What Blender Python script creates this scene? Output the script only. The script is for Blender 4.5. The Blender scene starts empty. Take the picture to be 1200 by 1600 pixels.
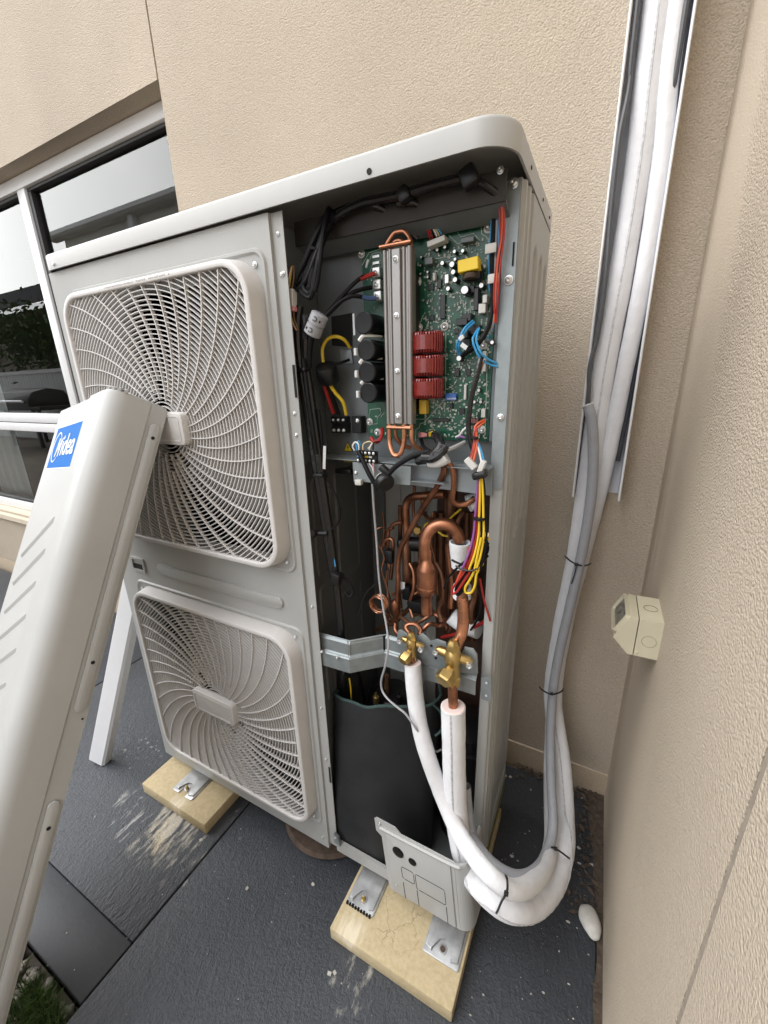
import bpy, bmesh, math, random
from math import sin, cos, pi, radians, sqrt
from mathutils import Vector, Matrix, noise

scene = bpy.context.scene
col = scene.collection
random.seed(7)

# ------------------------------------------------------------------ camera
cam_data = bpy.data.cameras.new('camera')
cam_data.sensor_fit = 'HORIZONTAL'
cam_data.sensor_width = 36.0
cam_data.lens = 19.0446
cam_data.clip_start = 0.02
cam_data.clip_end = 3000
cam = bpy.data.objects.new('camera', cam_data)
col.objects.link(cam)
cam.matrix_world = Matrix(((0.8868, -0.1169, 0.4471, 1.0675),
                           (0.4614, 0.2805, -0.8417, -0.5352),
                           (-0.0270, 0.9527, 0.3027, 1.0639),
                           (0, 0, 0, 1)))
scene.camera = cam

# ------------------------------------------------------------------ sky, sun, exposure
SUN_EL, SUN_DIR = 46, (-0.88, -0.475)          # sun behind thin cloud, over the viewer's left shoulder
world = bpy.data.worlds.new('World')
scene.world = world
world.use_nodes = True
wn, wl = world.node_tree.nodes, world.node_tree.links
bg = wn['Background']
sky = wn.new('ShaderNodeTexSky')
sky.sky_type = 'NISHITA'
sky.sun_disc = False
sky.sun_elevation = radians(SUN_EL)
sky.sun_rotation = math.atan2(SUN_DIR[0], SUN_DIR[1])
sky.air_density = 1.0
sky.dust_density = 3.0
hsv = wn.new('ShaderNodeHueSaturation')
hsv.inputs['Saturation'].default_value = 0.22
wl.new(sky.outputs[0], hsv.inputs['Color'])
tc = wn.new('ShaderNodeTexCoord')
cn = wn.new('ShaderNodeTexNoise')
cn.inputs['Scale'].default_value = 3.0
cn.inputs['Detail'].default_value = 6
cn.inputs['Roughness'].default_value = 0.55
wl.new(tc.outputs['Generated'], cn.inputs['Vector'])
cr = wn.new('ShaderNodeMapRange')
cr.inputs['From Min'].default_value = 0.30
cr.inputs['From Max'].default_value = 0.66
cr.inputs['To Min'].default_value = 0.35
cr.inputs['To Max'].default_value = 0.9
wl.new(cn.outputs['Fac'], cr.inputs['Value'])
mx = wn.new('ShaderNodeMix')
mx.data_type = 'RGBA'
wl.new(cr.outputs[0], mx.inputs[0])
wl.new(hsv.outputs[0], mx.inputs[6])
mx.inputs[7].default_value = (6.6, 6.75, 7.1, 1)       # overcast cloud, in the sky texture's own units
wl.new(mx.outputs[2], bg.inputs['Color'])
bg.inputs['Strength'].default_value = 0.15

sun_data = bpy.data.lights.new('sun', 'SUN')
sun_data.energy = 1.4
sun_data.angle = radians(75)
sun_data.color = (1.0, 0.985, 0.955)
sun = bpy.data.objects.new('sun', sun_data)
col.objects.link(sun)
_d = Vector((SUN_DIR[0] * cos(radians(SUN_EL)), SUN_DIR[1] * cos(radians(SUN_EL)), sin(radians(SUN_EL))))
sun.rotation_euler = _d.to_track_quat('Z', 'Y').to_euler()
sun.location = (0, -3, 6)

scene.view_settings.view_transform = 'Standard'
scene.view_settings.look = 'None'
scene.view_settings.gamma = 1
scene.view_settings.use_curve_mapping = False
scene.view_settings.exposure = 1.25
scene.render.engine = 'CYCLES'
scene.cycles.use_denoising = True
scene.cycles.max_bounces = 10
scene.cycles.diffuse_bounces = 7
scene.cycles.glossy_bounces = 3
scene.cycles.caustics_reflective = False
scene.cycles.caustics_refractive = False

# ------------------------------------------------------------------ materials
MAT = {}

def mat(name, color, rough=0.5, metal=0.0, spec=0.5, vary=0.0, vscale=20.0, bump=0.0, bscale=200.0, coat=0.0,
        bdist=0.002, bdetail=3.0, stretch=None, dark=None):
    m = bpy.data.materials.new(name)
    m.use_nodes = True
    n, l = m.node_tree.nodes, m.node_tree.links
    b = n['Principled BSDF']
    b.inputs['Base Color'].default_value = (*color, 1)
    b.inputs['Roughness'].default_value = rough
    b.inputs['Metallic'].default_value = metal
    b.inputs['Specular IOR Level'].default_value = spec
    b.inputs['Coat Weight'].default_value = coat
    if vary or bump:
        t = n.new('ShaderNodeTexCoord')
        src = t.outputs['Object']
        if stretch:
            mp = n.new('ShaderNodeMapping')
            mp.inputs['Scale'].default_value = stretch
            l.new(src, mp.inputs['Vector'])
            src = mp.outputs['Vector']
    if vary:
        nz = n.new('ShaderNodeTexNoise')
        nz.inputs['Scale'].default_value = vscale
        nz.inputs['Detail'].default_value = 6
        nz.inputs['Roughness'].default_value = 0.6
        l.new(src, nz.inputs['Vector'])
        r = n.new('ShaderNodeValToRGB')
        r.color_ramp.elements[0].position = 0.3
        r.color_ramp.elements[1].position = 0.7
        dk = dark or tuple(c * (1 - vary) for c in color)
        r.color_ramp.elements[0].color = (*dk, 1)
        r.color_ramp.elements[1].color = (*[min(1, c * (1 + vary * 0.6)) for c in color], 1)
        l.new(nz.outputs['Fac'], r.inputs['Fac'])
        l.new(r.outputs['Color'], b.inputs['Base Color'])
        rr = n.new('ShaderNodeMapRange')
        rr.inputs['To Min'].default_value = max(0.05, rough - 0.1)
        rr.inputs['To Max'].default_value = min(1, rough + 0.1)
        l.new(nz.outputs['Fac'], rr.inputs['Value'])
        l.new(rr.outputs[0], b.inputs['Roughness'])
    if bump:
        nb = n.new('ShaderNodeTexNoise')
        nb.inputs['Scale'].default_value = bscale
        nb.inputs['Detail'].default_value = bdetail
        l.new(src, nb.inputs['Vector'])
        bp = n.new('ShaderNodeBump')
        bp.inputs['Strength'].default_value = bump
        bp.inputs['Distance'].default_value = bdist
        l.new(nb.outputs['Fac'], bp.inputs['Height'])
        l.new(bp.outputs['Normal'], b.inputs['Normal'])
    MAT[name] = m
    return m

mat('paint', (0.385, 0.390, 0.380), 0.42, vary=0.07, vscale=5, bump=0.06, bscale=900, bdist=0.001)
mat('paint_bright', (0.425, 0.430, 0.422), 0.42, vary=0.07, vscale=5, bump=0.06, bscale=900, bdist=0.001)
mat('white_plastic', (0.74, 0.745, 0.76), 0.38, vary=0.03, vscale=12)
mat('duct_inside', (0.62, 0.63, 0.66), 0.45, vary=0.04, vscale=12)
mat('grille_plastic', (0.60, 0.585, 0.572), 0.45, vary=0.04, vscale=30)
mat('galvanised', (0.30, 0.335, 0.345), 0.5, metal=0.55, vary=0.14, vscale=60, bump=0.05, bscale=300, bdist=0.0006)
mat('zinc_plate', (0.27, 0.30, 0.315), 0.45, metal=0.35, vary=0.10, vscale=25)
mat('grey_sheet', (0.155, 0.172, 0.18), 0.5, metal=0.2, vary=0.10, vscale=18)
mat('foot_metal', (0.52, 0.53, 0.54), 0.36, metal=0.55, vary=0.22, vscale=45, bump=0.1, bscale=200, bdist=0.001)
mat('partition', (0.11, 0.116, 0.118), 0.45, metal=0.1, vary=0.12, vscale=15)
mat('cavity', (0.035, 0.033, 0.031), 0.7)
mat('fins', (0.10, 0.055, 0.038), 0.5, metal=0.3, vary=0.3, vscale=60)
mat('fan_plastic', (0.055, 0.053, 0.052), 0.5)
mat('black_rubber', (0.007, 0.007, 0.008), 0.5, spec=0.18, vary=0.3, vscale=60, bump=0.08, bscale=300, bdist=0.001)
mat('black_plastic', (0.010, 0.010, 0.011), 0.38, spec=0.4, vary=0.2, vscale=80)
mat('black_tape', (0.012, 0.012, 0.013), 0.22, bump=0.4, bscale=110, bdist=0.003)
mat('jacket', (0.015, 0.0165, 0.018), 0.62, vary=0.35, vscale=14, bump=0.15, bscale=90, bdist=0.003)
mat('jacket_edge', (0.045, 0.085, 0.08), 0.7, vary=0.3, vscale=60)
mat('copper', (0.47, 0.205, 0.115), 0.34, metal=0.85, vary=0.35, vscale=28, dark=(0.17, 0.075, 0.045))
mat('copper_bright', (0.64, 0.30, 0.175), 0.28, metal=0.9, vary=0.35, vscale=30)
mat('copper_old', (0.24, 0.115, 0.068), 0.42, metal=0.7, vary=0.45, vscale=35)
mat('brass', (0.55, 0.39, 0.15), 0.32, metal=0.9, vary=0.2, vscale=40)
mat('screw_metal', (0.72, 0.73, 0.74), 0.3, metal=0.85)
mat('hole_black', (0.006, 0.006, 0.006), 0.8)
mat('foam_white', (0.76, 0.765, 0.79), 0.95, spec=0.12, vary=0.06, vscale=22, bump=0.45, bscale=90, bdist=0.003, bdetail=6)
mat('foam_core', (0.82, 0.66, 0.62), 0.8)
mat('seam_grey', (0.58, 0.585, 0.61), 0.9, vary=0.3, vscale=150)
mat('conduit_grey', (0.36, 0.37, 0.40), 0.45, vary=0.08, vscale=30)
mat('wire_grey', (0.34, 0.34, 0.35), 0.5)
mat('cable_dark', (0.075, 0.078, 0.085), 0.45, vary=0.15, vscale=40)
mat('aluminium', (0.31, 0.297, 0.287), 0.4, metal=0.6, vary=0.08, vscale=30, stretch=(1, 1, 0.1))
mat('pcb_part_black', (0.014, 0.014, 0.015), 0.35)
mat('cap_sleeve', (0.008, 0.008, 0.009), 0.28, spec=0.4)
mat('cap_top', (0.007, 0.007, 0.008), 0.5, spec=0.3)
mat('glue_white', (0.80, 0.80, 0.79), 0.5)
mat('pcb_white', (0.60, 0.595, 0.57), 0.5)
mat('pcb_silver', (0.75, 0.75, 0.74), 0.32, metal=0.5)
mat('coil_red', (0.19, 0.011, 0.009), 0.22, coat=0.4, vary=0.25, vscale=120)
mat('yellow_tape', (0.85, 0.60, 0.02), 0.35)
mat('yellow_film', (0.74, 0.47, 0.05), 0.4)
mat('ic_blue', (0.05, 0.15, 0.50), 0.4)
mat('smd', (0.52, 0.55, 0.50), 0.45, vary=0.55, vscale=330, dark=(0.03, 0.05, 0.035))
mat('trace', (0.42, 0.50, 0.43), 0.5)
mat('trace_dark', (0.04, 0.17, 0.10), 0.4)
mat('wire_red', (0.36, 0.02, 0.018), 0.35)
mat('wire_orange', (0.58, 0.10, 0.035), 0.35)
mat('wire_yellow', (0.72, 0.50, 0.03), 0.35)
mat('wire_blue', (0.05, 0.32, 0.62), 0.35)
mat('wire_navy', (0.05, 0.09, 0.20), 0.4)
mat('wire_white', (0.75, 0.75, 0.72), 0.4)
mat('wire_brown', (0.25, 0.12, 0.05), 0.4)
mat('wire_purple', (0.25, 0.08, 0.30), 0.4)
mat('wire_cream', (0.62, 0.50, 0.28), 0.4)
mat('wire_pink', (0.75, 0.30, 0.33), 0.4)
mat('label_yellow', (0.62, 0.46, 0.02), 0.5)
mat('label_dull', (0.34, 0.30, 0.03), 0.5)
mat('logo_blue', (0.0, 0.12, 0.42), 0.5, spec=0.06)
mat('logo_white', (0.62, 0.64, 0.66), 0.35)
mat('beige_plastic', (0.52, 0.48, 0.355), 0.4, vary=0.06, vscale=30)
mat('window_frame', (0.78, 0.785, 0.79), 0.32, vary=0.03, vscale=10)
mat('sill_cream', (0.62, 0.54, 0.42), 0.7, vary=0.06, vscale=20, bump=0.2, bscale=150)
mat('rubber_seal', (0.02, 0.02, 0.02), 0.6)
mat('pebble_white', (0.56, 0.54, 0.50), 0.6, vary=0.12, vscale=60)
mat('rusty_pad', (0.085, 0.058, 0.042), 0.85, vary=0.5, vscale=45, bump=0.4, bscale=150, bdist=0.003)
mat('moss', (0.17, 0.18, 0.04), 0.9, vary=0.5, vscale=90)
mat('display_red', (0.30, 0.14, 0.13), 0.3)

def stucco(name, color, strength, band=None):
    """textured acrylic render; band = x,y test for the trowelled strip beside the inside corner"""
    m = bpy.data.materials.new(name)
    m.use_nodes = True
    n, l = m.node_tree.nodes, m.node_tree.links
    b = n['Principled BSDF']
    b.inputs['Roughness'].default_value = 0.85
    b.inputs['Specular IOR Level'].default_value = 0.25
    t = n.new('ShaderNodeTexCoord')
    n1 = n.new('ShaderNodeTexNoise'); n1.inputs['Scale'].default_value = 360; n1.inputs['Detail'].default_value = 3.5
    n1.inputs['Roughness'].default_value = 0.55; n1.inputs['Distortion'].default_value = 0.0
    l.new(t.outputs['Object'], n1.inputs['Vector'])
    n2 = n.new('ShaderNodeTexVoronoi'); n2.inputs['Scale'].default_value = 290; n2.feature = 'F1'; n2.inputs['Randomness'].default_value = 1.0
    l.new(t.outputs['Object'], n2.inputs['Vector'])
    mxx = n.new('ShaderNodeMath'); mxx.operation = 'MULTIPLY_ADD'
    mxx.inputs[1].default_value = -0.75
    l.new(n2.outputs['Distance'], mxx.inputs[0]); l.new(n1.outputs['Fac'], mxx.inputs[2])
    n3 = n.new('ShaderNodeTexNoise'); n3.inputs['Scale'].default_value = 2.2; n3.inputs['Detail'].default_value = 5
    l.new(t.outputs['Object'], n3.inputs['Vector'])
    r = n.new('ShaderNodeValToRGB')
    r.color_ramp.elements[0].position = 0.3; r.color_ramp.elements[1].position = 0.7
    r.color_ramp.elements[0].color = (*[c * 0.90 for c in color], 1)
    r.color_ramp.elements[1].color = (*[c * 1.05 for c in color], 1)
    l.new(n3.outputs['Fac'], r.inputs['Fac'])
    # tiny grains of lighter and darker sand
    n4 = n.new('ShaderNodeTexNoise'); n4.inputs['Scale'].default_value = 420; n4.inputs['Detail'].default_value = 2
    l.new(t.outputs['Object'], n4.inputs['Vector'])
    mr = n.new('ShaderNodeMapRange'); mr.inputs['From Min'].default_value = 0.35; mr.inputs['From Max'].default_value = 0.65
    mr.inputs['To Min'].default_value = 0.90; mr.inputs['To Max'].default_value = 1.07
    l.new(n4.outputs['Fac'], mr.inputs['Value'])
    mul = n.new('ShaderNodeMix'); mul.data_type = 'RGBA'; mul.blend_type = 'MULTIPLY'; mul.inputs[0].default_value = 1
    l.new(r.outputs['Color'], mul.inputs[6]); l.new(mr.outputs[0], mul.inputs[7])
    l.new(mul.outputs[2], b.inputs['Base Color'])
    bp = n.new('ShaderNodeBump'); bp.inputs['Distance'].default_value = 0.0034
    bp.inputs['Strength'].default_value = strength
    if band is not None:
        sep = n.new('ShaderNodeSeparateXYZ'); l.new(t.outputs['Object'], sep.inputs[0])
        n5 = n.new('ShaderNodeTexNoise'); n5.inputs['Scale'].default_value = 30; n5.inputs['Detail'].default_value = 3
        l.new(t.outputs['Object'], n5.inputs['Vector'])
        ad = n.new('ShaderNodeMath'); ad.operation = 'MULTIPLY_ADD'; ad.inputs[1].default_value = 0.05
        l.new(n5.outputs['Fac'], ad.inputs[0]); l.new(sep.outputs['Y'], ad.inputs[2])
        # the strip narrows towards the ground
        ad2 = n.new('ShaderNodeMath'); ad2.operation = 'MULTIPLY_ADD'; ad2.inputs[1].default_value = -0.22
        l.new(sep.outputs['Z'], ad2.inputs[0]); l.new(ad.outputs[0], ad2.inputs[2])
        mr2 = n.new('ShaderNodeMapRange'); mr2.inputs['From Min'].default_value = band; mr2.inputs['From Max'].default_value = band + 0.035
        mr2.inputs['To Min'].default_value = strength; mr2.inputs['To Max'].default_value = strength * 0.40
        l.new(ad2.outputs[0], mr2.inputs['Value']); l.new(mr2.outputs[0], bp.inputs['Strength'])
    l.new(mxx.outputs[0], bp.inputs['Height']); l.new(bp.outputs['Normal'], b.inputs['Normal'])
    MAT[name] = m
    return m

WALL_RGB = (0.50, 0.427, 0.338)
stucco('render_wall', WALL_RGB, 0.68)
stucco('render_side_wall', WALL_RGB, 0.62, band=-0.025)
stucco('render_plinth', (0.47, 0.385, 0.285), 0.4)

def pebble_ring(n, l, vec, centre, radius, inner=0.0):
    d = n.new('ShaderNodeVectorMath'); d.operation = 'DISTANCE'
    l.new(vec, d.inputs[0]); d.inputs[1].default_value = centre
    r = n.new('ShaderNodeMapRange'); r.inputs['From Min'].default_value = inner; r.inputs['From Max'].default_value = radius
    r.inputs['To Min'].default_value = 1; r.inputs['To Max'].default_value = 0
    l.new(d.outputs['Value'], r.inputs['Value'])
    return r.outputs[0]

def paving_material():
    m = bpy.data.materials.new('paving_concrete'); m.use_nodes = True
    n, l = m.node_tree.nodes, m.node_tree.links
    b = n['Principled BSDF']
    t = n.new('ShaderNodeTexCoord'); v = t.outputs['Object']
    big = n.new('ShaderNodeTexNoise'); big.inputs['Scale'].default_value = 3.5; big.inputs['Detail'].default_value = 7
    l.new(v, big.inputs['Vector'])
    ramp = n.new('ShaderNodeValToRGB')
    ramp.color_ramp.elements[0].position = 0.3; ramp.color_ramp.elements[0].color = (0.029, 0.033, 0.040, 1)
    ramp.color_ramp.elements[1].position = 0.72; ramp.color_ramp.elements[1].color = (0.052, 0.058, 0.068, 1)
    l.new(big.outputs['Fac'], ramp.inputs['Fac'])
    # stretched split-stone grain
    mp = n.new('ShaderNodeMapping'); mp.inputs['Scale'].default_value = (95, 42, 60); mp.inputs['Rotation'].default_value = (0, 0, 0.35)
    l.new(v, mp.inputs['Vector'])
    g = n.new('ShaderNodeTexNoise'); g.inputs['Scale'].default_value = 1; g.inputs['Detail'].default_value = 6; g.inputs['Distortion'].default_value = 1.0
    l.new(mp.outputs[0], g.inputs['Vector'])
    # mineral flecks
    f = n.new('ShaderNodeTexNoise'); f.inputs['Scale'].default_value = 380; f.inputs['Detail'].default_value = 2
    l.new(v, f.inputs['Vector'])
    fr = n.new('ShaderNodeMapRange'); fr.inputs['From Min'].default_value = 0.66; fr.inputs['From Max'].default_value = 0.76
    fr.inputs['To Max'].default_value = 0.32
    l.new(f.outputs['Fac'], fr.inputs['Value'])
    mixf = n.new('ShaderNodeMix'); mixf.data_type = 'RGBA'
    l.new(fr.outputs[0], mixf.inputs[0]); l.new(ramp.outputs['Color'], mixf.inputs[6]); mixf.inputs[7].default_value = (0.27, 0.27, 0.27, 1)
    cur = mixf.outputs[2]
    # cutting dust swept off the two stone blocks, and splashes of render
    for (c, rad, sc, rot, thr, colr, amt) in (
            ((0.165, -0.125, -0.06), 0.10, (70, 16, 40), 0.1, 0.44, (0.56, 0.52, 0.44), 0.85),
            ((0.175, -0.135, -0.06), 0.055, (50, 22, 40), 0.1, 0.42, (0.62, 0.53, 0.36), 0.8),
            ((0.03, -0.16, -0.06), 0.10, (75, 16, 40), 0.15, 0.53, (0.55, 0.54, 0.52), 0.8),
            ((0.27, -0.15, -0.06), 0.08, (70, 18, 40), -0.3, 0.53, (0.52, 0.49, 0.42), 0.7),
            ((-0.14, 0.03, -0.06), 0.15, (60, 60, 40), 0.0, 0.60, (0.62, 0.62, 0.61), 0.85),
            ((0.755, -0.15, -0.06), 0.06, (60, 22, 40), 0.1, 0.5, (0.55, 0.53, 0.46), 0.75),
            ((0.20, -0.31, -0.06), 0.07, (50, 50, 40), 0.0, 0.57, (0.40, 0.36, 0.30), 0.6),
            ((0.10, -0.05, -0.06), 0.50, (45, 45, 40), 0.0, 0.655, (0.6, 0.59, 0.57), 0.8),
            ((0.95, 0.2, -0.06), 0.7, (60, 60, 40), 0.0, 0.70, (0.6, 0.59, 0.57), 0.7)):
        ms = pebble_ring(n, l, v, c, rad, rad * 0.15)
        mp2 = n.new('ShaderNodeMapping'); mp2.inputs['Scale'].default_value = sc; mp2.inputs['Rotation'].default_value = (0, 0, rot)
        mp2.inputs['Location'].default_value = (rad * 91, c[0] * 37, 0)
        l.new(v, mp2.inputs['Vector'])
        ns = n.new('ShaderNodeTexNoise'); ns.inputs['Scale'].default_value = 1; ns.inputs['Detail'].default_value = 5; ns.inputs['Roughness'].default_value = 0.65
        l.new(mp2.outputs[0], ns.inputs['Vector'])
        sm = n.new('ShaderNodeMath'); sm.operation = 'MULTIPLY_ADD'; sm.inputs[1].default_value = 0.12
        l.new(ms, sm.inputs[0]); l.new(ns.outputs['Fac'], sm.inputs[2])
        rr = n.new('ShaderNodeMapRange'); rr.inputs['From Min'].default_value = thr + 0.09; rr.inputs['From Max'].default_value = thr + 0.25
        rr.inputs['To Max'].default_value = amt * 0.8
        l.new(sm.outputs[0], rr.inputs['Value'])
        fin = n.new('ShaderNodeMath'); fin.operation = 'MULTIPLY'
        st = n.new('ShaderNodeMapRange'); st.inputs['From Min'].default_value = 0.0; st.inputs['From Max'].default_value = 0.3
        l.new(ms, st.inputs['Value'])
        l.new(rr.outputs[0], fin.inputs[0]); l.new(st.outputs[0], fin.inputs[1])
        mm = n.new('ShaderNodeMix'); mm.data_type = 'RGBA'
        l.new(fin.outputs[0], mm.inputs[0]); l.new(cur, mm.inputs[6]); mm.inputs[7].default_value = (*colr, 1)
        cur = mm.outputs[2]
    l.new(cur, b.inputs['Base Color'])
    rr = n.new('ShaderNodeMapRange'); rr.inputs['To Min'].default_value = 0.42; rr.inputs['To Max'].default_value = 0.68
    l.new(big.outputs['Fac'], rr.inputs['Value']); l.new(rr.outputs[0], b.inputs['Roughness'])
    f2 = n.new('ShaderNodeTexNoise'); f2.inputs['Scale'].default_value = 260; f2.inputs['Detail'].default_value = 3
    l.new(v, f2.inputs['Vector'])
    hs = n.new('ShaderNodeMath'); hs.operation = 'MULTIPLY_ADD'; hs.inputs[1].default_value = 0.5
    l.new(f2.outputs['Fac'], hs.inputs[0]); l.new(g.outputs['Fac'], hs.inputs[2])
    bp = n.new('ShaderNodeBump'); bp.inputs['Strength'].default_value = 0.75; bp.inputs['Distance'].default_value = 0.004
    l.new(hs.outputs[0], bp.inputs['Height']); l.new(bp.outputs['Normal'], b.inputs['Normal'])
    MAT['paving'] = m
paving_material()
mat('paving_smooth', (0.046, 0.050, 0.057), 0.5, vary=0.25, vscale=9, bump=0.2, bscale=140, bdist=0.002)

def sandstone(name, cracks):
    m = bpy.data.materials.new(name); m.use_nodes = True
    n, l = m.node_tree.nodes, m.node_tree.links
    b = n['Principled BSDF']; b.inputs['Roughness'].default_value = 0.85
    t = n.new('ShaderNodeTexCoord'); v = t.outputs['Object']
    a = n.new('ShaderNodeTexNoise'); a.inputs['Scale'].default_value = 110; a.inputs['Detail'].default_value = 8; a.inputs['Roughness'].default_value = 0.7
    l.new(v, a.inputs['Vector'])
    r = n.new('ShaderNodeValToRGB')
    r.color_ramp.elements[0].position = 0.32; r.color_ramp.elements[0].color = (0.42, 0.335, 0.195, 1)
    r.color_ramp.elements[1].position = 0.62; r.color_ramp.elements[1].color = (0.52, 0.43, 0.27, 1)
    l.new(a.outputs['Fac'], r.inputs['Fac'])
    cur = r.outputs['Color']
    # pale drilling dust under the foot's bolt
    for c in (((0.155, -0.085, -0.025), 0.05), ((0.73, -0.10, -0.025), 0.06)):
        ms = pebble_ring(n, l, v, c[0], c[1])
        mp = n.new('ShaderNodeMapping'); mp.inputs['Scale'].default_value = (110, 22, 40); l.new(v, mp.inputs['Vector'])
        ns = n.new('ShaderNodeTexNoise'); ns.inputs['Scale'].default_value = 1; ns.inputs['Detail'].default_value = 4; l.new(mp.outputs[0], ns.inputs['Vector'])
        k = n.new('ShaderNodeMath'); k.operation = 'MULTIPLY'; l.new(ms, k.inputs[0]); l.new(ns.outputs['Fac'], k.inputs[1])
        k2 = n.new('ShaderNodeMapRange'); k2.inputs['From Min'].default_value = 0.18; k2.inputs['From Max'].default_value = 0.45; k2.inputs['To Max'].default_value = 0.85
        l.new(k.outputs[0], k2.inputs['Value'])
        mm = n.new('ShaderNodeMix'); mm.data_type = 'RGBA'
        l.new(k2.outputs[0], mm.inputs[0]); l.new(cur, mm.inputs[6]); mm.inputs[7].default_value = (0.70, 0.62, 0.47, 1)
        cur = mm.outputs[2]
    bp = n.new('ShaderNodeBump'); bp.inputs['Strength'].default_value = 0.35; bp.inputs['Distance'].default_value = 0.002
    l.new(a.outputs['Fac'], bp.inputs['Height']); l.new(bp.outputs['Normal'], b.inputs['Normal'])
    if cracks:
        wv = n.new('ShaderNodeTexNoise'); wv.inputs['Scale'].default_value = 40; wv.inputs['Detail'].default_value = 4; l.new(v, wv.inputs['Vector'])
        add = n.new('ShaderNodeVectorMath'); add.operation = 'MULTIPLY_ADD'
        l.new(wv.outputs['Color'], add.inputs[0]); add.inputs[1].default_value = (0.03, 0.03, 0.03); l.new(v, add.inputs[2])
        vo = n.new('ShaderNodeTexVoronoi'); vo.feature = 'DISTANCE_TO_EDGE'; vo.inputs['Scale'].default_value = 17; l.new(add.outputs[0], vo.inputs['Vector'])
        e = n.new('ShaderNodeMapRange'); e.inputs['From Min'].default_value = 0.004; e.inputs['From Max'].default_value = 0.013; e.inputs['To Min'].default_value = 0.5; e.inputs['To Max'].default_value = 0
        l.new(vo.outputs['Distance'], e.inputs['Value'])
        ms = pebble_ring(n, l, v, (0.812, -0.035, -0.025), 0.062, 0.04)
        k = n.new('ShaderNodeMath'); k.operation = 'MULTIPLY'; l.new(ms, k.inputs[0]); l.new(e.outputs[0], k.inputs[1])
        mm = n.new('ShaderNodeMix'); mm.data_type = 'RGBA'
        l.new(k.outputs[0], mm.inputs[0]); l.new(cur, mm.inputs[6]); mm.inputs[7].default_value = (0.13, 0.09, 0.045, 1)
        cur = mm.outputs[2]
    l.new(cur, b.inputs['Base Color'])
    MAT[name] = m
sandstone('sandstone', False)
sandstone('sandstone_cracked', True)

def pcb_material():
    m = bpy.data.materials.new('circuit_board'); m.use_nodes = True
    n, l = m.node_tree.nodes, m.node_tree.links
    b = n['Principled BSDF']; b.inputs['Roughness'].default_value = 0.32
    t = n.new('ShaderNodeTexCoord'); v = t.outputs['Object']
    a = n.new('ShaderNodeTexNoise'); a.inputs['Scale'].default_value = 18; a.inputs['Detail'].default_value = 4; l.new(v, a.inputs['Vector'])
    vo = n.new('ShaderNodeTexVoronoi'); vo.distance = 'CHEBYCHEV'; vo.inputs['Scale'].default_value = 90; l.new(v, vo.inputs['Vector'])
    r = n.new('ShaderNodeValToRGB'); r.color_ramp.elements[0].position = 0.35; r.color_ramp.elements[1].position = 0.7
    r.color_ramp.elements[0].color = (0.004, 0.046, 0.026, 1); r.color_ramp.elements[1].color = (0.008, 0.08, 0.046, 1)
    l.new(a.outputs['Fac'], r.inputs['Fac'])
    k = n.new('ShaderNodeMapRange'); k.inputs['From Min'].default_value = 0.25; k.inputs['From Max'].default_value = 0.45; k.inputs['To Max'].default_value = 0.5
    l.new(vo.outputs['Distance'], k.inputs['Value'])
    mm = n.new('ShaderNodeMix'); mm.data_type = 'RGBA'; l.new(k.outputs[0], mm.inputs[0]); l.new(r.outputs['Color'], mm.inputs[6]); mm.inputs[7].default_value = (0.014, 0.115, 0.065, 1)
    l.new(mm.outputs[2], b.inputs['Base Color'])
    MAT['circuit_board'] = m
pcb_material()

def glass_material():
    m = bpy.data.materials.new('window_glass'); m.use_nodes = True
    n, l = m.node_tree.nodes, m.node_tree.links
    n.remove(n['Principled BSDF'])
    out = n['Material Output']
    gl = n.new('ShaderNodeBsdfGlossy'); gl.inputs['Roughness'].default_value = 0.004; gl.inputs['Color'].default_value = (0.95, 0.97, 0.96, 1)
    tr = n.new('ShaderNodeBsdfTransparent'); tr.inputs['Color'].default_value = (0.80, 0.83, 0.82, 1)
    fr = n.new('ShaderNodeFresnel'); fr.inputs['IOR'].default_value = 1.72
    mxs = n.new('ShaderNodeMixShader')
    l.new(fr.outputs[0], mxs.inputs[0]); l.new(tr.outputs[0], mxs.inputs[1]); l.new(gl.outputs[0], mxs.inputs[2])
    l.new(mxs.outputs[0], out.inputs['Surface'])
    MAT['window_glass'] = m
glass_material()

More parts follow.
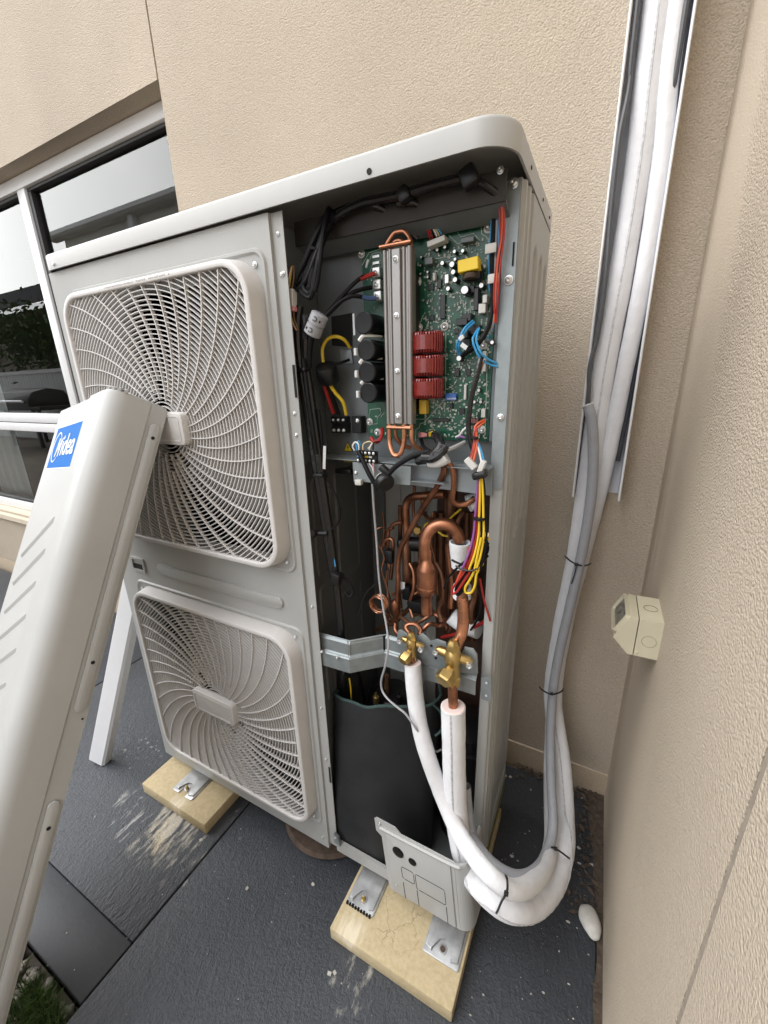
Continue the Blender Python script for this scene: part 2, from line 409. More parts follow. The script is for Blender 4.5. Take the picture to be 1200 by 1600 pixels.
# ------------------------------------------------------------------ mesh helpers
class MB:
    """collects shapes (world metres) and links them as ONE mesh object"""
    def __init__(s):
        s.v, s.f = [], []
    def add(s, vs, fs):
        o = len(s.v)
        s.v += [tuple(p) for p in vs]
        s.f += [tuple(i + o for i in f) for f in fs]
        return s
    def box(s, x0, x1, y0, y1, z0, z1, bev=0.0, seg=2):
        bm = bmesh.new()
        vs = [bm.verts.new(p) for p in ((x0, y0, z0), (x1, y0, z0), (x1, y1, z0), (x0, y1, z0), (x0, y0, z1), (x1, y0, z1), (x1, y1, z1), (x0, y1, z1))]
        for f in ((3, 2, 1, 0), (4, 5, 6, 7), (0, 1, 5, 4), (1, 2, 6, 5), (2, 3, 7, 6), (3, 0, 4, 7)):
            bm.faces.new([vs[i] for i in f])
        if bev:
            bmesh.ops.bevel(bm, geom=bm.edges[:], offset=bev, segments=seg, profile=0.5, affect='EDGES', clamp_overlap=True)
        return s.bm(bm)
    def bm(s, bm, M=None):
        bm.verts.index_update()
        vs = [(M @ v.co if M else v.co) for v in bm.verts]
        fs = [[v.index for v in f.verts] for f in bm.faces]
        bm.free()
        return s.add(vs, fs)
    def obox(s, c, ux, uy, uz, sx, sy, sz, bev=0.0, seg=2):
        """box of full sizes sx,sy,sz about c along unit axes"""
        t = MB().box(-sx / 2, sx / 2, -sy / 2, sy / 2, -sz / 2, sz / 2, bev, seg)
        c, ux, uy, uz = map(Vector, (c, ux, uy, uz))
        return s.add([c + ux * p[0] + uy * p[1] + uz * p[2] for p in t.v], t.f)
    def prism(s, pts, a, h0, h1, bev=0.0, seg=2, cap0=True, frame=None):
        """polygon pts in the plane across axis a ('x','y','z'), extruded h0..h1; frame = (O,U,V,N) instead of an axis"""
        bm = bmesh.new()
        def P(p, h):
            if frame:
                O, U, V, N = frame
                return O + U * p[0] + V * p[1] + N * h
            return {'z': (p[0], p[1], h), 'y': (p[0], h, p[1]), 'x': (h, p[0], p[1])}[a]
        lo = [bm.verts.new(P(p, h0)) for p in pts]
        hi = [bm.verts.new(P(p, h1)) for p in pts]
        k = len(pts)
        if cap0:
            bm.faces.new(lo[::-1])
        top = bm.faces.new(hi)
        for i in range(k):
            bm.faces.new((lo[i], lo[(i + 1) % k], hi[(i + 1) % k], hi[i]))
        if bev:
            bmesh.ops.bevel(bm, geom=list(top.edges), offset=bev, segments=seg, profile=0.5, affect='EDGES', clamp_overlap=True)
        bmesh.ops.recalc_face_normals(bm, faces=bm.faces[:])
        return s.bm(bm)
    def ring(s, outer, inner, a, h0, h1, frame=None):
        """closed band between two loops of equal length"""
        k = len(outer)
        def P(p, h):
            if frame:
                O, U, V, N = frame
                return tuple(O + U * p[0] + V * p[1] + N * h)
            return {'z': (p[0], p[1], h), 'y': (p[0], h, p[1]), 'x': (h, p[0], p[1])}[a]
        vs = [P(p, h0) for p in outer] + [P(p, h1) for p in outer] + [P(p, h1) for p in inner] + [P(p, h0) for p in inner]
        fs = []
        for i in range(k):
            j = (i + 1) % k
            for q in range(4):
                r = (q + 1) % 4
                fs.append((q * k + i, q * k + j, r * k + j, r * k + i))
        return s.add(vs, fs)
    def sweep(s, loops):
        """skin a list of equal-length closed loops"""
        k = len(loops[0]); vs = [p for lp in loops for p in lp]; fs = []
        for a in range(len(loops) - 1):
            for i in range(k):
                j = (i + 1) % k
                fs.append((a * k + i, a * k + j, (a + 1) * k + j, (a + 1) * k + i))
        return s.add(vs, fs)
    def tube(s, pts, r, seg=8, sub=6, caps=True, rfun=None, smooth=True, squash=None):
        P = curve(pts, sub) if smooth and len(pts) > 2 else [Vector(p) for p in pts]
        k = len(P)
        t = [(P[min(i + 1, k - 1)] - P[max(i - 1, 0)]).normalized() for i in range(k)]
        nrm = t[0].orthogonal().normalized()
        loops = []
        d = 0.0
        for i in range(k):
            if i:
                d += (P[i] - P[i - 1]).length
                nrm = (nrm - t[i] * nrm.dot(t[i]))
                nrm = nrm.normalized() if nrm.length > 1e-6 else t[i].orthogonal().normalized()
            b = t[i].cross(nrm)
            rad = rfun(i / (k - 1), d) if rfun else r
            loops.append([P[i] + (nrm * cos(2 * pi * q / seg) + b * sin(2 * pi * q / seg)) * rad for q in range(seg)])
        o = len(s.v)
        s.sweep(loops)
        if caps:
            s.f.append(tuple(o + i for i in range(seg))[::-1])
            s.f.append(tuple(o + (k - 1) * seg + i for i in range(seg)))
        return s
    def cyl(s, p0, p1, r0, r1=None, seg=20):
        r1 = r0 if r1 is None else r1
        return s.tube([p0, p1], r0, seg, smooth=False, rfun=lambda u, d: r0 + (r1 - r0) * u)
    def lathe(s, prof, O, N, seg=24, U=None):
        """prof = [(radius, height)], spun about N through O"""
        O, N = Vector(O), Vector(N).normalized()
        U = Vector(U).normalized() if U else N.orthogonal().normalized()
        V = N.cross(U)
        loops = [[O + N * h + (U * cos(2 * pi * q / seg) + V * sin(2 * pi * q / seg)) * max(r, 1e-5) for q in range(seg)] for r, h in prof]
        o = len(s.v)
        s.sweep(loops)
        s.f.append(tuple(o + i for i in range(seg))[::-1])
        s.f.append(tuple(o + (len(prof) - 1) * seg + i for i in range(seg)))
        return s
    def build(s, name, m, parent=None, sharp=35, fix=True):
        me = bpy.data.meshes.new(name)
        me.from_pydata(s.v, [], s.f)
        if fix:
            bm = bmesh.new(); bm.from_mesh(me)
            bmesh.ops.recalc_face_normals(bm, faces=bm.faces[:])
            bm.to_mesh(me); bm.free()
        me.polygons.foreach_set('use_smooth', [True] * len(me.polygons))
        me.set_sharp_from_angle(angle=radians(sharp))
        me.materials.append(MAT[m] if isinstance(m, str) else m)
        o = bpy.data.objects.new(name, me)
        col.objects.link(o)
        if parent:
            attach(o, parent)
        return o

def attach(o, parent):
    o.parent = parent
    if parent.type == 'EMPTY':
        o.matrix_parent_inverse = Matrix.Translation(-Vector(parent.location))

def curve(pts, sub=6):
    P = [Vector(p) for p in pts]
    Q = [P[0] * 2 - P[1]] + P + [P[-1] * 2 - P[-2]]
    out = []
    for i in range(1, len(Q) - 2):
        a, b, c, d = Q[i - 1:i + 3]
        for k in range(sub):
            t = k / sub
            out.append(0.5 * ((2 * b) + (c - a) * t + (2 * a - 5 * b + 4 * c - d) * t * t + (3 * b - a - 3 * c + d) * t ** 3))
    out.append(P[-1])
    return out

def rrect(x0, x1, z0, z1, r, seg=6):
    """rounded rectangle, counter-clockwise; r = one radius or four (bottom-left, bottom-right, top-right, top-left)"""
    rs = r if isinstance(r, (tuple, list)) else (r,) * 4
    out = []
    for (cx, cz, a0), q in zip(((x0, z0, pi), (x1, z0, 1.5 * pi), (x1, z1, 0), (x0, z1, 0.5 * pi)), rs):
        sx = 1 if cx == x0 else -1
        sz = 1 if cz == z0 else -1
        for k in range(seg + 1):
            a = a0 + k / seg * pi / 2
            out.append((cx + sx * q + q * cos(a), cz + sz * q + q * sin(a)))
    return out

def tag(o, label=None, cat=None, group=None, kind=None):
    for k, v in (('label', label), ('category', cat), ('group', group), ('kind', kind)):
        if v:
            o[k] = v
    return o

def empty(name, loc, label=None, cat=None, group=None, kind=None):
    e = bpy.data.objects.new(name, None)
    e.empty_display_size = 0.1
    col.objects.link(e)
    e.location = loc
    return tag(e, label, cat, group, kind)

def share(o, name, loc, parent, rot=None):
    """another object on the same mesh, moved by loc"""
    c = o.copy()
    c.name = name
    col.objects.link(c)
    c.location = loc
    if rot:
        c.rotation_euler = rot
    if parent:
        attach(c, parent)
    return c

def screw_mb(O, N, r=0.0042):
    mb = MB().lathe([(r * 1.25, 0), (r * 1.25, r * 0.25), (r, r * 0.3), (r * 0.9, r * 0.75), (r * 0.45, r * 1.0), (0.0004, r * 0.75)], O, N, 14)
    return mb

def disc(O, N, r, h=0.0008, seg=20):
    return MB().lathe([(r, 0), (r, h)], O, N, seg)

def text_mesh(body, size, shear=0.0, bold=0.0):
    cu = bpy.data.curves.new('lettering', 'FONT')
    cu.body = body; cu.size = size; cu.shear = shear; cu.offset = bold
    cu.extrude = 0.0004; cu.align_x = 'CENTER'; cu.align_y = 'CENTER'
    cu.resolution_u = 4
    ob = bpy.data.objects.new('lettering', cu)
    col.objects.link(ob)
    bpy.context.view_layer.update()
    me = ob.evaluated_get(bpy.context.evaluated_depsgraph_get()).to_mesh()
    vs = [tuple(v.co) for v in me.vertices]; fs = [tuple(p.vertices) for p in me.polygons]
    ob.to_mesh_clear()
    bpy.data.objects.remove(ob); bpy.data.curves.remove(cu)
    return vs, fs

def lettering(body, size, O, U, V, N, name, m, parent, shear=0.0, bold=0.0, sx=1.0):
    vs, fs = text_mesh(body, size, shear, bold)
    O, U, V, N = map(Vector, (O, U, V, N))
    return MB().add([O + U * p[0] * sx + V * p[1] + N * p[2] for p in vs], fs).build(name, m, parent)

# ================================================================== THE SETTING
G = -0.060           # paving level (the unit's base pan is z = 0)
YW = 0.487           # face of the house wall behind the unit
XW = 1.198           # face of the side wall

g = MB().add([(-400, -400, G - 0.06), (400, -400, G - 0.06), (400, 400, G - 0.06), (-400, 400, G - 0.06)], [(0, 1, 2, 3)])
mat('soil', (0.15, 0.125, 0.10), 0.95, vary=0.4, vscale=12, bump=0.5, bscale=60, bdist=0.01)
tag(g.build('ground', 'soil'), kind='structure')

paving = tag(MB().box(-6, 1.23, -0.412, 0.50, G - 0.055, G - 0.016).build('paving', 'soil'), kind='structure')
def slab(x0, x1, y0, y1, m, dz=0.0):
    MB().box(x0, x1, y0, y1, G - 0.05, G + dz, 0.0035, 2).build('paving_slab', m, paving)
slab(0.3125, XW - 0.012, -0.900, 0.470, 'paving')
slab(-0.60, 0.309, -0.3105, 0.470, 'paving', 0.0008)
slab(-1.52, -0.606, -0.309, 0.470, 'paving')
slab(-2.44, -1.526, -0.309, 0.470, 'paving', 0.0006)
slab(-3.36, -2.446, -0.309, 0.470, 'paving')
slab(-0.60, 0.309, -0.412, -0.3108, 'paving_smooth', -0.001)
slab(-1.52, -0.606, -0.412, -0.313, 'paving_smooth')
slab(0.3125, XW - 0.012, -1.22, -0.313, 'paving', -0.0006)
slab(1.20, 2.1, -1.22, -0.36, 'paving')

# ---- the house: one wall behind the unit with a window, one wall on the side
house = empty('house', (0.3, YW, G), 'cream rendered house with an inside corner, a white window and a grooved side wall', 'house')
WX1 = -0.163          # right jamb of the window opening
WT, WB = 1.905, 0.385
def wall_bits(mb, y0, y1):
    mb.box(WX1, XW + 0.25, y0, y1, 0.020, 3.0)
    mb.box(-5.2, WX1, y0, y1, WT, 3.0)
    mb.box(-5.2, WX1, y0, y1, 0.020, WB)
    mb.box(-9, -5.2, y0, y1, 0.020, 3.0)
bk = MB()
def grid_wall(mb, rects, y):
    for (x0, x1, z0, z1) in rects:
        mb.add([(x0, y, z0), (x1, y, z0), (x1, y, z1), (x0, y, z1)], [(0, 1, 2, 3)])
JX = -0.168           # movement joint running up from the window's corner
DEPTH = 0.12
# face of the back wall, opening left free, joint groove beside the window
grid_wall(bk, [(JX + 0.006, XW + 0.02, 0.022, 3.0)], YW)
grid_wall(bk, [(-9, JX, WT, 3.0), (-9, -5.2, 0.022, WT), (-5.2, JX + 0.006, 0.022, WB)], YW)
# groove walls
bk.add([(JX, YW, WT), (JX, YW + 0.012, WT), (JX, YW + 0.012, 3.0), (JX, YW, 3.0)], [(0, 1, 2, 3)])
bk.add([(JX + 0.006, YW, WT), (JX + 0.006, YW + 0.012, WT), (JX + 0.006, YW + 0.012, 3.0), (JX + 0.006, YW, 3.0)], [(0, 1, 2, 3)])
bk.add([(JX, YW + 0.012, WT), (JX + 0.006, YW + 0.012, WT), (JX + 0.006, YW + 0.012, 3.0), (JX, YW + 0.012, 3.0)], [(0, 1, 2, 3)])
# reveals
bk.add([(JX + 0.006, YW, WB), (JX + 0.006, YW + DEPTH, WB), (JX + 0.006, YW + DEPTH, WT), (JX + 0.006, YW, WT)], [(0, 1, 2, 3)])
bk.add([(-5.2, YW, WT), (JX + 0.006, YW, WT), (JX + 0.006, YW + DEPTH, WT), (-5.2, YW + DEPTH, WT)], [(0, 1, 2, 3)])
bk.add([(-5.2, YW, WB), (-5.2, YW + DEPTH, WB), (-5.2, YW + DEPTH, WT), (-5.2, YW, WT)], [(0, 1, 2, 3)])
bk.build('wall', 'render_wall', house, fix=False)
# plinth with its own groove line
pl = MB().box(-9, XW + 0.02, YW - 0.002, YW + 0.1, G - 0.06, 0.018, 0.003)
pl.build('plinth', 'render_plinth', house)
MB().box(-9, XW + 0.02, YW + 0.006, YW + 0.1, 0.0175, 0.0225).build('plinth_joint', 'render_plinth', house)
# side wall with a vertical groove
sw = MB()
sw.box(XW, XW + 0.3, -0.216, YW + 0.30, G - 0.06, 3.0)
sw.box(XW, XW + 0.3, -3.2, -0.224, G - 0.06, 3.0)
sw.build('side_wall', 'render_side_wall', house, fix=False)
mat('joint_sealant', (0.27, 0.23, 0.185), 0.9, vary=0.2, vscale=60)
MB().box(XW + 0.0006, XW + 0.29, -0.2235, -0.2165, G - 0.055, 2.99).build('wall_joint', 'joint_sealant', house)
# dark room behind the glass
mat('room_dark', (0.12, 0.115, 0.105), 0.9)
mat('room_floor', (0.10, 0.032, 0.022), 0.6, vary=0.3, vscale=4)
mat('curtain', (0.70, 0.70, 0.68), 0.9)
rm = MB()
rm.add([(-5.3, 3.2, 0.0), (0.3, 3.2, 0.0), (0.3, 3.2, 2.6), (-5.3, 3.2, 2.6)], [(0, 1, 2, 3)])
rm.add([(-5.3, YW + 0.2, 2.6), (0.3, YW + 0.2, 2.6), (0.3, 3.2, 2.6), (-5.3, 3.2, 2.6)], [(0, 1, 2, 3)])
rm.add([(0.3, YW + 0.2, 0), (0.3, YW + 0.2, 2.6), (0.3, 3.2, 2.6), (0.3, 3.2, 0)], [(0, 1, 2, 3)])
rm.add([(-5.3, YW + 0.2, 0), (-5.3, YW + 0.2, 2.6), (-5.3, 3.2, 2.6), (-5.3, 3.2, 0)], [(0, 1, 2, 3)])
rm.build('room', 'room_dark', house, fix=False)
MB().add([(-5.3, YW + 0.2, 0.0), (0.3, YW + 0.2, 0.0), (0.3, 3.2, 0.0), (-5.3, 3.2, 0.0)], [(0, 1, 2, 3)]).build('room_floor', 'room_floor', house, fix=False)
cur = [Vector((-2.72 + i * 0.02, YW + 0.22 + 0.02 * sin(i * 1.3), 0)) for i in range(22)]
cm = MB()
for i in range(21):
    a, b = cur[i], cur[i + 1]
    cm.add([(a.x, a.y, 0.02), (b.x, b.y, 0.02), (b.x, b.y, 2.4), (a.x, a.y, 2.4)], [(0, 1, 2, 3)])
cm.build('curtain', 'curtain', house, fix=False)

# the window (part) with frame bars, panes and seals (sub-parts)
YF = YW + 0.058       # front of the aluminium frame
win = MB().box(-5.2, JX + 0.005, YF, YF + 0.06, WT - 0.045, WT - 0.0015, 0.003).build('window', 'window_frame', house)
def bar(x0, x1, z0, z1, y0=YF, y1=None, nm='frame_bar', m='window_frame', b=0.003):
    return MB().box(x0, x1, y0, (y1 or YF + 0.058), z0, z1, b).build(nm, m, win)
bar(-5.2, JX + 0.003, WB + 0.001, WB + 0.050)                                # bottom rail
MULL = -1.155
bar(MULL - 0.030, MULL + 0.030, 0.9601, WT - 0.046, YF + 0.003)              # mullion
TZ0, TZ1 = 0.868, 0.958
bar(-5.2, MULL + 0.03, TZ0, TZ0 + 0.042, YF - 0.004)                         # transom, two rails with a shadow line
bar(-5.2, MULL + 0.03, TZ0 + 0.047, TZ1 + 0.002, YF - 0.002)
bar(MULL - 0.030, MULL + 0.030, WB + 0.051, TZ0 - 0.001, YF + 0.003)
bar(-2.86, -2.80, WB + 0.051, WT - 0.046, YF + 0.004)
bar(JX - 0.028, JX + 0.004, WB + 0.051, WT - 0.046, YF + 0.004)              # jamb
bar(MULL + 0.031, JX - 0.029, WT - 0.058, WT - 0.0465, YF + 0.012, YF + 0.045, 'seal', 'rubber_seal', 0.002)
bar(MULL + 0.031, MULL + 0.058, WB + 0.051, WT - 0.059, YF + 0.012, YF + 0.045, 'seal', 'rubber_seal', 0.002)
bar(MULL + 0.031, JX - 0.029, WB + 0.051, WB + 0.075, YF + 0.012, YF + 0.045, 'seal', 'rubber_seal', 0.002)
bar(-2.799, MULL - 0.031, WB + 0.051, WB + 0.065, YF + 0.012, YF + 0.045, 'seal', 'rubber_seal', 0.002)
bar(-2.799, MULL - 0.031, WT - 0.060, WT - 0.0465, YF + 0.012, YF + 0.045, 'seal', 'rubber_seal', 0.002)
def pane(x0, x1, z0, z1):
    y = YF + 0.030
    MB().add([(x0, y, z0), (x1, y, z0), (x1, y, z1), (x0, y, z1)], [(0, 1, 2, 3)]).build('pane', 'window_glass', win, fix=False)
pane(MULL + 0.02, JX - 0.02, WB + 0.03, WT - 0.04)
pane(-2.81, MULL - 0.02, TZ1 - 0.005, WT - 0.04)
pane(-2.81, MULL - 0.02, WB + 0.03, TZ0 + 0.01)
pane(-5.1, -2.85, WB + 0.03, WT - 0.04)
MB().prism([(YW - 0.022, WB - 0.045), (YW + 0.07, WB - 0.045), (YW + 0.07, WB), (YW - 0.022, WB - 0.018)], 'x', -5.2, JX + 0.004).build('sill', 'sill_cream', win)

# ---- what the glass mirrors: the neighbour's houses, a fence, a tree and a barbecue across the passage
mat('weatherboard', (0.82, 0.82, 0.76), 0.7, vary=0.06, vscale=4)
mat('gutter', (0.80, 0.81, 0.78), 0.45)
mat('roof_tile', (0.055, 0.055, 0.06), 0.6, vary=0.3, vscale=14)
mat('brick_far', (0.16, 0.14, 0.11), 0.8, vary=0.3, vscale=8)
mat('fence_steel', (0.60, 0.61, 0.60), 0.5, vary=0.05, vscale=3)
nb = empty('neighbour_house', (-5.6, -3.4, G), 'pale weatherboard house with a gutter, seen only mirrored in the upper window pane', 'house')
mw = MB().box(-7.2, -3.3, -6.5, -2.82, G, 3.46)
mw.build('wall', 'weatherboard', nb)
for k in range(14):
    MB().prism([(-2.82, 0.2 + k * 0.22), (-2.80, 0.2 + k * 0.22), (-2.82, 0.42 + k * 0.22)], 'x', -7.2, -3.3).build('weatherboard', 'weatherboard', nb)
MB().box(-7.45, -3.0, -2.82, -2.74, 3.46, 3.48).build('soffit', 'gutter', nb)
MB().prism([(-2.74, 3.47), (-2.74, 3.55), (-2.66, 3.56), (-2.65, 3.50), (-2.68, 3.47)], 'x', -7.45, -3.0).build('gutter', 'gutter', nb)
MB().box(-5.32, -5.22, -2.80, -2.72, G, 3.46).build('downpipe', 'window_frame', nb)
MB().add([(-7.45, -2.74, 3.55), (-3.0, -2.74, 3.55), (-3.0, -5.2, 3.8), (-7.45, -5.2, 3.8)], [(0, 1, 2, 3)]).build('roof', 'roof_tile', nb, fix=False)
nb2 = empty('tiled_house', (-15, -8, G), 'dark tiled house behind the fence, seen only mirrored in the narrow window pane', 'house')
MB().box(-24, -9.5, -9.5, -6.8, G, 3.9).build('wall', 'brick_far', nb2)
rf = MB().add([(-25, -6.2, 3.9), (-9.0, -6.2, 3.9), (-10.5, -8.2, 5.2), (-25, -8.2, 5.2)], [(0, 1, 2, 3)]).build('roof', 'roof_tile', nb2, fix=False)
for k in range(9):
    u = k / 9
    MB().box(-25, -9.1 - 1.5 * u, -6.2 - 2.0 * u - 0.03, -6.2 - 2.0 * u, 3.9 + 1.3 * u, 3.97 + 1.3 * u).build('tile_course', 'roof_tile', rf)
fence = empty('steel_fence', (-15, -3.6, G), 'grey ribbed steel fence, seen only mirrored in the narrow window pane', 'fence')
for k in range(110):
    x = -24 + k * 0.14
    MB().prism([(x, -3.6), (x + 0.03, -3.57), (x + 0.09, -3.57), (x + 0.12, -3.6), (x + 0.14, -3.6), (x + 0.14, -3.62), (x, -3.62)], 'z', G, 1.50).build('fence_sheet', 'fence_steel', fence)
MB().box(-24, -8.6, -3.64, -3.55, 1.50, 1.58).build('top_rail', 'fence_steel', fence)
bbq = empty('barbecue', (-9.9, -2.9, G), 'black hooded barbecue with a steel handle, seen only mirrored in the window pane', 'barbecue')
MB().prism([(-3.3, 0.80), (-2.5, 0.80), (-2.5, 0.92), (-2.62, 1.08), (-2.9, 1.16), (-3.2, 1.10), (-3.3, 0.95)], 'x', -10.6, -9.2, 0.02).build('hood', 'black_plastic', bbq)
MB().tube([(-10.5, -2.46, 0.9), (-9.3, -2.46, 0.9)], 0.03, smooth=False).build('handle', 'screw_metal', bbq)
MB().box(-11.0, -8.9, -3.25, -2.55, 0.72, 0.80, 0.01).build('shelf', 'black_plastic', bbq)
for x in (-10.5, -9.3):
    for y in (-3.2, -2.6):
        MB().box(x - 0.03, x + 0.03, y - 0.03, y + 0.03, G, 0.72).build('leg', 'black_plastic', bbq)
mat('leaf', (0.05, 0.10, 0.025), 0.6, vary=0.5, vscale=6)
mat('bark', (0.09, 0.065, 0.045), 0.9, vary=0.3, vscale=10)
tree = empty('garden_tree', (-12.3, -4.6, G), 'leafy green tree above the fence, seen only mirrored in the narrow window pane', 'tree')
MB().tube([(-12.3, -4.6, G), (-12.25, -4.6, 1.2), (-12.4, -4.55, 2.4), (-12.2, -4.5, 3.1)], 0.1, rfun=lambda u, d: 0.12 * (1 - 0.7 * u)).build('trunk', 'bark', tree)
lf = MB()
rnd = random.Random(3)
for k in range(2600):
    a, b2, c2 = rnd.gauss(0, 0.75), rnd.gauss(0, 0.45), rnd.gauss(0, 0.42)
    p = Vector((-12.5 + a * 1.2, -4.55 + b2, 2.45 + c2 * 0.9 - 0.12 * abs(a)))
    u = Vector((rnd.uniform(-1, 1), rnd.uniform(-1, 1), rnd.uniform(-1, 1))).normalized() * 0.085
    w2 = u.orthogonal().normalized() * 0.04
    lf.add([p - u, p + w2, p + u, p - w2], [(0, 1, 2, 3)])
lf.build('crown', 'leaf', tree, fix=False)

# ================================================================== THE OUTDOOR UNIT
UW, UD, UH = 0.952, 0.348, 1.302
unit = empty('outdoor_unit', (0.476, 0.16, 0.0), 'tall twin-fan air conditioner outdoor unit standing open with its wiring and pipes exposed', 'air conditioner')
def part(mb, name, m, parent=None, **k):
    return mb.build(name, m, parent or unit, **k)
FR = (0, -1, 0)       # out of the front

# ---- top cover: shell with a skirt
ov = rrect(-0.004, UW + 0.001, -0.008, UD, (0.03, 0.045, 0.03, 0.03), 8)
def inset(lp, d):
    k = len(lp); out = []
    for i in range(k):
        a, b = Vector(lp[i - 1]), Vector(lp[(i + 1) % k])
        t = (b - a).normalized()
        out.append((lp[i][0] - t.y * d, lp[i][1] + t.x * d))
    return out
Z0, Z1 = UH + 0.002, UH + 0.031
loops = [[(x, y, z) for x, y in inset(ov, d)] for d, z in ((0.003, Z0 + 0.003), (0.003, Z0), (0.0, Z0), (0.0, Z1 - 0.0045), (0.0008, Z1 - 0.002), (0.002, Z1 - 0.0007), (0.0045, Z1), (0.03, Z1 + 0.001))]
inn = [[(x, y, z) for x, y in inset(ov, d)] for d, z in ((0.0035, Z0 + 0.003), (0.0035, Z1 - 0.004), (0.03, Z1 - 0.003))]
tcv = MB().sweep(loops)
tcv.f.append(tuple(7 * len(ov) + i for i in range(len(ov))))
o = len(tcv.v)
tcv.sweep(inn)
tcv.f.append(tuple(o + 2 * len(ov) + i for i in range(len(ov))))
cover = part(tcv, 'top_cover', 'paint_bright', sharp=50)
part(disc((0.7805, -0.0082, 1.3109), FR, 0.0034), 'screw_hole', 'hole_black', cover)
part(screw_mb((0.0433, -0.0082, 1.3120), FR, 0.003), 'screw', 'screw_metal', cover)
for y in (0.10, 0.21, 0.29):
    part(disc((UW + 0.0012, y, UH + 0.014), (1, 0, 0), 0.0022), 'screw_hole', 'hole_black', cover)

# ---- fan panel (front, left): sheet with two openings, flange at the right
FX = 0.606
GR = [(0.325, 0.993), (0.325, 0.336)]      # grille centres x,z
GH = 0.245                                  # half opening
fp = MB()
def plate(mb, x0, x1, z0, z1, y0=0.0, y1=0.0015):
    mb.box(x0, x1, y0, y1, z0, z1)
xl, xr = 0.325 - 0.235, 0.325 + 0.235
plate(fp, 0.0, xl, 0.0, UH)
plate(fp, xr, FX, 0.0, UH)
plate(fp, xl, xr, GR[0][1] + 0.235, UH)
plate(fp, xl, xr, GR[1][1] + 0.235, GR[0][1] - 0.235)
plate(fp, xl, xr, 0.0, GR[1][1] - 0.235)
fp.box(FX, FX + 0.0015, 0.0, 0.007, 0.002, UH)               # step back
fp.box(FX + 0.0015, 0.629, 0.0055, 0.007, 0.012, UH)          # screw flange
fp.box(-0.0, 0.0015, 0.0015, 0.30, 0.0, UH)                   # left return
front = part(fp, 'fan_panel', 'paint')
for z in (1.222, 1.02, 0.66, 0.42, 0.28, 0.985):
    part(screw_mb((0.6185, 0.0055, z), FR, 0.003), 'screw', 'screw_metal', front)
for px, py in ((443, 355), (438, 426)):
    part(screw_mb((0.6224, 0.0050, 1.2236) if py == 426 else (0.6183, 0.0050, 1.2745), FR, 0.0024), 'screw', 'screw_metal', front)
for z0, z1 in ((0.985, 1.03), (0.155, 0.195)):
    MB().box(0.6235, 0.628, 0.0045, 0.0056, z0 + 0.06, z1 + 0.065).build('slot', 'hole_black', front)
part(screw_mb((0.5906, 0.0000, 0.0267), FR, 0.003), 'screw', 'screw_metal', front)
# pressed panels round the grilles, and the long pressing between them
for cx, cz in GR:
    o_ = rrect(cx - 0.268, cx + 0.272, cz - 0.268, cz + 0.270, 0.024, 6)
    i_ = rrect(cx - 0.2655, cx + 0.2695, cz - 0.2655, cz + 0.2675, 0.022, 6)
    mbp = MB()
    mbp.sweep([[(x, 0.0, z) for x, z in o_], [(x, -0.0035, z) for x, z in i_]])
    o2 = rrect(cx - 0.262, cx + 0.266, cz - 0.262, cz + 0.264, 0.019, 6)
    i2 = rrect(cx - 0.259, cx + 0.263, cz - 0.259, cz + 0.261, 0.017, 6)
    mbp.sweep([[(x, -0.0035, z) for x, z in i_], [(x, -0.0035, z) for x, z in o2], [(x, -0.0002, z) for x, z in i2]])
    part(mbp, 'pressed_rim', 'paint', front)
    for sx, sz in ((-1, -1), (1, -1), (1, 1), (-1, 1)):
        part(screw_mb((cx + sx * 0.247 + 0.002, -0.001, cz + sz * 0.247), FR, 0.0034), 'screw', 'screw_metal', front)
pr_ = rrect(0.165, 0.553, 0.641, 0.667, 0.012, 5)
mb = MB().prism(pr_, 'y', 0.0, -0.005, 0.003)
part(mb, 'pressed_bar', 'paint', front)
hb = MB().ring(rrect(0.060, 0.112, 0.630, 0.668, 0.004, 3), rrect(0.066, 0.106, 0.636, 0.662, 0.003, 3), 'y', 0.0, -0.004)
part(hb, 'handle_rim', 'paint', front)
part(MB().box(0.066, 0.106, -0.0012, -0.0006, 0.636, 0.650), 'handle_shade', 'hole_black', front)  # flat black rectangle, painted shade of the handle recess

# ---- fan grilles
def inside_rr(x, z, h, r):
    ax, az = abs(x), abs(z)
    if ax > h or az > h:
        return False
    if ax > h - r and az > h - r:
        return (ax - h + r) ** 2 + (az - h + r) ** 2 <= r * r
    return True
def ribbon(mb, pts, w, y0, y1):
    """bar of width w following pts (x,z), from y0 (front) to y1 (back)"""
    k = len(pts); L, Rr = [], []
    for i in range(k):
        a, b = Vector(pts[max(i - 1, 0)]), Vector(pts[min(i + 1, k - 1)])
        t = (b - a).normalized(); n_ = Vector((-t.y, t.x)) * (w / 2)
        p = Vector(pts[i]); L.append(p + n_); Rr.append(p - n_)
    vs = []
    for i in range(k):
        for p, y in ((L[i] * 1, y0), (Rr[i], y0), (Rr[i], y1), (L[i], y1)):
            vs.append((p.x, y, p.y))
    fs = []
    for i in range(k - 1):
        for q in range(4):
            r = (q + 1) % 4
            fs.append((i * 4 + q, i * 4 + r, (i + 1) * 4 + r, (i + 1) * 4 + q))
    fs.append((0, 1, 2, 3)); fs.append(((k - 1) * 4 + 3, (k - 1) * 4 + 2, (k - 1) * 4 + 1, (k - 1) * 4))
    mb.add(vs, fs)

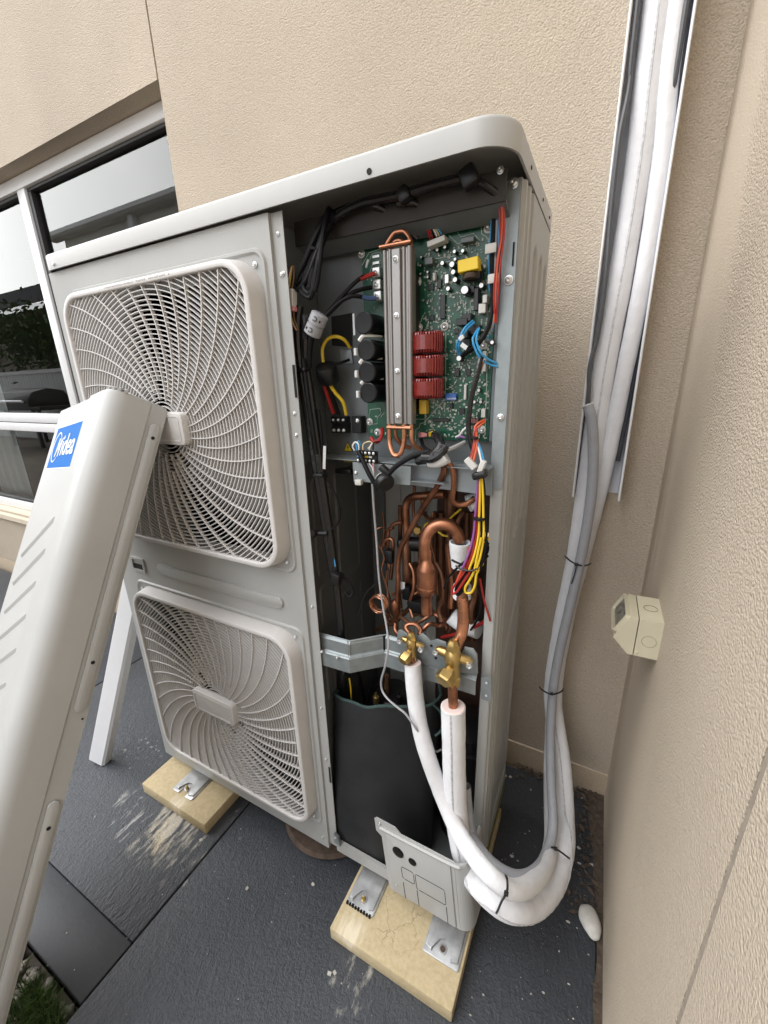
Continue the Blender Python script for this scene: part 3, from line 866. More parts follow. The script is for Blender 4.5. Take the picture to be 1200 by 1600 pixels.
RIBS, RINGS = [], []
RC = 0.045
for k in range(40):
    th0 = 2 * pi * k / 40
    r0 = 0.052 if k % 2 == 0 else (0.088 if k % 4 == 1 else 0.066)
    pts = []
    r = r0
    while r < 0.36:
        th = th0 + 0.46 * ((r - 0.05) / 0.2) ** 0.85 if r > 0.05 else th0
        x, z = r * cos(th), r * sin(th)
        if not inside_rr(x, z, GH + 0.003, RC):
            break
        pts.append((x, z)); r += 0.009
    if len(pts) > 2:
        RIBS.append(pts)
for k in range(39):
    r = 0.040 + k * 0.0079
    arcs, cur_ = [], []
    nseg = max(40, int(r * 520))
    start = 0
    ang = [2 * pi * i / nseg for i in range(nseg + 1)]
    ok = [inside_rr(r * cos(a), r * sin(a), GH + 0.003, RC) for a in ang]
    if all(ok):
        arcs.append([(r * cos(a), r * sin(a)) for a in ang])
    else:
        off = ok.index(False)
        seq = [(off + i) % nseg for i in range(nseg + 1)]
        for i in seq:
            if ok[i]:
                cur_.append((r * cos(ang[i]), r * sin(ang[i])))
            else:
                if len(cur_) > 1:
                    arcs.append(cur_)
                cur_ = []
        if len(cur_) > 1:
            arcs.append(cur_)
    if arcs:
        RINGS.append(arcs)

rib_meshes = []
for gi, (cx, cz) in enumerate(GR):
    gl_ = empty_part = None
    # frame: moulded rim
    def lp(d, y, r):
        return [(x + cx, y, z + cz) for x, z in rrect(-GH - d, GH + d, -GH - d, GH + d, r, 8)]
    fm = MB().sweep([lp(0.0150, 0.0, 0.058), lp(0.0105, -0.0265, 0.0548), lp(0.0098, -0.0282, 0.0542), lp(0.0084, -0.0290, 0.0528),
                     lp(0.0020, -0.0294, 0.0466), lp(0.0005, -0.0288, 0.0453), lp(0.0, -0.0275, 0.045), lp(0.0, 0.0, 0.045)])
    gl_ = part(fm, 'fan_grille', 'grille_plastic', sharp=60)
    YB0, YB1 = -0.0245, -0.0175
    if gi == 0:
        for arcs in RINGS:
            for a in arcs:
                m_ = MB()
                ribbon(m_, [(x + cx, z + cz) for x, z in a], 0.0016, YB0, YB1)
                rib_meshes.append(('grille_ring', part(m_, 'grille_ring', 'grille_plastic', gl_, fix=False)))
        for pts in RIBS:
            m_ = MB()
            ribbon(m_, [(x + cx, z + cz) for x, z in pts], 0.0019, YB0 - 0.0015, YB0 + 0.005)
            rib_meshes.append(('grille_rib', part(m_, 'grille_rib', 'grille_plastic', gl_, fix=False)))
    else:
        dx, dz = cx - GR[0][0], cz - GR[0][1]
        for nm, ob in rib_meshes:
            c = bpy.data.objects.new(nm, ob.data); col.objects.link(c)
            c.location = (dx, 0, dz); c.parent = gl_
    bd = MB().prism(rrect(cx - 0.068, cx + 0.068, cz - 0.030, cz + 0.030, 0.010, 4), 'y', YB0 + 0.004, -0.0385, 0.003)
    badge = part(bd, 'badge_plate', 'grille_plastic', gl_)
    part(MB().ring(rrect(cx - 0.060, cx + 0.060, cz - 0.023, cz + 0.023, 0.005, 3), rrect(cx - 0.0585, cx + 0.0585, cz - 0.0215, cz + 0.0215, 0.004, 3), 'y', -0.0385, -0.0395), 'badge_border', 'grille_plastic', gl_)
    if gi == 0:      # worn raised lettering on the rim: only bumps are left of it
        rn = random.Random(4); em = MB()
        for k in range(34):
            x = cx - 0.10 + k * 0.0058
            h = rn.uniform(0.002, 0.0038)
            if rn.random() < 0.14:
                continue
            em.box(x, x + rn.uniform(0.0022, 0.0045), -0.0300, -0.0288, cz + GH + 0.0058 - h / 2, cz + GH + 0.0058 + h / 2, 0.0005, 1)
        part(em, 'worn_embossing', 'grille_plastic', gl_)
    # fan and shroud behind
    part(MB().lathe([(0.235, 0.002), (0.225, -0.02), (0.222, -0.07), (0.236, -0.075), (0.24, 0.002)], (cx, 0.0, cz), FR, 48), 'shroud', 'fan_plastic')
    fan = part(MB().lathe([(0.002, 0.0), (0.05, 0.0), (0.062, 0.012), (0.062, 0.07), (0.0, 0.072)], (cx, 0.035, cz), (0, 1, 0), 28), 'fan', 'fan_plastic')
    for b in range(3):
        vs, fs = [], []
        a0 = b * 2 * pi / 3 + (0.5 if gi else 0.1)
        NA, NR = 10, 6
        for i in range(NA + 1):
            for j in range(NR + 1):
                rr_ = 0.055 + 0.16 * j / NR
                a = a0 + 1.55 * (i / NA) * (0.75 + 0.25 * j / NR) + 0.35 * (j / NR)
                vs.append((cx + rr_ * cos(a), 0.115 - 0.085 * i / NA + 0.01 * sin(pi * i / NA), cz + rr_ * sin(a)))
        for i in range(NA):
            for j in range(NR):
                q = i * (NR + 1) + j
                fs.append((q, q + 1, q + NR + 2, q + NR + 1))
        part(MB().add(vs, fs), 'fan_blade', 'fan_plastic', fan, fix=False)

# ---- carcass: base pan, back coil, partition, side panel
base = MB().box(0.004, UW - 0.03, 0.010, UD - 0.01, 0.006, 0.014)
base.box(0.629, 0.90, 0.003, 0.0045, 0.004, 0.036)
base.box(0.629, 0.90, 0.0045, 0.010, 0.0345, 0.036)
part(MB().box(0.612, 0.925, 0.011, 0.26, 0.0145, 0.020), 'pan_liner', 'partition')
bp_ = part(base, 'base_pan', 'paint')
part(MB().prism([(0.629, 0.040), (0.645, 0.036), (0.640, 0.060), (0.629, 0.068)], 'y', -0.004, 0.0028, 0.0008), 'corner_tab', 'galvanised', bp_)
part(screw_mb((0.6335, -0.0045, 0.060), FR, 0.003), 'screw', 'screw_metal', bp_)
part(MB().box(0.006, 0.605, 0.285, 0.310, 0.016, 1.29), 'condenser_coil', 'fins')
part(MB().box(0.60, 0.645, 0.262, 0.270, 0.016, 1.29), 'rear_corner', 'grey_sheet')
part(MB().box(0.772, 0.945, 0.275, 0.300, 0.016, 1.29), 'condenser_coil', 'fins')
mat('rear_sheet', (0.42, 0.42, 0.39), 0.5, vary=0.06, vscale=8)
rp = MB().box(0.645, 0.772, 0.270, 0.274, 0.016, 1.29)
for x in (0.684, 0.716, 0.746):
    rp.box(x - 0.002, x + 0.002, 0.2665, 0.270, 0.05, 1.0, 0.0015, 1)
part(rp, 'rear_panel', 'rear_sheet')
pt = MB().box(0.606, 0.610, 0.012, 0.262, 0.016, 1.295)
parti = part(pt, 'partition', 'partition')
for (y0, y1, z0, z1) in ((0.04, 0.10, 0.70, 0.90), (0.04, 0.10, 0.52, 0.68), (0.04, 0.075, 0.40, 0.50), (0.115, 0.20, 0.66, 0.90), (0.115, 0.20, 0.44, 0.63)):
    o_ = rrect(y0, y1, z0, z1, 0.012, 4); i_ = rrect(y0 + 0.004, y1 - 0.004, z0 + 0.004, z1 - 0.004, 0.009, 4)
    i2 = rrect(y0 + 0.008, y1 - 0.008, z0 + 0.008, z1 - 0.008, 0.006, 4)
    part(MB().sweep([[(0.610, a, b) for a, b in o_], [(0.613, a, b) for a, b in i_], [(0.6102, a, b) for a, b in i2]]), 'pressed_rim', 'partition', parti)
# bright folded edge of the partition and the electrical box's side
part(MB().box(0.6085, 0.6245, 0.0085, 0.0105, 0.935, 1.29), 'partition_flange', 'zinc_plate', parti)
ebox_side = MB().box(0.611, 0.6125, 0.011, 0.0995, 0.932, 1.29)
# ---- electrical box
ebox = part(MB().prism([(0.6125, 0.938), (0.930, 0.938), (0.930, 1.262), (0.712, 1.272), (0.700, 1.300), (0.6125, 1.300)], 'y', 0.1005, 0.1025), 'electrical_box', 'grey_sheet')
part(ebox_side, 'box_side', 'grey_sheet', ebox)
part(MB().box(0.6125, 0.930, 0.060, 0.100, 0.936, 0.938), 'box_floor', 'zinc_plate', ebox)
part(MB().prism([(0.6394, 0.1000, 1.1738)[::2], (0.6805, 0.1000, 1.1759)[::2], (0.6786, 0.1000, 1.1227)[::2], (0.6371, 0.1000, 1.1283)[::2]], 'y', 0.1, 0.0995), 'opening', 'hole_black', ebox)
part(MB().prism([(0.6541, 0.0900, 1.1236)[::2], (0.6654, 0.0900, 1.1179)[::2], (0.6771, 0.0900, 1.1203)[::2], (0.6795, 0.0900, 1.0969)[::2], (0.6549, 0.0900, 1.0979)[::2]], 'y', 0.099, 0.097, 0.001), 'bent_tab', 'zinc_plate', ebox)
# rails under the top cover
rl = MB()
rl.prism([(0.090, 1.300), (0.090, 1.262), (0.098, 1.262), (0.098, 1.300)], 'x', 0.612, 0.932)
rl.prism([(0.100, 1.262), (0.118, 1.262), (0.118, 1.258), (0.100, 1.258)], 'x', 0.612, 0.932)
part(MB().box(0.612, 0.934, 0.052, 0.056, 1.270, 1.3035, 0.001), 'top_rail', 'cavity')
part(MB().prism([(0.056, 1.270), (0.056, 1.2735), (0.086, 1.262), (0.086, 1.2585)], 'x', 0.612, 0.934), 'top_rail', 'grey_sheet')
part(MB().box(0.690, 0.935, 0.125, 0.127, 1.20, 1.302), 'rear_shade_plate', 'cavity')  # dark sheet standing in for the shade between board top and rail
part(screw_mb((0.9262, 0.0515, 1.3020), FR, 0.0035), 'screw', 'screw_metal')

# lower rail with a folded plate carrying the small terminal block
part(MB().prism([(0.7940, 0.0750, 0.9377)[::2], (0.9310, 0.0750, 0.9414)[::2], (0.9326, 0.0750, 0.8936)[::2], (0.7937, 0.0750, 0.8995)[::2]], 'y', 0.075, 0.077), 'cross_rail', 'zinc_plate', ebox)
part(MB().prism([(0.6953, 0.0550, 0.9351)[::2], (0.8052, 0.0550, 0.9347)[::2], (0.8038, 0.0550, 0.9039)[::2], (0.6960, 0.0550, 0.9011)[::2]], 'y', 0.055, 0.0565, 0.0006), 'terminal_bracket', 'galvanised', ebox)
part(MB().obox((0.8318, 0.0660, 0.9102), (1, 0, 0), (0, 1, 0), (0, 0, 1), 0.060, 0.02, 0.0015), 'bracket_lip', 'zinc_plate', ebox)
part(screw_mb((0.7011, 0.0545, 0.9165), FR, 0.0028), 'screw', 'screw_metal', ebox)
part(MB().box(*[v for ab in zip(((0.7030, 0.0500, 0.9028)[0], 0.045, (0.7030, 0.0500, 0.9028)[2] - 0.006), ((0.7159, 0.0500, 0.9039)[0], 0.0545, (0.7030, 0.0500, 0.9028)[2] + 0.004)) for v in ab], 0.002), 'clip', 'pcb_white', ebox)
part(MB().obox((0.6573, 0.0850, 0.9106), (1, 0, 0), (0, 1, 0), (0, 0, 1), 0.034, 0.012, 0.010, 0.002), 'clip', 'black_plastic', ebox)

# ---- corner post and side panel
post = MB().prism([(0.927, 0.080), (0.9455, 0.080), (0.9455, 0.0815), (0.9285, 0.0815), (0.9285, 0.100), (0.927, 0.100)], 'z', 0.905, 1.300)
post_o = part(post, 'corner_post', 'galvanised')
part(screw_mb((0.9370, 0.0795, 1.2958), FR, 0.0048), 'screw', 'screw_metal', post_o)
part(screw_mb((0.9377, 0.0795, 1.1888), FR, 0.0048), 'screw', 'screw_metal', post_o)
part(screw_mb((0.9373, 0.0795, 1.0117), FR, 0.0042), 'screw', 'screw_metal', post_o)
part(MB().box(0.9405, 0.9425, 0.0785, 0.0799, 1.205, 1.232), 'slot', 'hole_black', post_o)
prof = [(0.930, 0.0825), (0.9465, 0.0825), (0.9465, 0.090), (0.9505, 0.093), (0.9505, 0.101), (0.9470, 0.103), (0.9470, 0.110), (0.9515, 0.114), (0.9515, 0.124), (0.9485, 0.127), (0.9485, 0.136), (0.952, 0.140), (0.944, 0.1405),
        (0.944, 0.3235), (0.952, 0.324)] + [(0.952 - 0.02 * (1 - cos(a * pi / 16)), 0.324 + 0.02 * sin(a * pi / 16)) for a in range(1, 9)] + [(0.88, 0.344)]
inner = [(x - 0.0016, y + (0.0016 if i == 0 else 0)) for i, (x, y) in enumerate(prof)]
sp = MB().prism(prof + inner[::-1], 'z', 0.050, UH)
side = part(sp, 'side_panel', 'paint')
part(MB().prism([(0.928, 0.90), (0.945, 0.90), (0.945, 0.012), (0.933, 0.012), (0.936, 0.5)], 'y', 0.081, 0.0824), 'side_flange', 'paint', side)
base2 = MB().prism([(0.905, 0.060), (0.9485, 0.088), (0.9485, 0.342), (0.905, 0.342)], 'z', 0.0, 0.047, 0.002)
part(base2, 'base_corner', 'paint')
part(MB().box(0.9484, 0.9505, 0.10, 0.338, 0.0, 0.047), 'moss_stain', 'moss')
# pressed face of the side panel: recessed flutes above, two stepped fields below
def sstep(a, b, x):
    t = min(1.0, max(0.0, (x - a) / (b - a)))
    return t * t * (3 - 2 * t)
def recess(y, z):
    d = 0.0
    for yc in (0.186, 0.243, 0.298):
        zz = min(max(z, 0.805), 1.235)
        q = sqrt((y - yc) ** 2 + (z - zz) ** 2)
        d = max(d, 0.009 * (1 - sstep(0.006, 0.0175, q)))
    for z0, z1, sl in ((0.52, 0.72, 0.9), (0.09, 0.42, 0.9)):
        e = min(y - 0.166, 0.314 - y, z - z0 - sl * (y - 0.166) * (z0 > 0.3), z1 + sl * (y - 0.166) - z)
        d = max(d, 0.004 * sstep(0.0, 0.007, e))
    return d
vs, fs = [], []
NY_, NZ_ = 66, 300
for a in range(NZ_ + 1):
    z = 0.050 + (UH - 0.050) * a / NZ_
    for b in range(NY_ + 1):
        y = 0.1405 + (0.324 - 0.1405) * b / NY_
        vs.append((0.9522 - recess(y, z), y, z))
for a in range(NZ_):
    for b in range(NY_):
        q = a * (NY_ + 1) + b
        fs.append((q, q + 1, q + NY_ + 2, q + NY_ + 1))
part(MB().add(vs, fs), 'pressed_face', 'paint', side, fix=False, sharp=60)
def bead(pts, r, name='pressed_bead', par=None, m='paint'):
    return part(MB().tube(pts, r, 6, 6), name, m, par or side)

# ---- feet
def foot(x0, x1, slot, bolt=True):
    y0 = -0.060
    mb = MB()
    if slot:       # two lobes either side of an open slot
        c = (x0 + x1) / 2
        pts = [(x0, 0.03), (x0, y0 + 0.004), (x0 + 0.004, y0), (c - 0.014, y0), (c - 0.012, y0 + 0.012), (c - 0.010, y0 + 0.020), (c, y0 + 0.026), (c + 0.010, y0 + 0.020), (c + 0.012, y0 + 0.012), (c + 0.014, y0), (x1 - 0.004, y0), (x1, y0 + 0.004), (x1, 0.03)]
    else:
        pts = [(x0, 0.03), (x0, y0 + 0.003), (x0 + 0.003, y0), (x1 - 0.003, y0), (x1, y0 + 0.003), (x1, 0.03)]
    mb.prism(pts, 'z', -0.0245, -0.0215, 0.001)
    f_ = part(mb, 'foot', 'foot_metal')
    c = (x0 + x1) / 2
    ridge = MB()
    rp_ = [(x0 + 0.004, 0.028), (x0 + 0.004, y0 + 0.010), (c - 0.020, y0 + 0.006), (c - 0.018, y0 + 0.020), (c - 0.012, y0 + 0.032), (c, y0 + 0.037), (c + 0.012, y0 + 0.032), (c + 0.018, y0 + 0.020), (c + 0.020, y0 + 0.006), (x1 - 0.004, y0 + 0.010), (x1 - 0.004, 0.028)]
    ridge.prism(rp_, 'z', -0.0216, -0.0170, 0.0022, 3)
    part(ridge, 'raised_pressing', 'foot_metal', f_)
    if bolt:
        b_ = MB().lathe([(0.0085, 0), (0.0085, 0.0012)], (c, y0 + 0.019, -0.0215), (0, 0, 1), 18)
        part(b_, 'washer', 'screw_metal', f_)
        part(MB().lathe([(0.005, 0.0012), (0.005, 0.005), (0.0035, 0.0062), (0.002, 0.012), (0.0, 0.013)], (c, y0 + 0.019, -0.0215), (0, 0, 1), 6), 'bolt', 'brass', f_)
    else:
        part(MB().lathe([(0.0055, 0), (0.0055, 0.0006)], (c, y0 + 0.019, -0.0212), (0, 0, 1), 18), 'bolt_hole', 'rusty_pad', f_)
        part(MB().ring([(c + 0.0085 * cos(a * pi / 9), y0 + 0.019 + 0.0085 * sin(a * pi / 9)) for a in range(18)], [(c + 0.0055 * cos(a * pi / 9), y0 + 0.019 + 0.0055 * sin(a * pi / 9)) for a in range(18)], 'z', -0.0214, -0.0200), 'washer', 'screw_metal', f_)
    return f_
foot(0.106, 0.186, True)
foot(0.693, 0.760, False)
foot(0.873, 0.948, False, False)
pk = MB()
for k in range(9):
    pk.box(0.695 + k * 0.007, 0.699 + k * 0.007, -0.0635, -0.0585, -0.0248, -0.0185 - 0.002 * (k % 2))
part(pk, 'packing_strip', 'black_rubber')

# ---- compressor in its felt jacket
JZ = 0.418
jk = curve([(0.5888, 0.1204, 0.4180), (0.5900, 0.0919, 0.4180), (0.6039, 0.0665, 0.4180), (0.6283, 0.0480, 0.4180), (0.6611, 0.0453, 0.4180), (0.7051, 0.0507, 0.4180), (0.7437, 0.0636, 0.4180), (0.7848, 0.0854, 0.4180), (0.8157, 0.1081, 0.4180), (0.8293, 0.1286, 0.4180), (0.8327, 0.1508, 0.4180), (0.8183, 0.1786, 0.4180)], 5)
jc = Vector((sum(p.x for p in jk) / len(jk), sum(p.y for p in jk) / len(jk), 0))
jl = []
NZ = 10
for i in range(NZ + 1):
    z = 0.024 + (JZ - 0.024) * i / NZ
    s_ = 1 - 0.015 * sin(pi * i / NZ)
    jl.append([(max(0.6155, jc.x + (p.x - jc.x) * s_), max(0.013, jc.y + (p.y - jc.y) * s_ - 0.050 * (1 - i / NZ)), z + 0.010 * noise.noise(Vector((p.x * 22, p.y * 22, 0))) * (i / NZ) ** 3) for p in jk])
def strip(mb, loops, thick):
    """open sheet with thickness towards jc"""
    k = len(loops[0]); nl = len(loops)
    inn_ = [[tuple(Vector(p) + (Vector((jc.x, jc.y, p[2])) - Vector(p)).normalized() * thick) for p in lp_] for lp_ in loops]
    vs = [p for lp_ in loops for p in lp_] + [p for lp_ in inn_ for p in lp_]
    o_ = nl * k; fs = []
    for a in range(nl - 1):
        for i in range(k - 1):
            q = a * k + i
            fs.append((q, q + 1, q + k + 1, q + k)); fs.append((o_ + q, o_ + q + k, o_ + q + k + 1, o_ + q + 1))
    for i in range(k - 1):
        t_ = (nl - 1) * k + i
        fs.append((t_, t_ + 1, o_ + t_ + 1, o_ + t_)); fs.append((i, o_ + i, o_ + i + 1, i + 1))
    mb.add(vs, fs)
jm = MB(); strip(jm, jl, 0.005)
comp = part(jm, 'compressor_jacket', 'jacket', sharp=60)
rimp = [(p[0], p[1], p[2] + 0.001) for p in jl[-1]]
part(MB().tube([(p[0] + (jc.x - p[0]) * 0.02, p[1] + (jc.y - p[1]) * 0.02, p[2]) for p in rimp], 0.0033, 6, smooth=False), 'jacket_rim', 'jacket_edge', comp)
flap = MB().tube([(0.8234, 0.1178, 0.4180), (0.8388, 0.1228, 0.4000), (0.8480, 0.1138, 0.3850), (0.8481, 0.1023, 0.3720), (0.8387, 0.0940, 0.3620)], 0.0028, 6)
part(flap, 'jacket_flap_edge', 'jacket_edge', comp)
cfx, cfy = 0.715, 0.150
part(MB().lathe([(0.066, 0.03), (0.067, 0.33), (0.060, 0.365), (0.04, 0.385), (0.0, 0.39)], (cfx, cfy, 0.0), (0, 0, 1), 28), 'compressor', 'black_plastic')
for k in range(3):
    a = k * 2.1
    part(MB().lathe([(0.007, 0), (0.007, 0.018), (0.003, 0.02), (0.003, 0.028)], (cfx + 0.03 * cos(a), cfy - 0.03 + 0.03 * sin(a), 0.39), (0, 0, 1), 10), 'terminal_stud', 'brass' if k else 'black_plastic')
part(MB().lathe([(0.06, 0.03), (0.062, 0.30), (0.055, 0.335), (0.02, 0.35), (0.0, 0.352)], (0.885, 0.185, 0.0), (0, 0, 1), 26), 'accumulator', 'cap_sleeve')
part(MB().lathe([(0.0625, 0.0), (0.064, 0.004), (0.0625, 0.008)], (0.885, 0.185, 0.30), (0, 0, 1), 26), 'accumulator_band', 'black_plastic')

# ---- galvanised valve bracket
def folded(plan, z0, z1, t=0.0018):
    """sheet following a plan polyline, with a rolled lip top and a mid ridge"""
    mb_ = MB()
    for a, b in zip(plan[:-1], plan[1:]):
        a, b = Vector(a), Vector(b)
        d = (b - a).normalized(); n_ = Vector((-d.y, d.x))
        for zz0, zz1, off in ((z0, z0 + (z1 - z0) * 0.46, 0.0), (z0 + (z1 - z0) * 0.54, z1 - 0.006, 0.006)):
            q = [a + n_ * off, b + n_ * off, b + n_ * (off + t), a + n_ * (off + t)]
            mb_.prism([(p.x, p.y) for p in q], 'z', zz0, zz1)
        zm0, zm1 = z0 + (z1 - z0) * 0.46, z0 + (z1 - z0) * 0.54
        mb_.add([(a.x, a.y, zm0), (b.x, b.y, zm0), (b.x + n_.x * 0.006, b.y + n_.y * 0.006, zm1), (a.x + n_.x * 0.006, a.y + n_.y * 0.006, zm1)], [(0, 1, 2, 3)])
        mb_.add([(a.x + n_.x * 0.006, a.y + n_.y * 0.006, z1 - 0.006), (b.x + n_.x * 0.006, b.y + n_.y * 0.006, z1 - 0.006), (b.x + n_.x * 0.011, b.y + n_.y * 0.011, z1), (a.x + n_.x * 0.011, a.y + n_.y * 0.011, z1)], [(0, 1, 2, 3)])
    return mb_
BZ0, BZ1 = 0.525, 0.592
plan = [(0.6155, 0.0120, 0.5283)[:2], (0.6874, 0.0300, 0.5154)[:2], (0.7390, 0.0780, 0.5140)[:2], (0.9406, 0.0700, 0.5055)[:2]]
plan = [(0.612, 0.010), (0.690, 0.014), (0.742, 0.062), (0.925, 0.062)]
brk = part(folded(plan, BZ0, BZ1), 'valve_bracket', 'galvanised')
rl_ = MB()
for zz in (BZ0 + (BZ1 - BZ0) * 0.5, BZ1):
    rl_.tube([(x, y + (0.003 if zz < BZ1 else 0.010), zz) for x, y in plan], 0.0011, 6, smooth=False)
part(rl_, 'folded_edge', 'galvanised', brk)
# upright plate the valves are screwed to
vp = [(0.7708, 0.0600, 0.5816)[::2], (0.7742, 0.0600, 0.6181)[::2], (0.7809, 0.0600, 0.6228)[::2], (0.7940, 0.0600, 0.6168)[::2], (0.7978, 0.0600, 0.5998)[::2], (0.8121, 0.0600, 0.6028)[::2], (0.8147, 0.0600, 0.6188)[::2], (0.8236, 0.0600, 0.6268)[::2], (0.8336, 0.0600, 0.6230)[::2], (0.8411, 0.0600, 0.6157)[::2],
      (0.8521, 0.0600, 0.6230)[::2], (0.8690, 0.0600, 0.6215)[::2], (0.8752, 0.0600, 0.6073)[::2], (0.8988, 0.0600, 0.6042)[::2], (0.9028, 0.0600, 0.6226)[::2], (0.9186, 0.0600, 0.6236)[::2], (0.9257, 0.0600, 0.6142)[::2], (0.9285, 0.0600, 0.5754)[::2], (0.8739, 0.0600, 0.5589)[::2], (0.7974, 0.0600, 0.5613)[::2]]
part(MB().prism(vp, 'y', 0.0605, 0.0585, 0.0008), 'valve_plate', 'galvanised', brk)
part(MB().prism([(0.9331, 0.0660, 0.5645)[::2], (0.9495, 0.0660, 0.5731)[::2], (0.9530, 0.0660, 0.5279)[::2], (0.9502, 0.0660, 0.5170)[::2], (0.9352, 0.0660, 0.5181)[::2]], 'y', 0.066, 0.0675, 0.0006), 'end_tab', 'galvanised', brk)
for p in ((0.9427, 0.0655, 0.5561), (0.9440, 0.0655, 0.5290)):
    part(screw_mb(p, FR, 0.0022), 'screw', 'screw_metal', brk)
for p in ((0.8420, 0.0580, 0.6064), (0.8509, 0.0580, 0.5831)):
    part(disc(p, FR, 0.0026), 'hole', 'hole_black', brk)
part(screw_mb((0.6308, 0.0080, 0.5603), FR, 0.003), 'screw', 'screw_metal', brk)
part(screw_mb((0.6656, 0.0100, 0.5568), FR, 0.003), 'screw', 'screw_metal', brk)

def valve(c, s, pipe_to, cap_out):
    """brass stop valve: body, hex cap to the front, stem cap on top, lower flare nut, two screws in ears"""
    c = Vector(c)
    Z = Vector((0, 0, 1)); Y = Vector((0, -1, 0)); X = Vector((1, 0, 0))
    body = MB().lathe([(0.011 * s, -0.030 * s), (0.0125 * s, -0.018 * s), (0.0105 * s, -0.008 * s), (0.0135 * s, 0.0), (0.0125 * s, 0.012 * s), (0.009 * s, 0.018 * s)], c, Z, 18)
    body.lathe([(0.0035 * s, -0.030 * s), (0.0075 * s, -0.024 * s), (0.008 * s, 0.0), (0.0075 * s, 0.024 * s), (0.0035 * s, 0.030 * s)], c + Vector((0, 0.004, 0.004 * s)), (X - Z * 0.12), 12)
    v_ = part(body, 'service_valve', 'brass')
    part(MB().lathe([(0.0105 * s, 0.016 * s), (0.0105 * s, 0.026 * s), (0.0085 * s, 0.030 * s), (0.006 * s, 0.034 * s), (0.001, 0.036 * s)], c, Z, 6), 'stem_cap', 'brass', v_)
    n_ = (Y * 1.0 + Z * -0.35 + X * -0.25).normalized()
    part(MB().lathe([(0.010 * s, 0.0), (0.010 * s, 0.014 * s), (0.0150 * s, 0.016 * s), (0.0150 * s, cap_out - 0.003), (0.0125 * s, cap_out), (0.001, cap_out + 0.0006)], c + Z * (-0.014 * s), n_, 6), 'hex_cap', 'brass', v_)
    part(MB().lathe([(0.0125 * s, -0.046 * s), (0.0135 * s, -0.044 * s), (0.0135 * s, -0.030 * s), (0.011 * s, -0.027 * s)], c, Z, 6), 'flare_nut', 'brass', v_)
    for k in (-1, 1):
        q = c + X * (k * 0.027 * s) + Vector((0, -0.003, 0.004 * s - k * 0.003 * s))
        part(MB().lathe([(0.0052, 0), (0.0052, 0.006), (0.0035, 0.0065), (0.0033, 0.004), (0.0005, 0.0035)], q, Y, 12), 'screw', 'screw_metal', v_)
    return v_
valve((0.8088, 0.0440, 0.6066), 0.78, None, 0.028)
valve((0.8890, 0.0400, 0.6055), 1.12, None, 0.034)

# ---- loose pipe cover plate hanging at the bottom corner
PO = Vector((0.764, -0.016, 0.0)); 
def plate_frame(tilt=0.10, yaw=-0.06):
    U = Vector((cos(tilt), -0.05, sin(tilt))).normalized(); V = Vector((-sin(tilt), 0, cos(tilt)))
    V = (V - U * U.dot(V)).normalized(); N = U.cross(V)
    return U, V, N
U_, V_, N_ = plate_frame()
PF = (Vector((0.768, -0.012, 0.012)), U_, V_, N_)
def pp(u, v, h=0.0):
    return PF[0] + U_ * u + V_ * v + N_ * h
sh = [(0.010, 0.0), (0.172, 0.0), (0.172, 0.182), (0.060, 0.184), (0.048, 0.196), (0.004, 0.198), (-0.002, 0.192), (-0.002, 0.160), (0.010, 0.150)]
pc = part(MB().prism(sh, 'z', -0.0008, 0.0008, frame=PF), 'pipe_cover', 'paint_bright')
# rounded corner and side return
lps = []
for k in range(9):
    a = k / 8 * pi / 2
    lps.append((0.172 + 0.024 * sin(a), -0.024 * (1 - cos(a))))
lps.append((0.196, -0.085))
rc = MB()
for (u0, h0), (u1, h1) in zip(lps[:-1], lps[1:]):
    q = [pp(u0, 0.0 + 0.0, h0), pp(u1, 0.0, h1), pp(u1, 0.182, h1), pp(u0, 0.182, h0)]
    rc.add(q, [(0, 1, 2, 3)])
part(rc, 'rounded_return', 'paint_bright', pc, sharp=60)
part(MB().tube([pp(0.012, 0.178, 0.003), pp(0.165, 0.177, 0.003), pp(0.184, 0.177, -0.003), pp(0.193, 0.177, -0.018), pp(0.193, 0.178, -0.085)], 0.0042, 6, 5), 'rolled_edge', 'paint_bright', pc)
part(MB().prism([(0.022, 0.004), (0.165, 0.004), (0.165, 0.172), (0.028, 0.172), (0.022, 0.166)], 'z', 0.0008, 0.0045, 0.003, frame=PF), 'pressed_face', 'paint_bright', pc)
part(MB().lathe([(0.0125, 0.0), (0.0125, 0.002), (0.010, 0.003), (0.003, 0.0025)], pp(0.050, 0.136, 0.0045), N_, 22), 'grommet', 'black_rubber', pc)
part(MB().lathe([(0.0085, 0.0), (0.0085, 0.002), (0.006, 0.003), (0.002, 0.0025)], pp(0.082, 0.130, 0.0045), N_, 18), 'grommet', 'black_rubber', pc)
for (x0, x1, z0, z1) in ((0.052, 0.080, 0.065, 0.098), (0.084, 0.148, 0.056, 0.098)):
    lpk = rrect(x0, x1, z0, z1, 0.005, 4)
    gap = MB()
    kk = len(lpk)
    for i in range(kk):
        if i % 7 == 3:
            continue
        a, b = lpk[i], lpk[(i + 1) % kk]
        gap.tube([pp(a[0], a[1], 0.0045), pp(b[0], b[1], 0.0045)], 0.0007, 4, smooth=False, caps=False)
    part(gap, 'knockout_line', 'hole_black', pc)
for x in (0.052, 0.084, 0.148):
    part(MB().tube([pp(x, 0.006, 0.0045), pp(x, 0.052, 0.0045)], 0.0008, 4, smooth=False), 'knockout_line', 'hole_black', pc)
part(screw_mb(pp(0.010, 0.186, 0.0008), N_, 0.0032), 'screw', 'screw_metal', pc)
part(screw_mb(pp(0.032, 0.030, 0.0045), N_, 0.002), 'screw', 'screw_metal', pc)

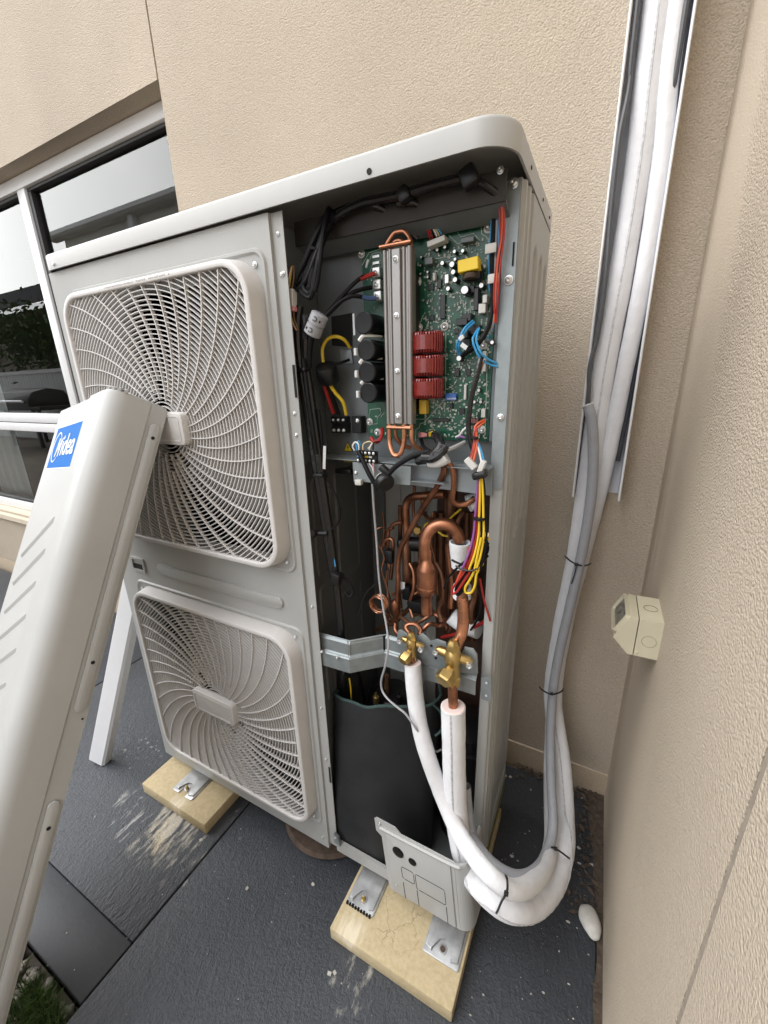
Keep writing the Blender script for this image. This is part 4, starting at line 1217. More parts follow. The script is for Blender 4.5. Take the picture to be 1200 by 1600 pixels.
# ================================================================== electronics
YP = 0.094
bl, br_, tr_, tl_ = (0.7086, 0.0940, 0.9879), (0.9194, 0.0940, 0.9640), (0.9230, 0.0940, 1.2577), (0.7108, 0.0940, 1.2718)
BX0, BX1, BZb, BZt = 0.7070, 0.9180, 0.9740, 1.2680
pcb = part(MB().box(BX0, BX1, YP, YP + 0.002, BZb, BZt), 'circuit_board', 'circuit_board')
def sub(mb, name, m, **k):
    return part(mb, name, m, pcb, **k)
rn = random.Random(12)
HS0, HS1 = 0.7640, 0.8085         # heat sink spans these x
# small surface-mount parts, too many and too small to pick apart
sm = MB()
for k in range(3000):
    x, z = rn.uniform(BX0 + 0.004, BX1 - 0.003), rn.uniform(BZb + 0.004, BZt - 0.022)
    if HS0 - 0.012 < x < HS1 + 0.004 or x < HS0:
        if rn.random() < 0.9:
            continue
    if rn.random() < 0.35 + 0.45 * noise.noise(Vector((x * 30, 0, z * 30))):
        continue
    w, h = rn.choice(((0.0012, 0.0007), (0.0007, 0.0012), (0.0018, 0.0011), (0.0011, 0.002), (0.0009, 0.0009)))
    sm.box(x - w, x + w, YP - rn.uniform(0.0008, 0.0018), YP, z - h, z + h)
tag(sub(sm, 'small_components', 'smd', fix=False), kind='stuff')
# copper pour outlines
def trace(pts, m='trace', r=0.0006):
    sub(MB().tube([(x, YP - 0.0004, z) for x, z in pts], r, 4, smooth=False), 'trace', m)
def AZX(*p):
    return [(q[0], q[2]) for q in p]
trace(AZX(*[(0.8490, 0.0940, 1.2580), (0.8614, 0.0940, 1.2460), (0.8768, 0.0940, 1.2474), (0.8781, 0.0940, 1.2365)]))
trace(AZX(*[(0.8610, 0.0940, 1.2599), (0.8658, 0.0940, 1.2530), (0.8837, 0.0940, 1.2547), (0.8929, 0.0940, 1.2449)]))
trace(AZX(*[(0.8940, 0.0940, 1.2597), (0.8952, 0.0940, 1.2520), (0.9015, 0.0940, 1.2480), (0.9062, 0.0940, 1.2398)]))
trace(AZX(*[(0.8116, 0.0940, 1.2326), (0.8590, 0.0940, 1.2315), (0.8599, 0.0940, 1.2345)]))
trace(AZX(*[(0.7070, 0.0940, 1.2403), (0.7203, 0.0940, 1.2558), (0.7416, 0.0940, 1.2578)]))
trace(AZX(*[(0.7149, 0.0940, 1.2365), (0.7259, 0.0940, 1.2533), (0.7393, 0.0940, 1.2539), (0.7424, 0.0940, 1.2483)]))
trace(AZX(*[(0.7152, 0.0940, 1.2187), (0.7265, 0.0940, 1.2402), (0.7411, 0.0940, 1.2425)]))
trace(AZX(*[(0.8468, 0.0940, 1.1337), (0.8477, 0.0940, 1.0368), (0.8179, 0.0940, 1.0060), (0.7931, 0.0940, 1.0057)]))
trace(AZX(*[(0.8415, 0.0940, 1.0310), (0.8135, 0.0940, 1.0008), (0.8056, 0.0940, 0.9986), (0.8033, 0.0940, 0.9924), (0.7976, 0.0940, 0.9891), (0.7963, 0.0940, 0.9690)]))
trace(AZX(*[(0.7113, 0.0940, 1.0207), (0.7315, 0.0940, 1.0229), (0.7336, 0.0940, 1.0144), (0.7260, 0.0940, 1.0079), (0.7256, 0.0940, 0.9971), (0.7089, 0.0940, 0.9946), (0.7097, 0.0940, 1.0121), (0.7126, 0.0940, 1.0207)]))
trace(AZX(*[(0.7335, 0.0940, 1.0102), (0.7398, 0.0940, 1.0155)]))
trace(AZX(*[(0.8419, 0.0940, 1.1840), (0.8698, 0.0940, 1.1843)]))
trace(AZX(*[(0.8758, 0.0940, 1.1729), (0.8755, 0.0940, 1.1546)]))
trace(AZX(*[(0.8823, 0.0940, 1.1739), (0.8831, 0.0940, 1.1539)]))
trace(AZX(*[(0.8866, 0.0940, 1.1816), (0.9066, 0.0940, 1.1810)]))
trace(AZX(*[(0.8108, 0.0940, 1.1605), (0.8034, 0.0940, 1.1460)]))
trace(AZX(*[(0.9106, 0.0940, 1.1008), (0.9126, 0.0940, 0.9834)]))
for a, b, h in ((588, 402, 0), (577, 410, 1), (588, 410, 0)):
    c = Vector((0.7324, 0.0940, 1.2489)) if (a, b) == (588, 402) else Vector((0.7163, 0.0940, 1.2416)) if h else Vector((0.7321, 0.0940, 1.2403))
    sub(MB().obox(c - Vector((0, 0.001, 0)), (1, 0, 0) if not h else (0.35, 0, 0.94), (0, 1, 0), (0, 0, 1) if not h else (-0.94, 0, 0.35), 0.012, 0.001, 0.004, 0.0004, 1), 'solder_pad', 'pcb_silver')
def mount(p, r=0.0062):
    sub(MB().lathe([(r, 0.0), (r, 0.0008), (r * 0.72, 0.0012)], p, FR, 20), 'mounting_pad', 'pcb_white')
    sub(MB().lathe([(r * 0.62, 0.001), (r * 0.62, 0.003), (r * 0.35, 0.0045), (r * 0.1, 0.0036)], p, FR, 16), 'screw', 'screw_metal')
for p in [(0.8037, 0.0935, 1.1432), (0.8449, 0.0935, 1.1417), (0.9037, 0.0935, 1.1124), (0.9074, 0.0935, 0.9920), (0.7253, 0.0935, 0.9829), (0.7107, 0.0935, 1.0001), (0.7069, 0.0935, 1.2559), (0.8016, 0.0935, 1.2055), (0.9037, 0.0935, 1.2572)]:
    mount(p, 0.0060)
# ---- capacitors standing off the board
CAPY = 0.044
def big_cap(px_c, r, rot=0):
    c = Vector(px_c); base_ = Vector((c.x, YP, c.z))
    L = YP - CAPY
    cp = sub(MB().lathe([(r, 0.0), (r, L - 0.003), (r * 0.97, L - 0.0008), (r * 0.90, L)], base_, FR, 30), 'capacitor', 'cap_sleeve')
    sub(MB().lathe([(r * 0.90, L - 0.0002), (r * 0.88, L + 0.0006), (r * 0.5, L + 0.0002), (0.001, L + 0.0002)], base_, FR, 30), 'capacitor_top', 'cap_top')
    return cp, c
caps = [big_cap(p, 0.0158) for p in ((0.7340, 0.0440, 1.1503), (0.7367, 0.0440, 1.1125), (0.7363, 0.0440, 1.0801), (0.7373, 0.0440, 1.0496))]
for (cp, c) in caps[1:]:
    sub(MB().obox(c + Vector((-0.0165, -0.001, -0.002)), (1, 0, 0), (0, 1, 0), (0, 0, 1), 0.005, 0.010, 0.011, 0.001, 1), 'label_tag', 'logo_white')
    sub(MB().tube([c + Vector((-0.013, 0.003, 0.014)), c + Vector((-0.006, 0.004, 0.0205)), c + Vector((0.004, 0.012, 0.0205)), c + Vector((0.012, 0.03, 0.0205))], 0.0022, 6, rfun=lambda u, d: 0.0034 * (1 - 0.5 * u)), 'glue_bead', 'glue_white')
c0 = caps[0][1]
sub(MB().obox(c0 + Vector((-0.004, -0.0006, 0.0)) + Vector((-0.0150, 0.004, 0)), (0.75, -0.66, 0), (0.66, 0.75, 0), (0, 0, 1), 0.0075, 0.0008, 0.030), 'white_label', 'logo_white')
lettering('420V', 0.0075, (c0.x + 0.004, 0.0435 + 0.018, c0.z + 0.0188), (0, 1, 0), (0, -0.3, 0), (0, 0, 1), 'capacitor_marking', 'pcb_white', pcb) if False else None
# ---- terminal posts beside the heat sink
for p in [(0.7391, 0.0780, 1.2233), (0.7396, 0.0780, 1.2068), (0.7401, 0.0780, 1.1910)]:
    v = Vector(p)
    sub(MB().box(v.x - 0.006, v.x + 0.007, v.y, YP, v.z - 0.006, v.z + 0.0075, 0.001, 1), 'terminal_post', 'pcb_silver')
    sub(screw_mb(v, FR, 0.0034), 'screw', 'screw_metal')
# ---- heat sink cooled by refrigerant tubes
HY = 0.046
hz0, hz1 = 1.001, 1.243
hs = MB().box(HS0, HS1, HY + 0.009, 0.070, hz0, hz1, 0.001, 1)
hx = (HS1 - HS0)
for a, b in ((0.0, 0.13), (0.20, 0.32), (0.68, 0.80), (0.87, 1.0)):
    hs.tube([(HS0 + hx * (a + b) / 2, HY + 0.0085, hz0 + 0.0005), (HS0 + hx * (a + b) / 2, HY + 0.0085, hz1 - 0.0005)], hx * (b - a) / 2, 10, smooth=False)
hs.box(HS0 + hx * 0.35, HS0 + hx * 0.65, HY + 0.004, HY + 0.012, hz0 + 0.001, hz1 - 0.001, 0.001, 1)
heat = sub(hs, 'heat_sink', 'aluminium')
for z in (1.228, 1.156, 1.080, 1.014):
    sub(screw_mb((HS0 + hx * 0.5, HY + 0.004, z), FR, 0.0036), 'screw', 'screw_metal')
sub(MB().box(HS0 + 0.004, HS1 - 0.004, 0.070, YP, hz0 + 0.02, hz1 - 0.03), 'power_module', 'pcb_part_black')
def cu(pts, r, name='copper_pipe', m='copper', par=None, seg=10):
    return part(MB().tube(pts, r, seg), name, m, par)
zc = hz1
cu([(HS0 + 0.001, HY + 0.010, zc - 0.002), (HS0 + 0.003, HY + 0.012, zc + 0.006), (HS0 + 0.014, HY + 0.014, zc + 0.019), (HS0 + 0.022, HY + 0.014, zc + 0.021), (HS1 - 0.012, HY + 0.014, zc + 0.019), (HS1 - 0.002, HY + 0.012, zc + 0.006), (HS1 - 0.002, HY + 0.010, zc - 0.002)], 0.0030)
cu([(HS0 + 0.012, HY + 0.010, zc - 0.002), (HS0 + 0.016, HY + 0.012, zc + 0.008), (HS0 + 0.022, HY + 0.012, zc + 0.010), (HS1 - 0.016, HY + 0.012, zc + 0.008), (HS1 - 0.012, HY + 0.010, zc - 0.002)], 0.0026)
cu([(HS0 - 0.003, HY + 0.006, zc + 0.004), (HS1 + 0.001, HY + 0.006, zc + 0.004)], 0.0030)
cu([(HS0 + 0.001, HY + 0.008, hz0 - 0.005), (HS1 - 0.002, HY + 0.008, hz0 - 0.005)], 0.0032, m='copper_bright')
cu([(HS0 + 0.003, HY + 0.010, hz0 + 0.002), (HS0 + 0.003, HY + 0.010, hz0 - 0.028), (HS0 + 0.009, HY + 0.008, hz0 - 0.045), (HS0 + 0.016, HY + 0.008, hz0 - 0.050), (HS0 + 0.024, HY + 0.008, hz0 - 0.045), (HS0 + 0.029, HY + 0.010, hz0 - 0.028), (HS0 + 0.029, HY + 0.010, hz0 + 0.002)], 0.0040, m='copper_bright')
cu([(HS0 + 0.012, HY + 0.014, hz0), (HS0 + 0.012, HY + 0.016, hz0 - 0.02), (HS0 + 0.020, HY + 0.022, hz0 - 0.034), (HS0 + 0.032, HY + 0.03, hz0 - 0.040)], 0.0034)
cu([(HS1 - 0.003, HY + 0.012, hz0), (HS1 - 0.003, HY + 0.012, hz0 - 0.022), (HS1 + 0.001, HY + 0.016, hz0 - 0.034), (HS1 + 0.010, HY + 0.024, hz0 - 0.042)], 0.0036, m='copper_bright')
# ---- choke coils
def choke(c, w, d, h):
    c = Vector(c)
    N = 34
    core = MB().lathe([(w * 0.40, -h * 0.40), (w * 0.465, -h * 0.36), (w * 0.465, h * 0.36), (w * 0.40, h * 0.40)], c, (0, 0, 1), 24)
    s_ = sub(core, 'choke_coil', 'coil_red')
    wd = MB()
    for k in range(N):
        a = 2 * pi * k / N
        if sin(a) > 0.35:
            continue
        u = Vector((cos(a), sin(a) * d / w, 0))
        wd.tube([c + u * (w * 0.32) + Vector((0, 0, h * 0.46)), c + u * (w * 0.44) + Vector((0, 0, h * 0.50)), c + u * (w * 0.50) + Vector((0, 0, h * 0.40)), c + u * (w * 0.515), c + u * (w * 0.50) - Vector((0, 0, h * 0.40)), c + u * (w * 0.44) - Vector((0, 0, h * 0.50))], 0.0017, 6, 3)
    sub(wd, 'winding', 'coil_red')
    sub(MB().box(c.x - w * 0.5, c.x + w * 0.5, c.y, YP, c.z - h * 0.56, c.z - h * 0.50), 'coil_base', 'pcb_part_black')
for p in ((0.8250, 0.0720, 1.1186), (0.8262, 0.0720, 1.0864), (0.8264, 0.0720, 1.0541)):
    choke(p, 0.046, 0.036, 0.027)
# ---- yellow transformer
t_ = Vector((0.8870, 0.0700, 1.2102))
sub(MB().obox(t_, (0.995, 0, 0.07), (0, 1, 0), (-0.07, 0, 0.995), 0.0275, 0.020, 0.0150, 0.0008, 1), 'transformer', 'yellow_tape')
sub(MB().obox(t_ + Vector((0.001, 0.012, -0.006)), (1, 0, 0), (0, 1, 0), (0, 0, 1), 0.026, 0.018, 0.020, 0.003, 2), 'transformer_core', 'pcb_part_black')
sub(MB().lathe([(0.009, 0), (0.0095, 0.003), (0.009, 0.006)], t_ + Vector((0.002, 0.0, -0.015)), (0, 0, 1), 16), 'transformer_winding', 'rusty_pad')
# ---- small can capacitors, silver tops
def can(p, r, h=0.010, tilt=None):
    p = Vector(p); b = Vector((p.x, YP, p.z))
    h = YP - p.y
    k_ = sub(MB().lathe([(r, 0), (r, h - 0.001), (r * 0.9, h)], b, FR, 16), 'can_capacitor', 'pcb_part_black')
    sub(MB().lathe([(r * 0.86, h), (r * 0.8, h + 0.0005), (0.0005, h + 0.0005)], b, FR, 16), 'can_top', 'pcb_silver')
for q, r in (("710,393,.083", .0026), ("723,392,.083", .0026), ("691,411,.082", .0031), ("706,413,.080", .0042), ("708,425,.080", .0036), ("711,437,.080", .0036), ("726,453,.072", .0060), ("752,446,.080", .0036),
             ("700,451,.084", .0033), ("683,390,.085", .0024), ("673,386,.085", .0024), ("695,386,.085", .0024), ("711,405,.085", .0022), ("717,560,.078", .0042), ("741,628,.087", .0026), ("751,628,.087", .0026), ("748,610,.087", .0026)):
    pass
for p, r in zip([(0.8607, 0.0830, 1.2343), (0.8725, 0.0830, 1.2333), (0.8436, 0.0820, 1.2224), (0.8584, 0.0800, 1.2184), (0.8605, 0.0800, 1.2087), (0.8635, 0.0800, 1.1988), (0.8802, 0.0720, 1.1828), (0.9010, 0.0800, 1.1872), (0.8521, 0.0840, 1.1896), (0.8346, 0.0850, 1.2409), (0.8249, 0.0850, 1.2456), (0.8459, 0.0850, 1.2424), (0.8612, 0.0850, 1.2253), (0.8728, 0.0780, 1.0951), (0.8956, 0.0870, 1.0331), (0.9052, 0.0870, 1.0331), (0.9016, 0.0870, 1.0496), (0.8195, 0.0870, 1.2154), (0.8195, 0.0870, 1.2088), (0.8090, 0.0880, 1.2358), (0.8080, 0.0880, 1.2253), (0.8080, 0.0880, 1.2146)],
                (.0026, .0026, .0031, .0042, .0036, .0036, .0060, .0036, .0033, .0024, .0024, .0024, .0022, .0042, .0026, .0026, .0026, .0018, .0018, .0018, .0018, .0018)):
    can(p, r)
for p, w, h, d, m in zip([(0.8229, 0.0940, 1.1963), (0.8242, 0.0940, 1.1549), (0.8422, 0.0940, 1.1679), (0.8483, 0.0940, 1.2032), (0.8787, 0.0940, 1.2456), (0.8838, 0.0940, 1.1843), (0.8814, 0.0940, 1.1490), (0.8759, 0.0940, 1.1436), (0.8784, 0.0940, 1.1271), (0.8817, 0.0940, 1.1155), (0.8637, 0.0940, 1.1333), (0.8663, 0.0940, 1.0760), (0.8841, 0.0940, 1.0754), (0.8751, 0.0940, 1.0185), (0.8581, 0.0940, 1.0406), (0.8584, 0.0940, 1.0271), (0.8419, 0.0940, 1.0054), (0.8938, 0.0940, 1.0042), (0.9100, 0.0940, 1.0168), (0.8802, 0.0940, 1.0470), (0.9074, 0.0940, 1.0896), (0.8933, 0.0940, 1.1328), (0.8236, 0.0940, 1.2277), (0.8297, 0.0940, 1.2080), (0.8944, 0.0940, 1.1710), (0.9071, 0.0940, 1.1697), (0.9032, 0.0940, 1.1587), (0.8367, 0.0940, 1.1988)],
                         (.009, .008, .008, .006, .018, .014, .014, .016, .014, .013, .007, .008, .007, .009, .017, .005, .028, .020, .006, .0035, .006, .014, .012, .004, .006, .006, .010, .006),
                         (.009, .008, .032, .012, .006, .009, .010, .009, .010, .010, .007, .012, .010, .009, .010, .008, .005, .010, .013, .022, .028, .012, .009, .010, .028, .010, .012, .012),
                         (.002, .002, .004, .006, .012, .012, .016, .018, .018, .016, .003, .004, .003, .002, .007, .004, .005, .006, .008, .005, .006, .010, .014, .008, .014, .016, .014, .004),
                         ('pcb_part_black', 'pcb_part_black', 'pcb_part_black', 'pcb_silver', 'grey_sheet', 'pcb_part_black', 'pcb_part_black', 'pcb_part_black', 'pcb_part_black', 'pcb_part_black', 'pcb_part_black', 'pcb_part_black', 'pcb_part_black', 'pcb_part_black', 'ic_blue', 'pcb_part_black', 'pcb_part_black', 'pcb_part_black', 'pcb_white', 'pcb_white', 'pcb_white', 'pcb_part_black', 'grey_sheet', 'pcb_white', 'pcb_part_black', 'pcb_white', 'pcb_white', 'pcb_part_black')):
    v = Vector(p)
    nm = {'pcb_white': 'connector', 'ic_blue': 'dip_switch', 'pcb_silver': 'crystal'}.get(m, 'relay' if d > 0.01 else 'chip')
    sub(MB().box(v.x - w / 2, v.x + w / 2, YP - d, YP, v.z - h / 2, v.z + h / 2, 0.0006, 1), nm, m)
dp = Vector((0.8605, 0.0868, 1.0399))
for k in range(8):
    sub(MB().box(dp.x - 0.0075 + k * 0.0019, dp.x - 0.0065 + k * 0.0019, dp.y - 0.0006, dp.y, dp.z - 0.003, dp.z - 0.0005), 'switch_lever', 'logo_white')
lettering('888', 0.0100, Vector((0.8956, 0.0876, 1.0048)), (1, 0, 0), (0, 0, 1), (0, -1, 0), 'display_digits', 'display_red', pcb, shear=0.08, sx=0.95)
# yellow film capacitor and blue disc below the chokes
v = Vector((0.8147, 0.0800, 1.0260))
sub(MB().box(v.x - 0.006, v.x + 0.006, v.y, YP, v.z - 0.011, v.z + 0.011, 0.0008, 1), 'film_capacitor', 'yellow_film')
v = Vector((0.7992, 0.0880, 1.0305))
sub(MB().lathe([(0.001, -0.002), (0.003, -0.001), (0.003, 0.001), (0.001, 0.002)], v, (1, 0, 0), 12), 'disc_capacitor', 'wire_blue')
# right-hand metal edge of the board tray, cable clamps
part(MB().box(0.9200, 0.9265, 0.090, 0.0985, 0.975, 1.26), 'board_tray_edge', 'grey_sheet', ebox)
part(MB().prism([(0.8007, 0.0960, 1.2679)[::2], (0.8663, 0.0960, 1.2732)[::2], (0.8712, 0.0960, 1.2625)[::2], (0.8027, 0.0960, 1.2564)[::2]], 'y', 0.097, 0.0955), 'tray_tab', 'zinc_plate', ebox)
part(disc((0.8568, 0.0952, 1.2647), FR, 0.0030), 'hole', 'hole_black', ebox)
cn_ = Vector((0.8373, 0.0800, 1.2479))
sub(MB().obox(cn_, (0.98, 0, 0.18), (0, 1, 0), (-0.18, 0, 0.98), 0.026, 0.016, 0.007, 0.0006, 1), 'connector', 'pcb_white')
for p in ((0.9143, 0.0700, 1.2270), (0.9196, 0.0700, 1.1916)):
    part(MB().obox(p, (1, 0, 0.03), (0, 1, 0), (0, 0, 1), 0.015, 0.003, 0.0115, 0.0014, 2), 'cable_clamp', 'pcb_white')
part(MB().prism([(0.9114, 0.0700, 1.1138)[::2], (0.9139, 0.0700, 1.1185)[::2], (0.9263, 0.0700, 1.1161)[::2], (0.9274, 0.0700, 1.1103)[::2], (0.9232, 0.0700, 1.1081)[::2]], 'y', 0.07, 0.068, 0.0006), 'cable_clamp', 'black_plastic')
part(disc((0.9226, 0.0678, 1.1129), FR, 0.0022), 'hole', 'pcb_silver')

# ---- wiring
def wire(pts, r, m, name='wire', seg=8):
    return part(MB().tube(pts, r, seg), name, m)
# main black harness under the top cover
wire([(0.6794, 0.0450, 1.2860), (0.7088, 0.0400, 1.2944), (0.7418, 0.0380, 1.2991), (0.7774, 0.0360, 1.2975), (0.8073, 0.0360, 1.2967), (0.8367, 0.0360, 1.2977), (0.8655, 0.0380, 1.2985), (0.8915, 0.0400, 1.2990)], 0.0058, 'black_tape', 'wire_sleeve', 10)
wire([(0.8915, 0.0400, 1.2990), (0.9054, 0.0450, 1.2914), (0.9180, 0.0520, 1.2833), (0.9259, 0.0600, 1.2771)], 0.0048, 'black_tape', 'wire_sleeve', 10)
wire([(0.7507, 0.0400, 1.2980), (0.7673, 0.0550, 1.2919), (0.7884, 0.0720, 1.2747), (0.8048, 0.0840, 1.2587)], 0.0050, 'black_tape', 'wire_sleeve', 10)
wire([(0.7932, 0.0420, 1.2906), (0.8091, 0.0480, 1.2909), (0.8172, 0.0550, 1.2886), (0.8208, 0.0640, 1.2819)], 0.0050, 'black_tape', 'wire_sleeve', 10)
for p, s_ in (((0.8082, 0.0340, 1.2945), 0.017), ((0.8928, 0.0360, 1.2967), 0.021)):
    part(MB().obox(p, (0.9, 0, 0.4), (0, 1, 0), (-0.4, 0, 0.9), s_, 0.016, s_ * 1.1, 0.004, 2), 'sleeve_clip', 'black_plastic')
for i, m in enumerate(('wire_red', 'wire_red', 'black_rubber', 'wire_white', 'wire_cream', 'wire_blue')):
    o_ = i * 2.6
    a = Vector((0.8132, 0.0600, 1.2894)); b = Vector((0.8230, 0.0680, 1.2730)); c = Vector((0.8259, 0.0800, 1.2536))
    e = Vector((0.0016 * i, 0, 0.0006 * i)); e2 = Vector((0.0034 * i, 0, 0.0006 * i))
    wire([a + e * 0.6, b + e, c + e2], 0.0011, m, seg=6)
# folded bundle of black leads at the top left
for pts in ([(0.6899, 0.0480, 1.3025), (0.6796, 0.0380, 1.2841), (0.6708, 0.0300, 1.2610), (0.6585, 0.0260, 1.2356), (0.6390, 0.0240, 1.2174), (0.6258, 0.0240, 1.2103), (0.6341, 0.0220, 1.2037), (0.6539, 0.0200, 1.2148), (0.6730, 0.0200, 1.2422), (0.6855, 0.0280, 1.2702), (0.6920, 0.0400, 1.2881)],
            [(0.6812, 0.0500, 1.3086), (0.6739, 0.0400, 1.2872), (0.6673, 0.0280, 1.2570), (0.6534, 0.0220, 1.2246), (0.6457, 0.0200, 1.2056), (0.6557, 0.0180, 1.1946), (0.6672, 0.0180, 1.2027), (0.6770, 0.0180, 1.2330), (0.6842, 0.0260, 1.2643), (0.6899, 0.0360, 1.2834)],
            [(0.6949, 0.0500, 1.2990), (0.6821, 0.0400, 1.2762), (0.6761, 0.0260, 1.2495), (0.6683, 0.0200, 1.2181), (0.6613, 0.0180, 1.1914), (0.6492, 0.0200, 1.1930), (0.6390, 0.0220, 1.2032), (0.6458, 0.0240, 1.2131)],
            [(0.6757, 0.0450, 1.2963), (0.6720, 0.0340, 1.2683), (0.6614, 0.0260, 1.2410), (0.6443, 0.0240, 1.2219), (0.6289, 0.0240, 1.2152)],
            [(0.6913, 0.0400, 1.2937), (0.6786, 0.0300, 1.2710), (0.6705, 0.0240, 1.2475), (0.6657, 0.0200, 1.2267), (0.6588, 0.0180, 1.2020)]):
    wire(pts, 0.0040, 'black_rubber', 'wire_bundle')
part(MB().tube([(0.6575, 0.0240, 1.2567), (0.6708, 0.0180, 1.2517), (0.6780, 0.0220, 1.2508)], 0.0022, 6), 'wire_tie', 'black_plastic')
# white plug at the left edge
v = Vector((0.6195, 0.0200, 1.1927))
part(MB().obox(v, (0.95, 0.0, -0.1), (0, 1, 0), (0.1, 0, 0.95), 0.018, 0.012, 0.026, 0.0012, 1), 'plug', 'pcb_white')
part(MB().obox(v + Vector((0.002, -0.001, -0.0155)), (0.95, 0.0, -0.1), (0, 1, 0), (0.1, 0, 0.95), 0.014, 0.010, 0.007, 0.0012, 1), 'plug', 'wire_pink')
for i, m in enumerate(('wire_red', 'wire_white', 'wire_yellow', 'black_rubber', 'wire_brown')):
    e = Vector((0.0028 * i, 0, 0))
    wire([v + Vector((-0.006, -0.001, -0.018)) + e, v + Vector((-0.005, 0.0, -0.030)) + e * 0.8, v + Vector((0.004, 0.002, -0.046)) + e * 0.4], 0.0010, m, seg=6)
    wire([v + Vector((-0.006, -0.001, 0.012)) + e, v + Vector((-0.004, 0.0, 0.026)) + e * 1.2, v + Vector((0.004, 0.004, 0.044)) + e * 0.4], 0.0010, m, seg=6)
# long harness down the left side
wire([(0.6278, 0.0300, 1.1825), (0.6212, 0.0300, 1.1583), (0.6181, 0.0300, 1.1205), (0.6226, 0.0280, 1.0760), (0.6293, 0.0260, 1.0249), (0.6349, 0.0260, 0.9609), (0.6405, 0.0260, 0.9051), (0.6448, 0.0280, 0.8463), (0.6498, 0.0300, 0.7718), (0.6567, 0.0300, 0.7143)], 0.0072, 'black_tape', 'wire_sleeve', 10)
wire([(0.6358, 0.0340, 1.1694), (0.6308, 0.0340, 1.1343), (0.6279, 0.0340, 1.0957), (0.6347, 0.0300, 1.0555), (0.6403, 0.0280, 1.0039), (0.6464, 0.0260, 0.9394), (0.6502, 0.0280, 0.8766), (0.6543, 0.0300, 0.8103), (0.6583, 0.0320, 0.7336), (0.6615, 0.0320, 0.6806), (0.6620, 0.0340, 0.6018), (0.6477, 0.0500, 0.5028), (0.6309, 0.0700, 0.4237)], 0.0074, 'black_tape', 'wire_sleeve', 10)
wire([(0.6213, 0.0360, 1.1447), (0.6183, 0.0360, 1.1061), (0.6210, 0.0340, 1.0556), (0.6263, 0.0340, 1.0031), (0.6328, 0.0320, 0.9432), (0.6364, 0.0340, 0.8796), (0.6435, 0.0340, 0.8321)], 0.0040, 'black_rubber', 'wire')
wire([(0.6380, 0.0400, 1.1625), (0.6300, 0.0400, 1.1348), (0.6257, 0.0400, 1.1059)], 0.0024, 'wire_navy', 'wire')
wire([(0.6500, 0.0300, 1.0247), (0.6521, 0.0300, 0.9611), (0.6531, 0.0280, 0.8943), (0.6501, 0.0300, 0.8097), (0.6535, 0.0300, 0.7466)], 0.0030, 'black_rubber', 'wire')
for p, q in (((0.6281, 0.0260, 1.0877), 0.017), ((0.6485, 0.0220, 0.9157), 0.020)):
    part(MB().obox(p, (1, 0, 0), (0, 1, 0), (0.1, 0, 0.99), q, 0.016, 0.007, 0.002, 2), 'wire_tie', 'black_plastic')
part(MB().obox((0.6670, 0.0240, 0.7206), (1, 0, -0.1), (0, 1, 0), (0.1, 0, 1), 0.019, 0.016, 0.024, 0.003, 2), 'sleeve_clip', 'black_plastic')
wire([(0.6694, 0.0340, 0.7284), (0.6787, 0.0360, 0.7161), (0.6893, 0.0360, 0.7051), (0.6940, 0.0340, 0.6925), (0.6890, 0.0300, 0.6853), (0.6810, 0.0300, 0.6929)], 0.0030, 'black_rubber', 'wire')
wire([(0.6531, 0.0300, 0.9110), (0.6675, 0.0300, 0.8894), (0.6788, 0.0300, 0.8616), (0.6769, 0.0300, 0.8354), (0.6632, 0.0280, 0.8172), (0.6506, 0.0260, 0.8160)], 0.0017, 'black_rubber', 'wire')
wire([(0.6227, 0.0200, 0.8065), (0.6385, 0.0220, 0.8070), (0.6542, 0.0240, 0.8086)], 0.0050, 'black_plastic', 'clip_stem')
part(MB().lathe([(0.009, 0), (0.010, 0.003), (0.007, 0.008), (0.001, 0.009)], (0.6259, 0.0160, 0.8084), (0.4, -1, 0), 14), 'clip_button', 'black_plastic')
wire([(0.6581, 0.0280, 0.8054), (0.6599, 0.0280, 0.7743), (0.6631, 0.0280, 0.7428)], 0.0016, 'wire_blue', 'wire')
part(MB().lathe([(0.0075, 0), (0.0075, 0.007)], (0.6599, 0.0360, 0.5478), (0.03, 0, 1), 14), 'wire_tie', 'wire_white')
wire([(0.6565, 0.0600, 0.4661), (0.6548, 0.0650, 0.4367), (0.6512, 0.0700, 0.4022)], 0.0016, 'wire_yellow', 'wire')
part(MB().obox((0.6620, 0.0200, 0.9469), (0.98, 0, -0.1), (0, 1, 0), (0.12, 0, 0.98), 0.0055, 0.0008, 0.040), 'paper_tag', 'pcb_silver')

# board leads, ferrite clamp
wire([(0.7323, 0.0740, 1.2200), (0.7245, 0.0600, 1.2150), (0.7132, 0.0500, 1.2043), (0.6991, 0.0440, 1.1912), (0.6808, 0.0400, 1.1750), (0.6670, 0.0360, 1.1632)], 0.0030, 'black_rubber', 'wire')
wire([(0.7338, 0.0740, 1.2033), (0.7204, 0.0600, 1.1991), (0.7091, 0.0500, 1.1928), (0.6926, 0.0440, 1.1814), (0.6780, 0.0400, 1.1699), (0.6643, 0.0360, 1.1598)], 0.0030, 'black_rubber', 'wire')
wire([(0.7332, 0.0740, 1.1885), (0.7232, 0.0600, 1.1893), (0.7123, 0.0500, 1.1898), (0.6975, 0.0440, 1.1844), (0.6831, 0.0400, 1.1747), (0.6708, 0.0360, 1.1647)], 0.0030, 'black_rubber', 'wire')
wire([(0.7412, 0.0720, 1.2210), (0.7300, 0.0660, 1.2171), (0.7223, 0.0580, 1.2132)], 0.0034, 'wire_red', 'wire')
wire([(0.7421, 0.0720, 1.1872), (0.7320, 0.0660, 1.1874), (0.7244, 0.0600, 1.1891)], 0.0034, 'wire_navy', 'wire')
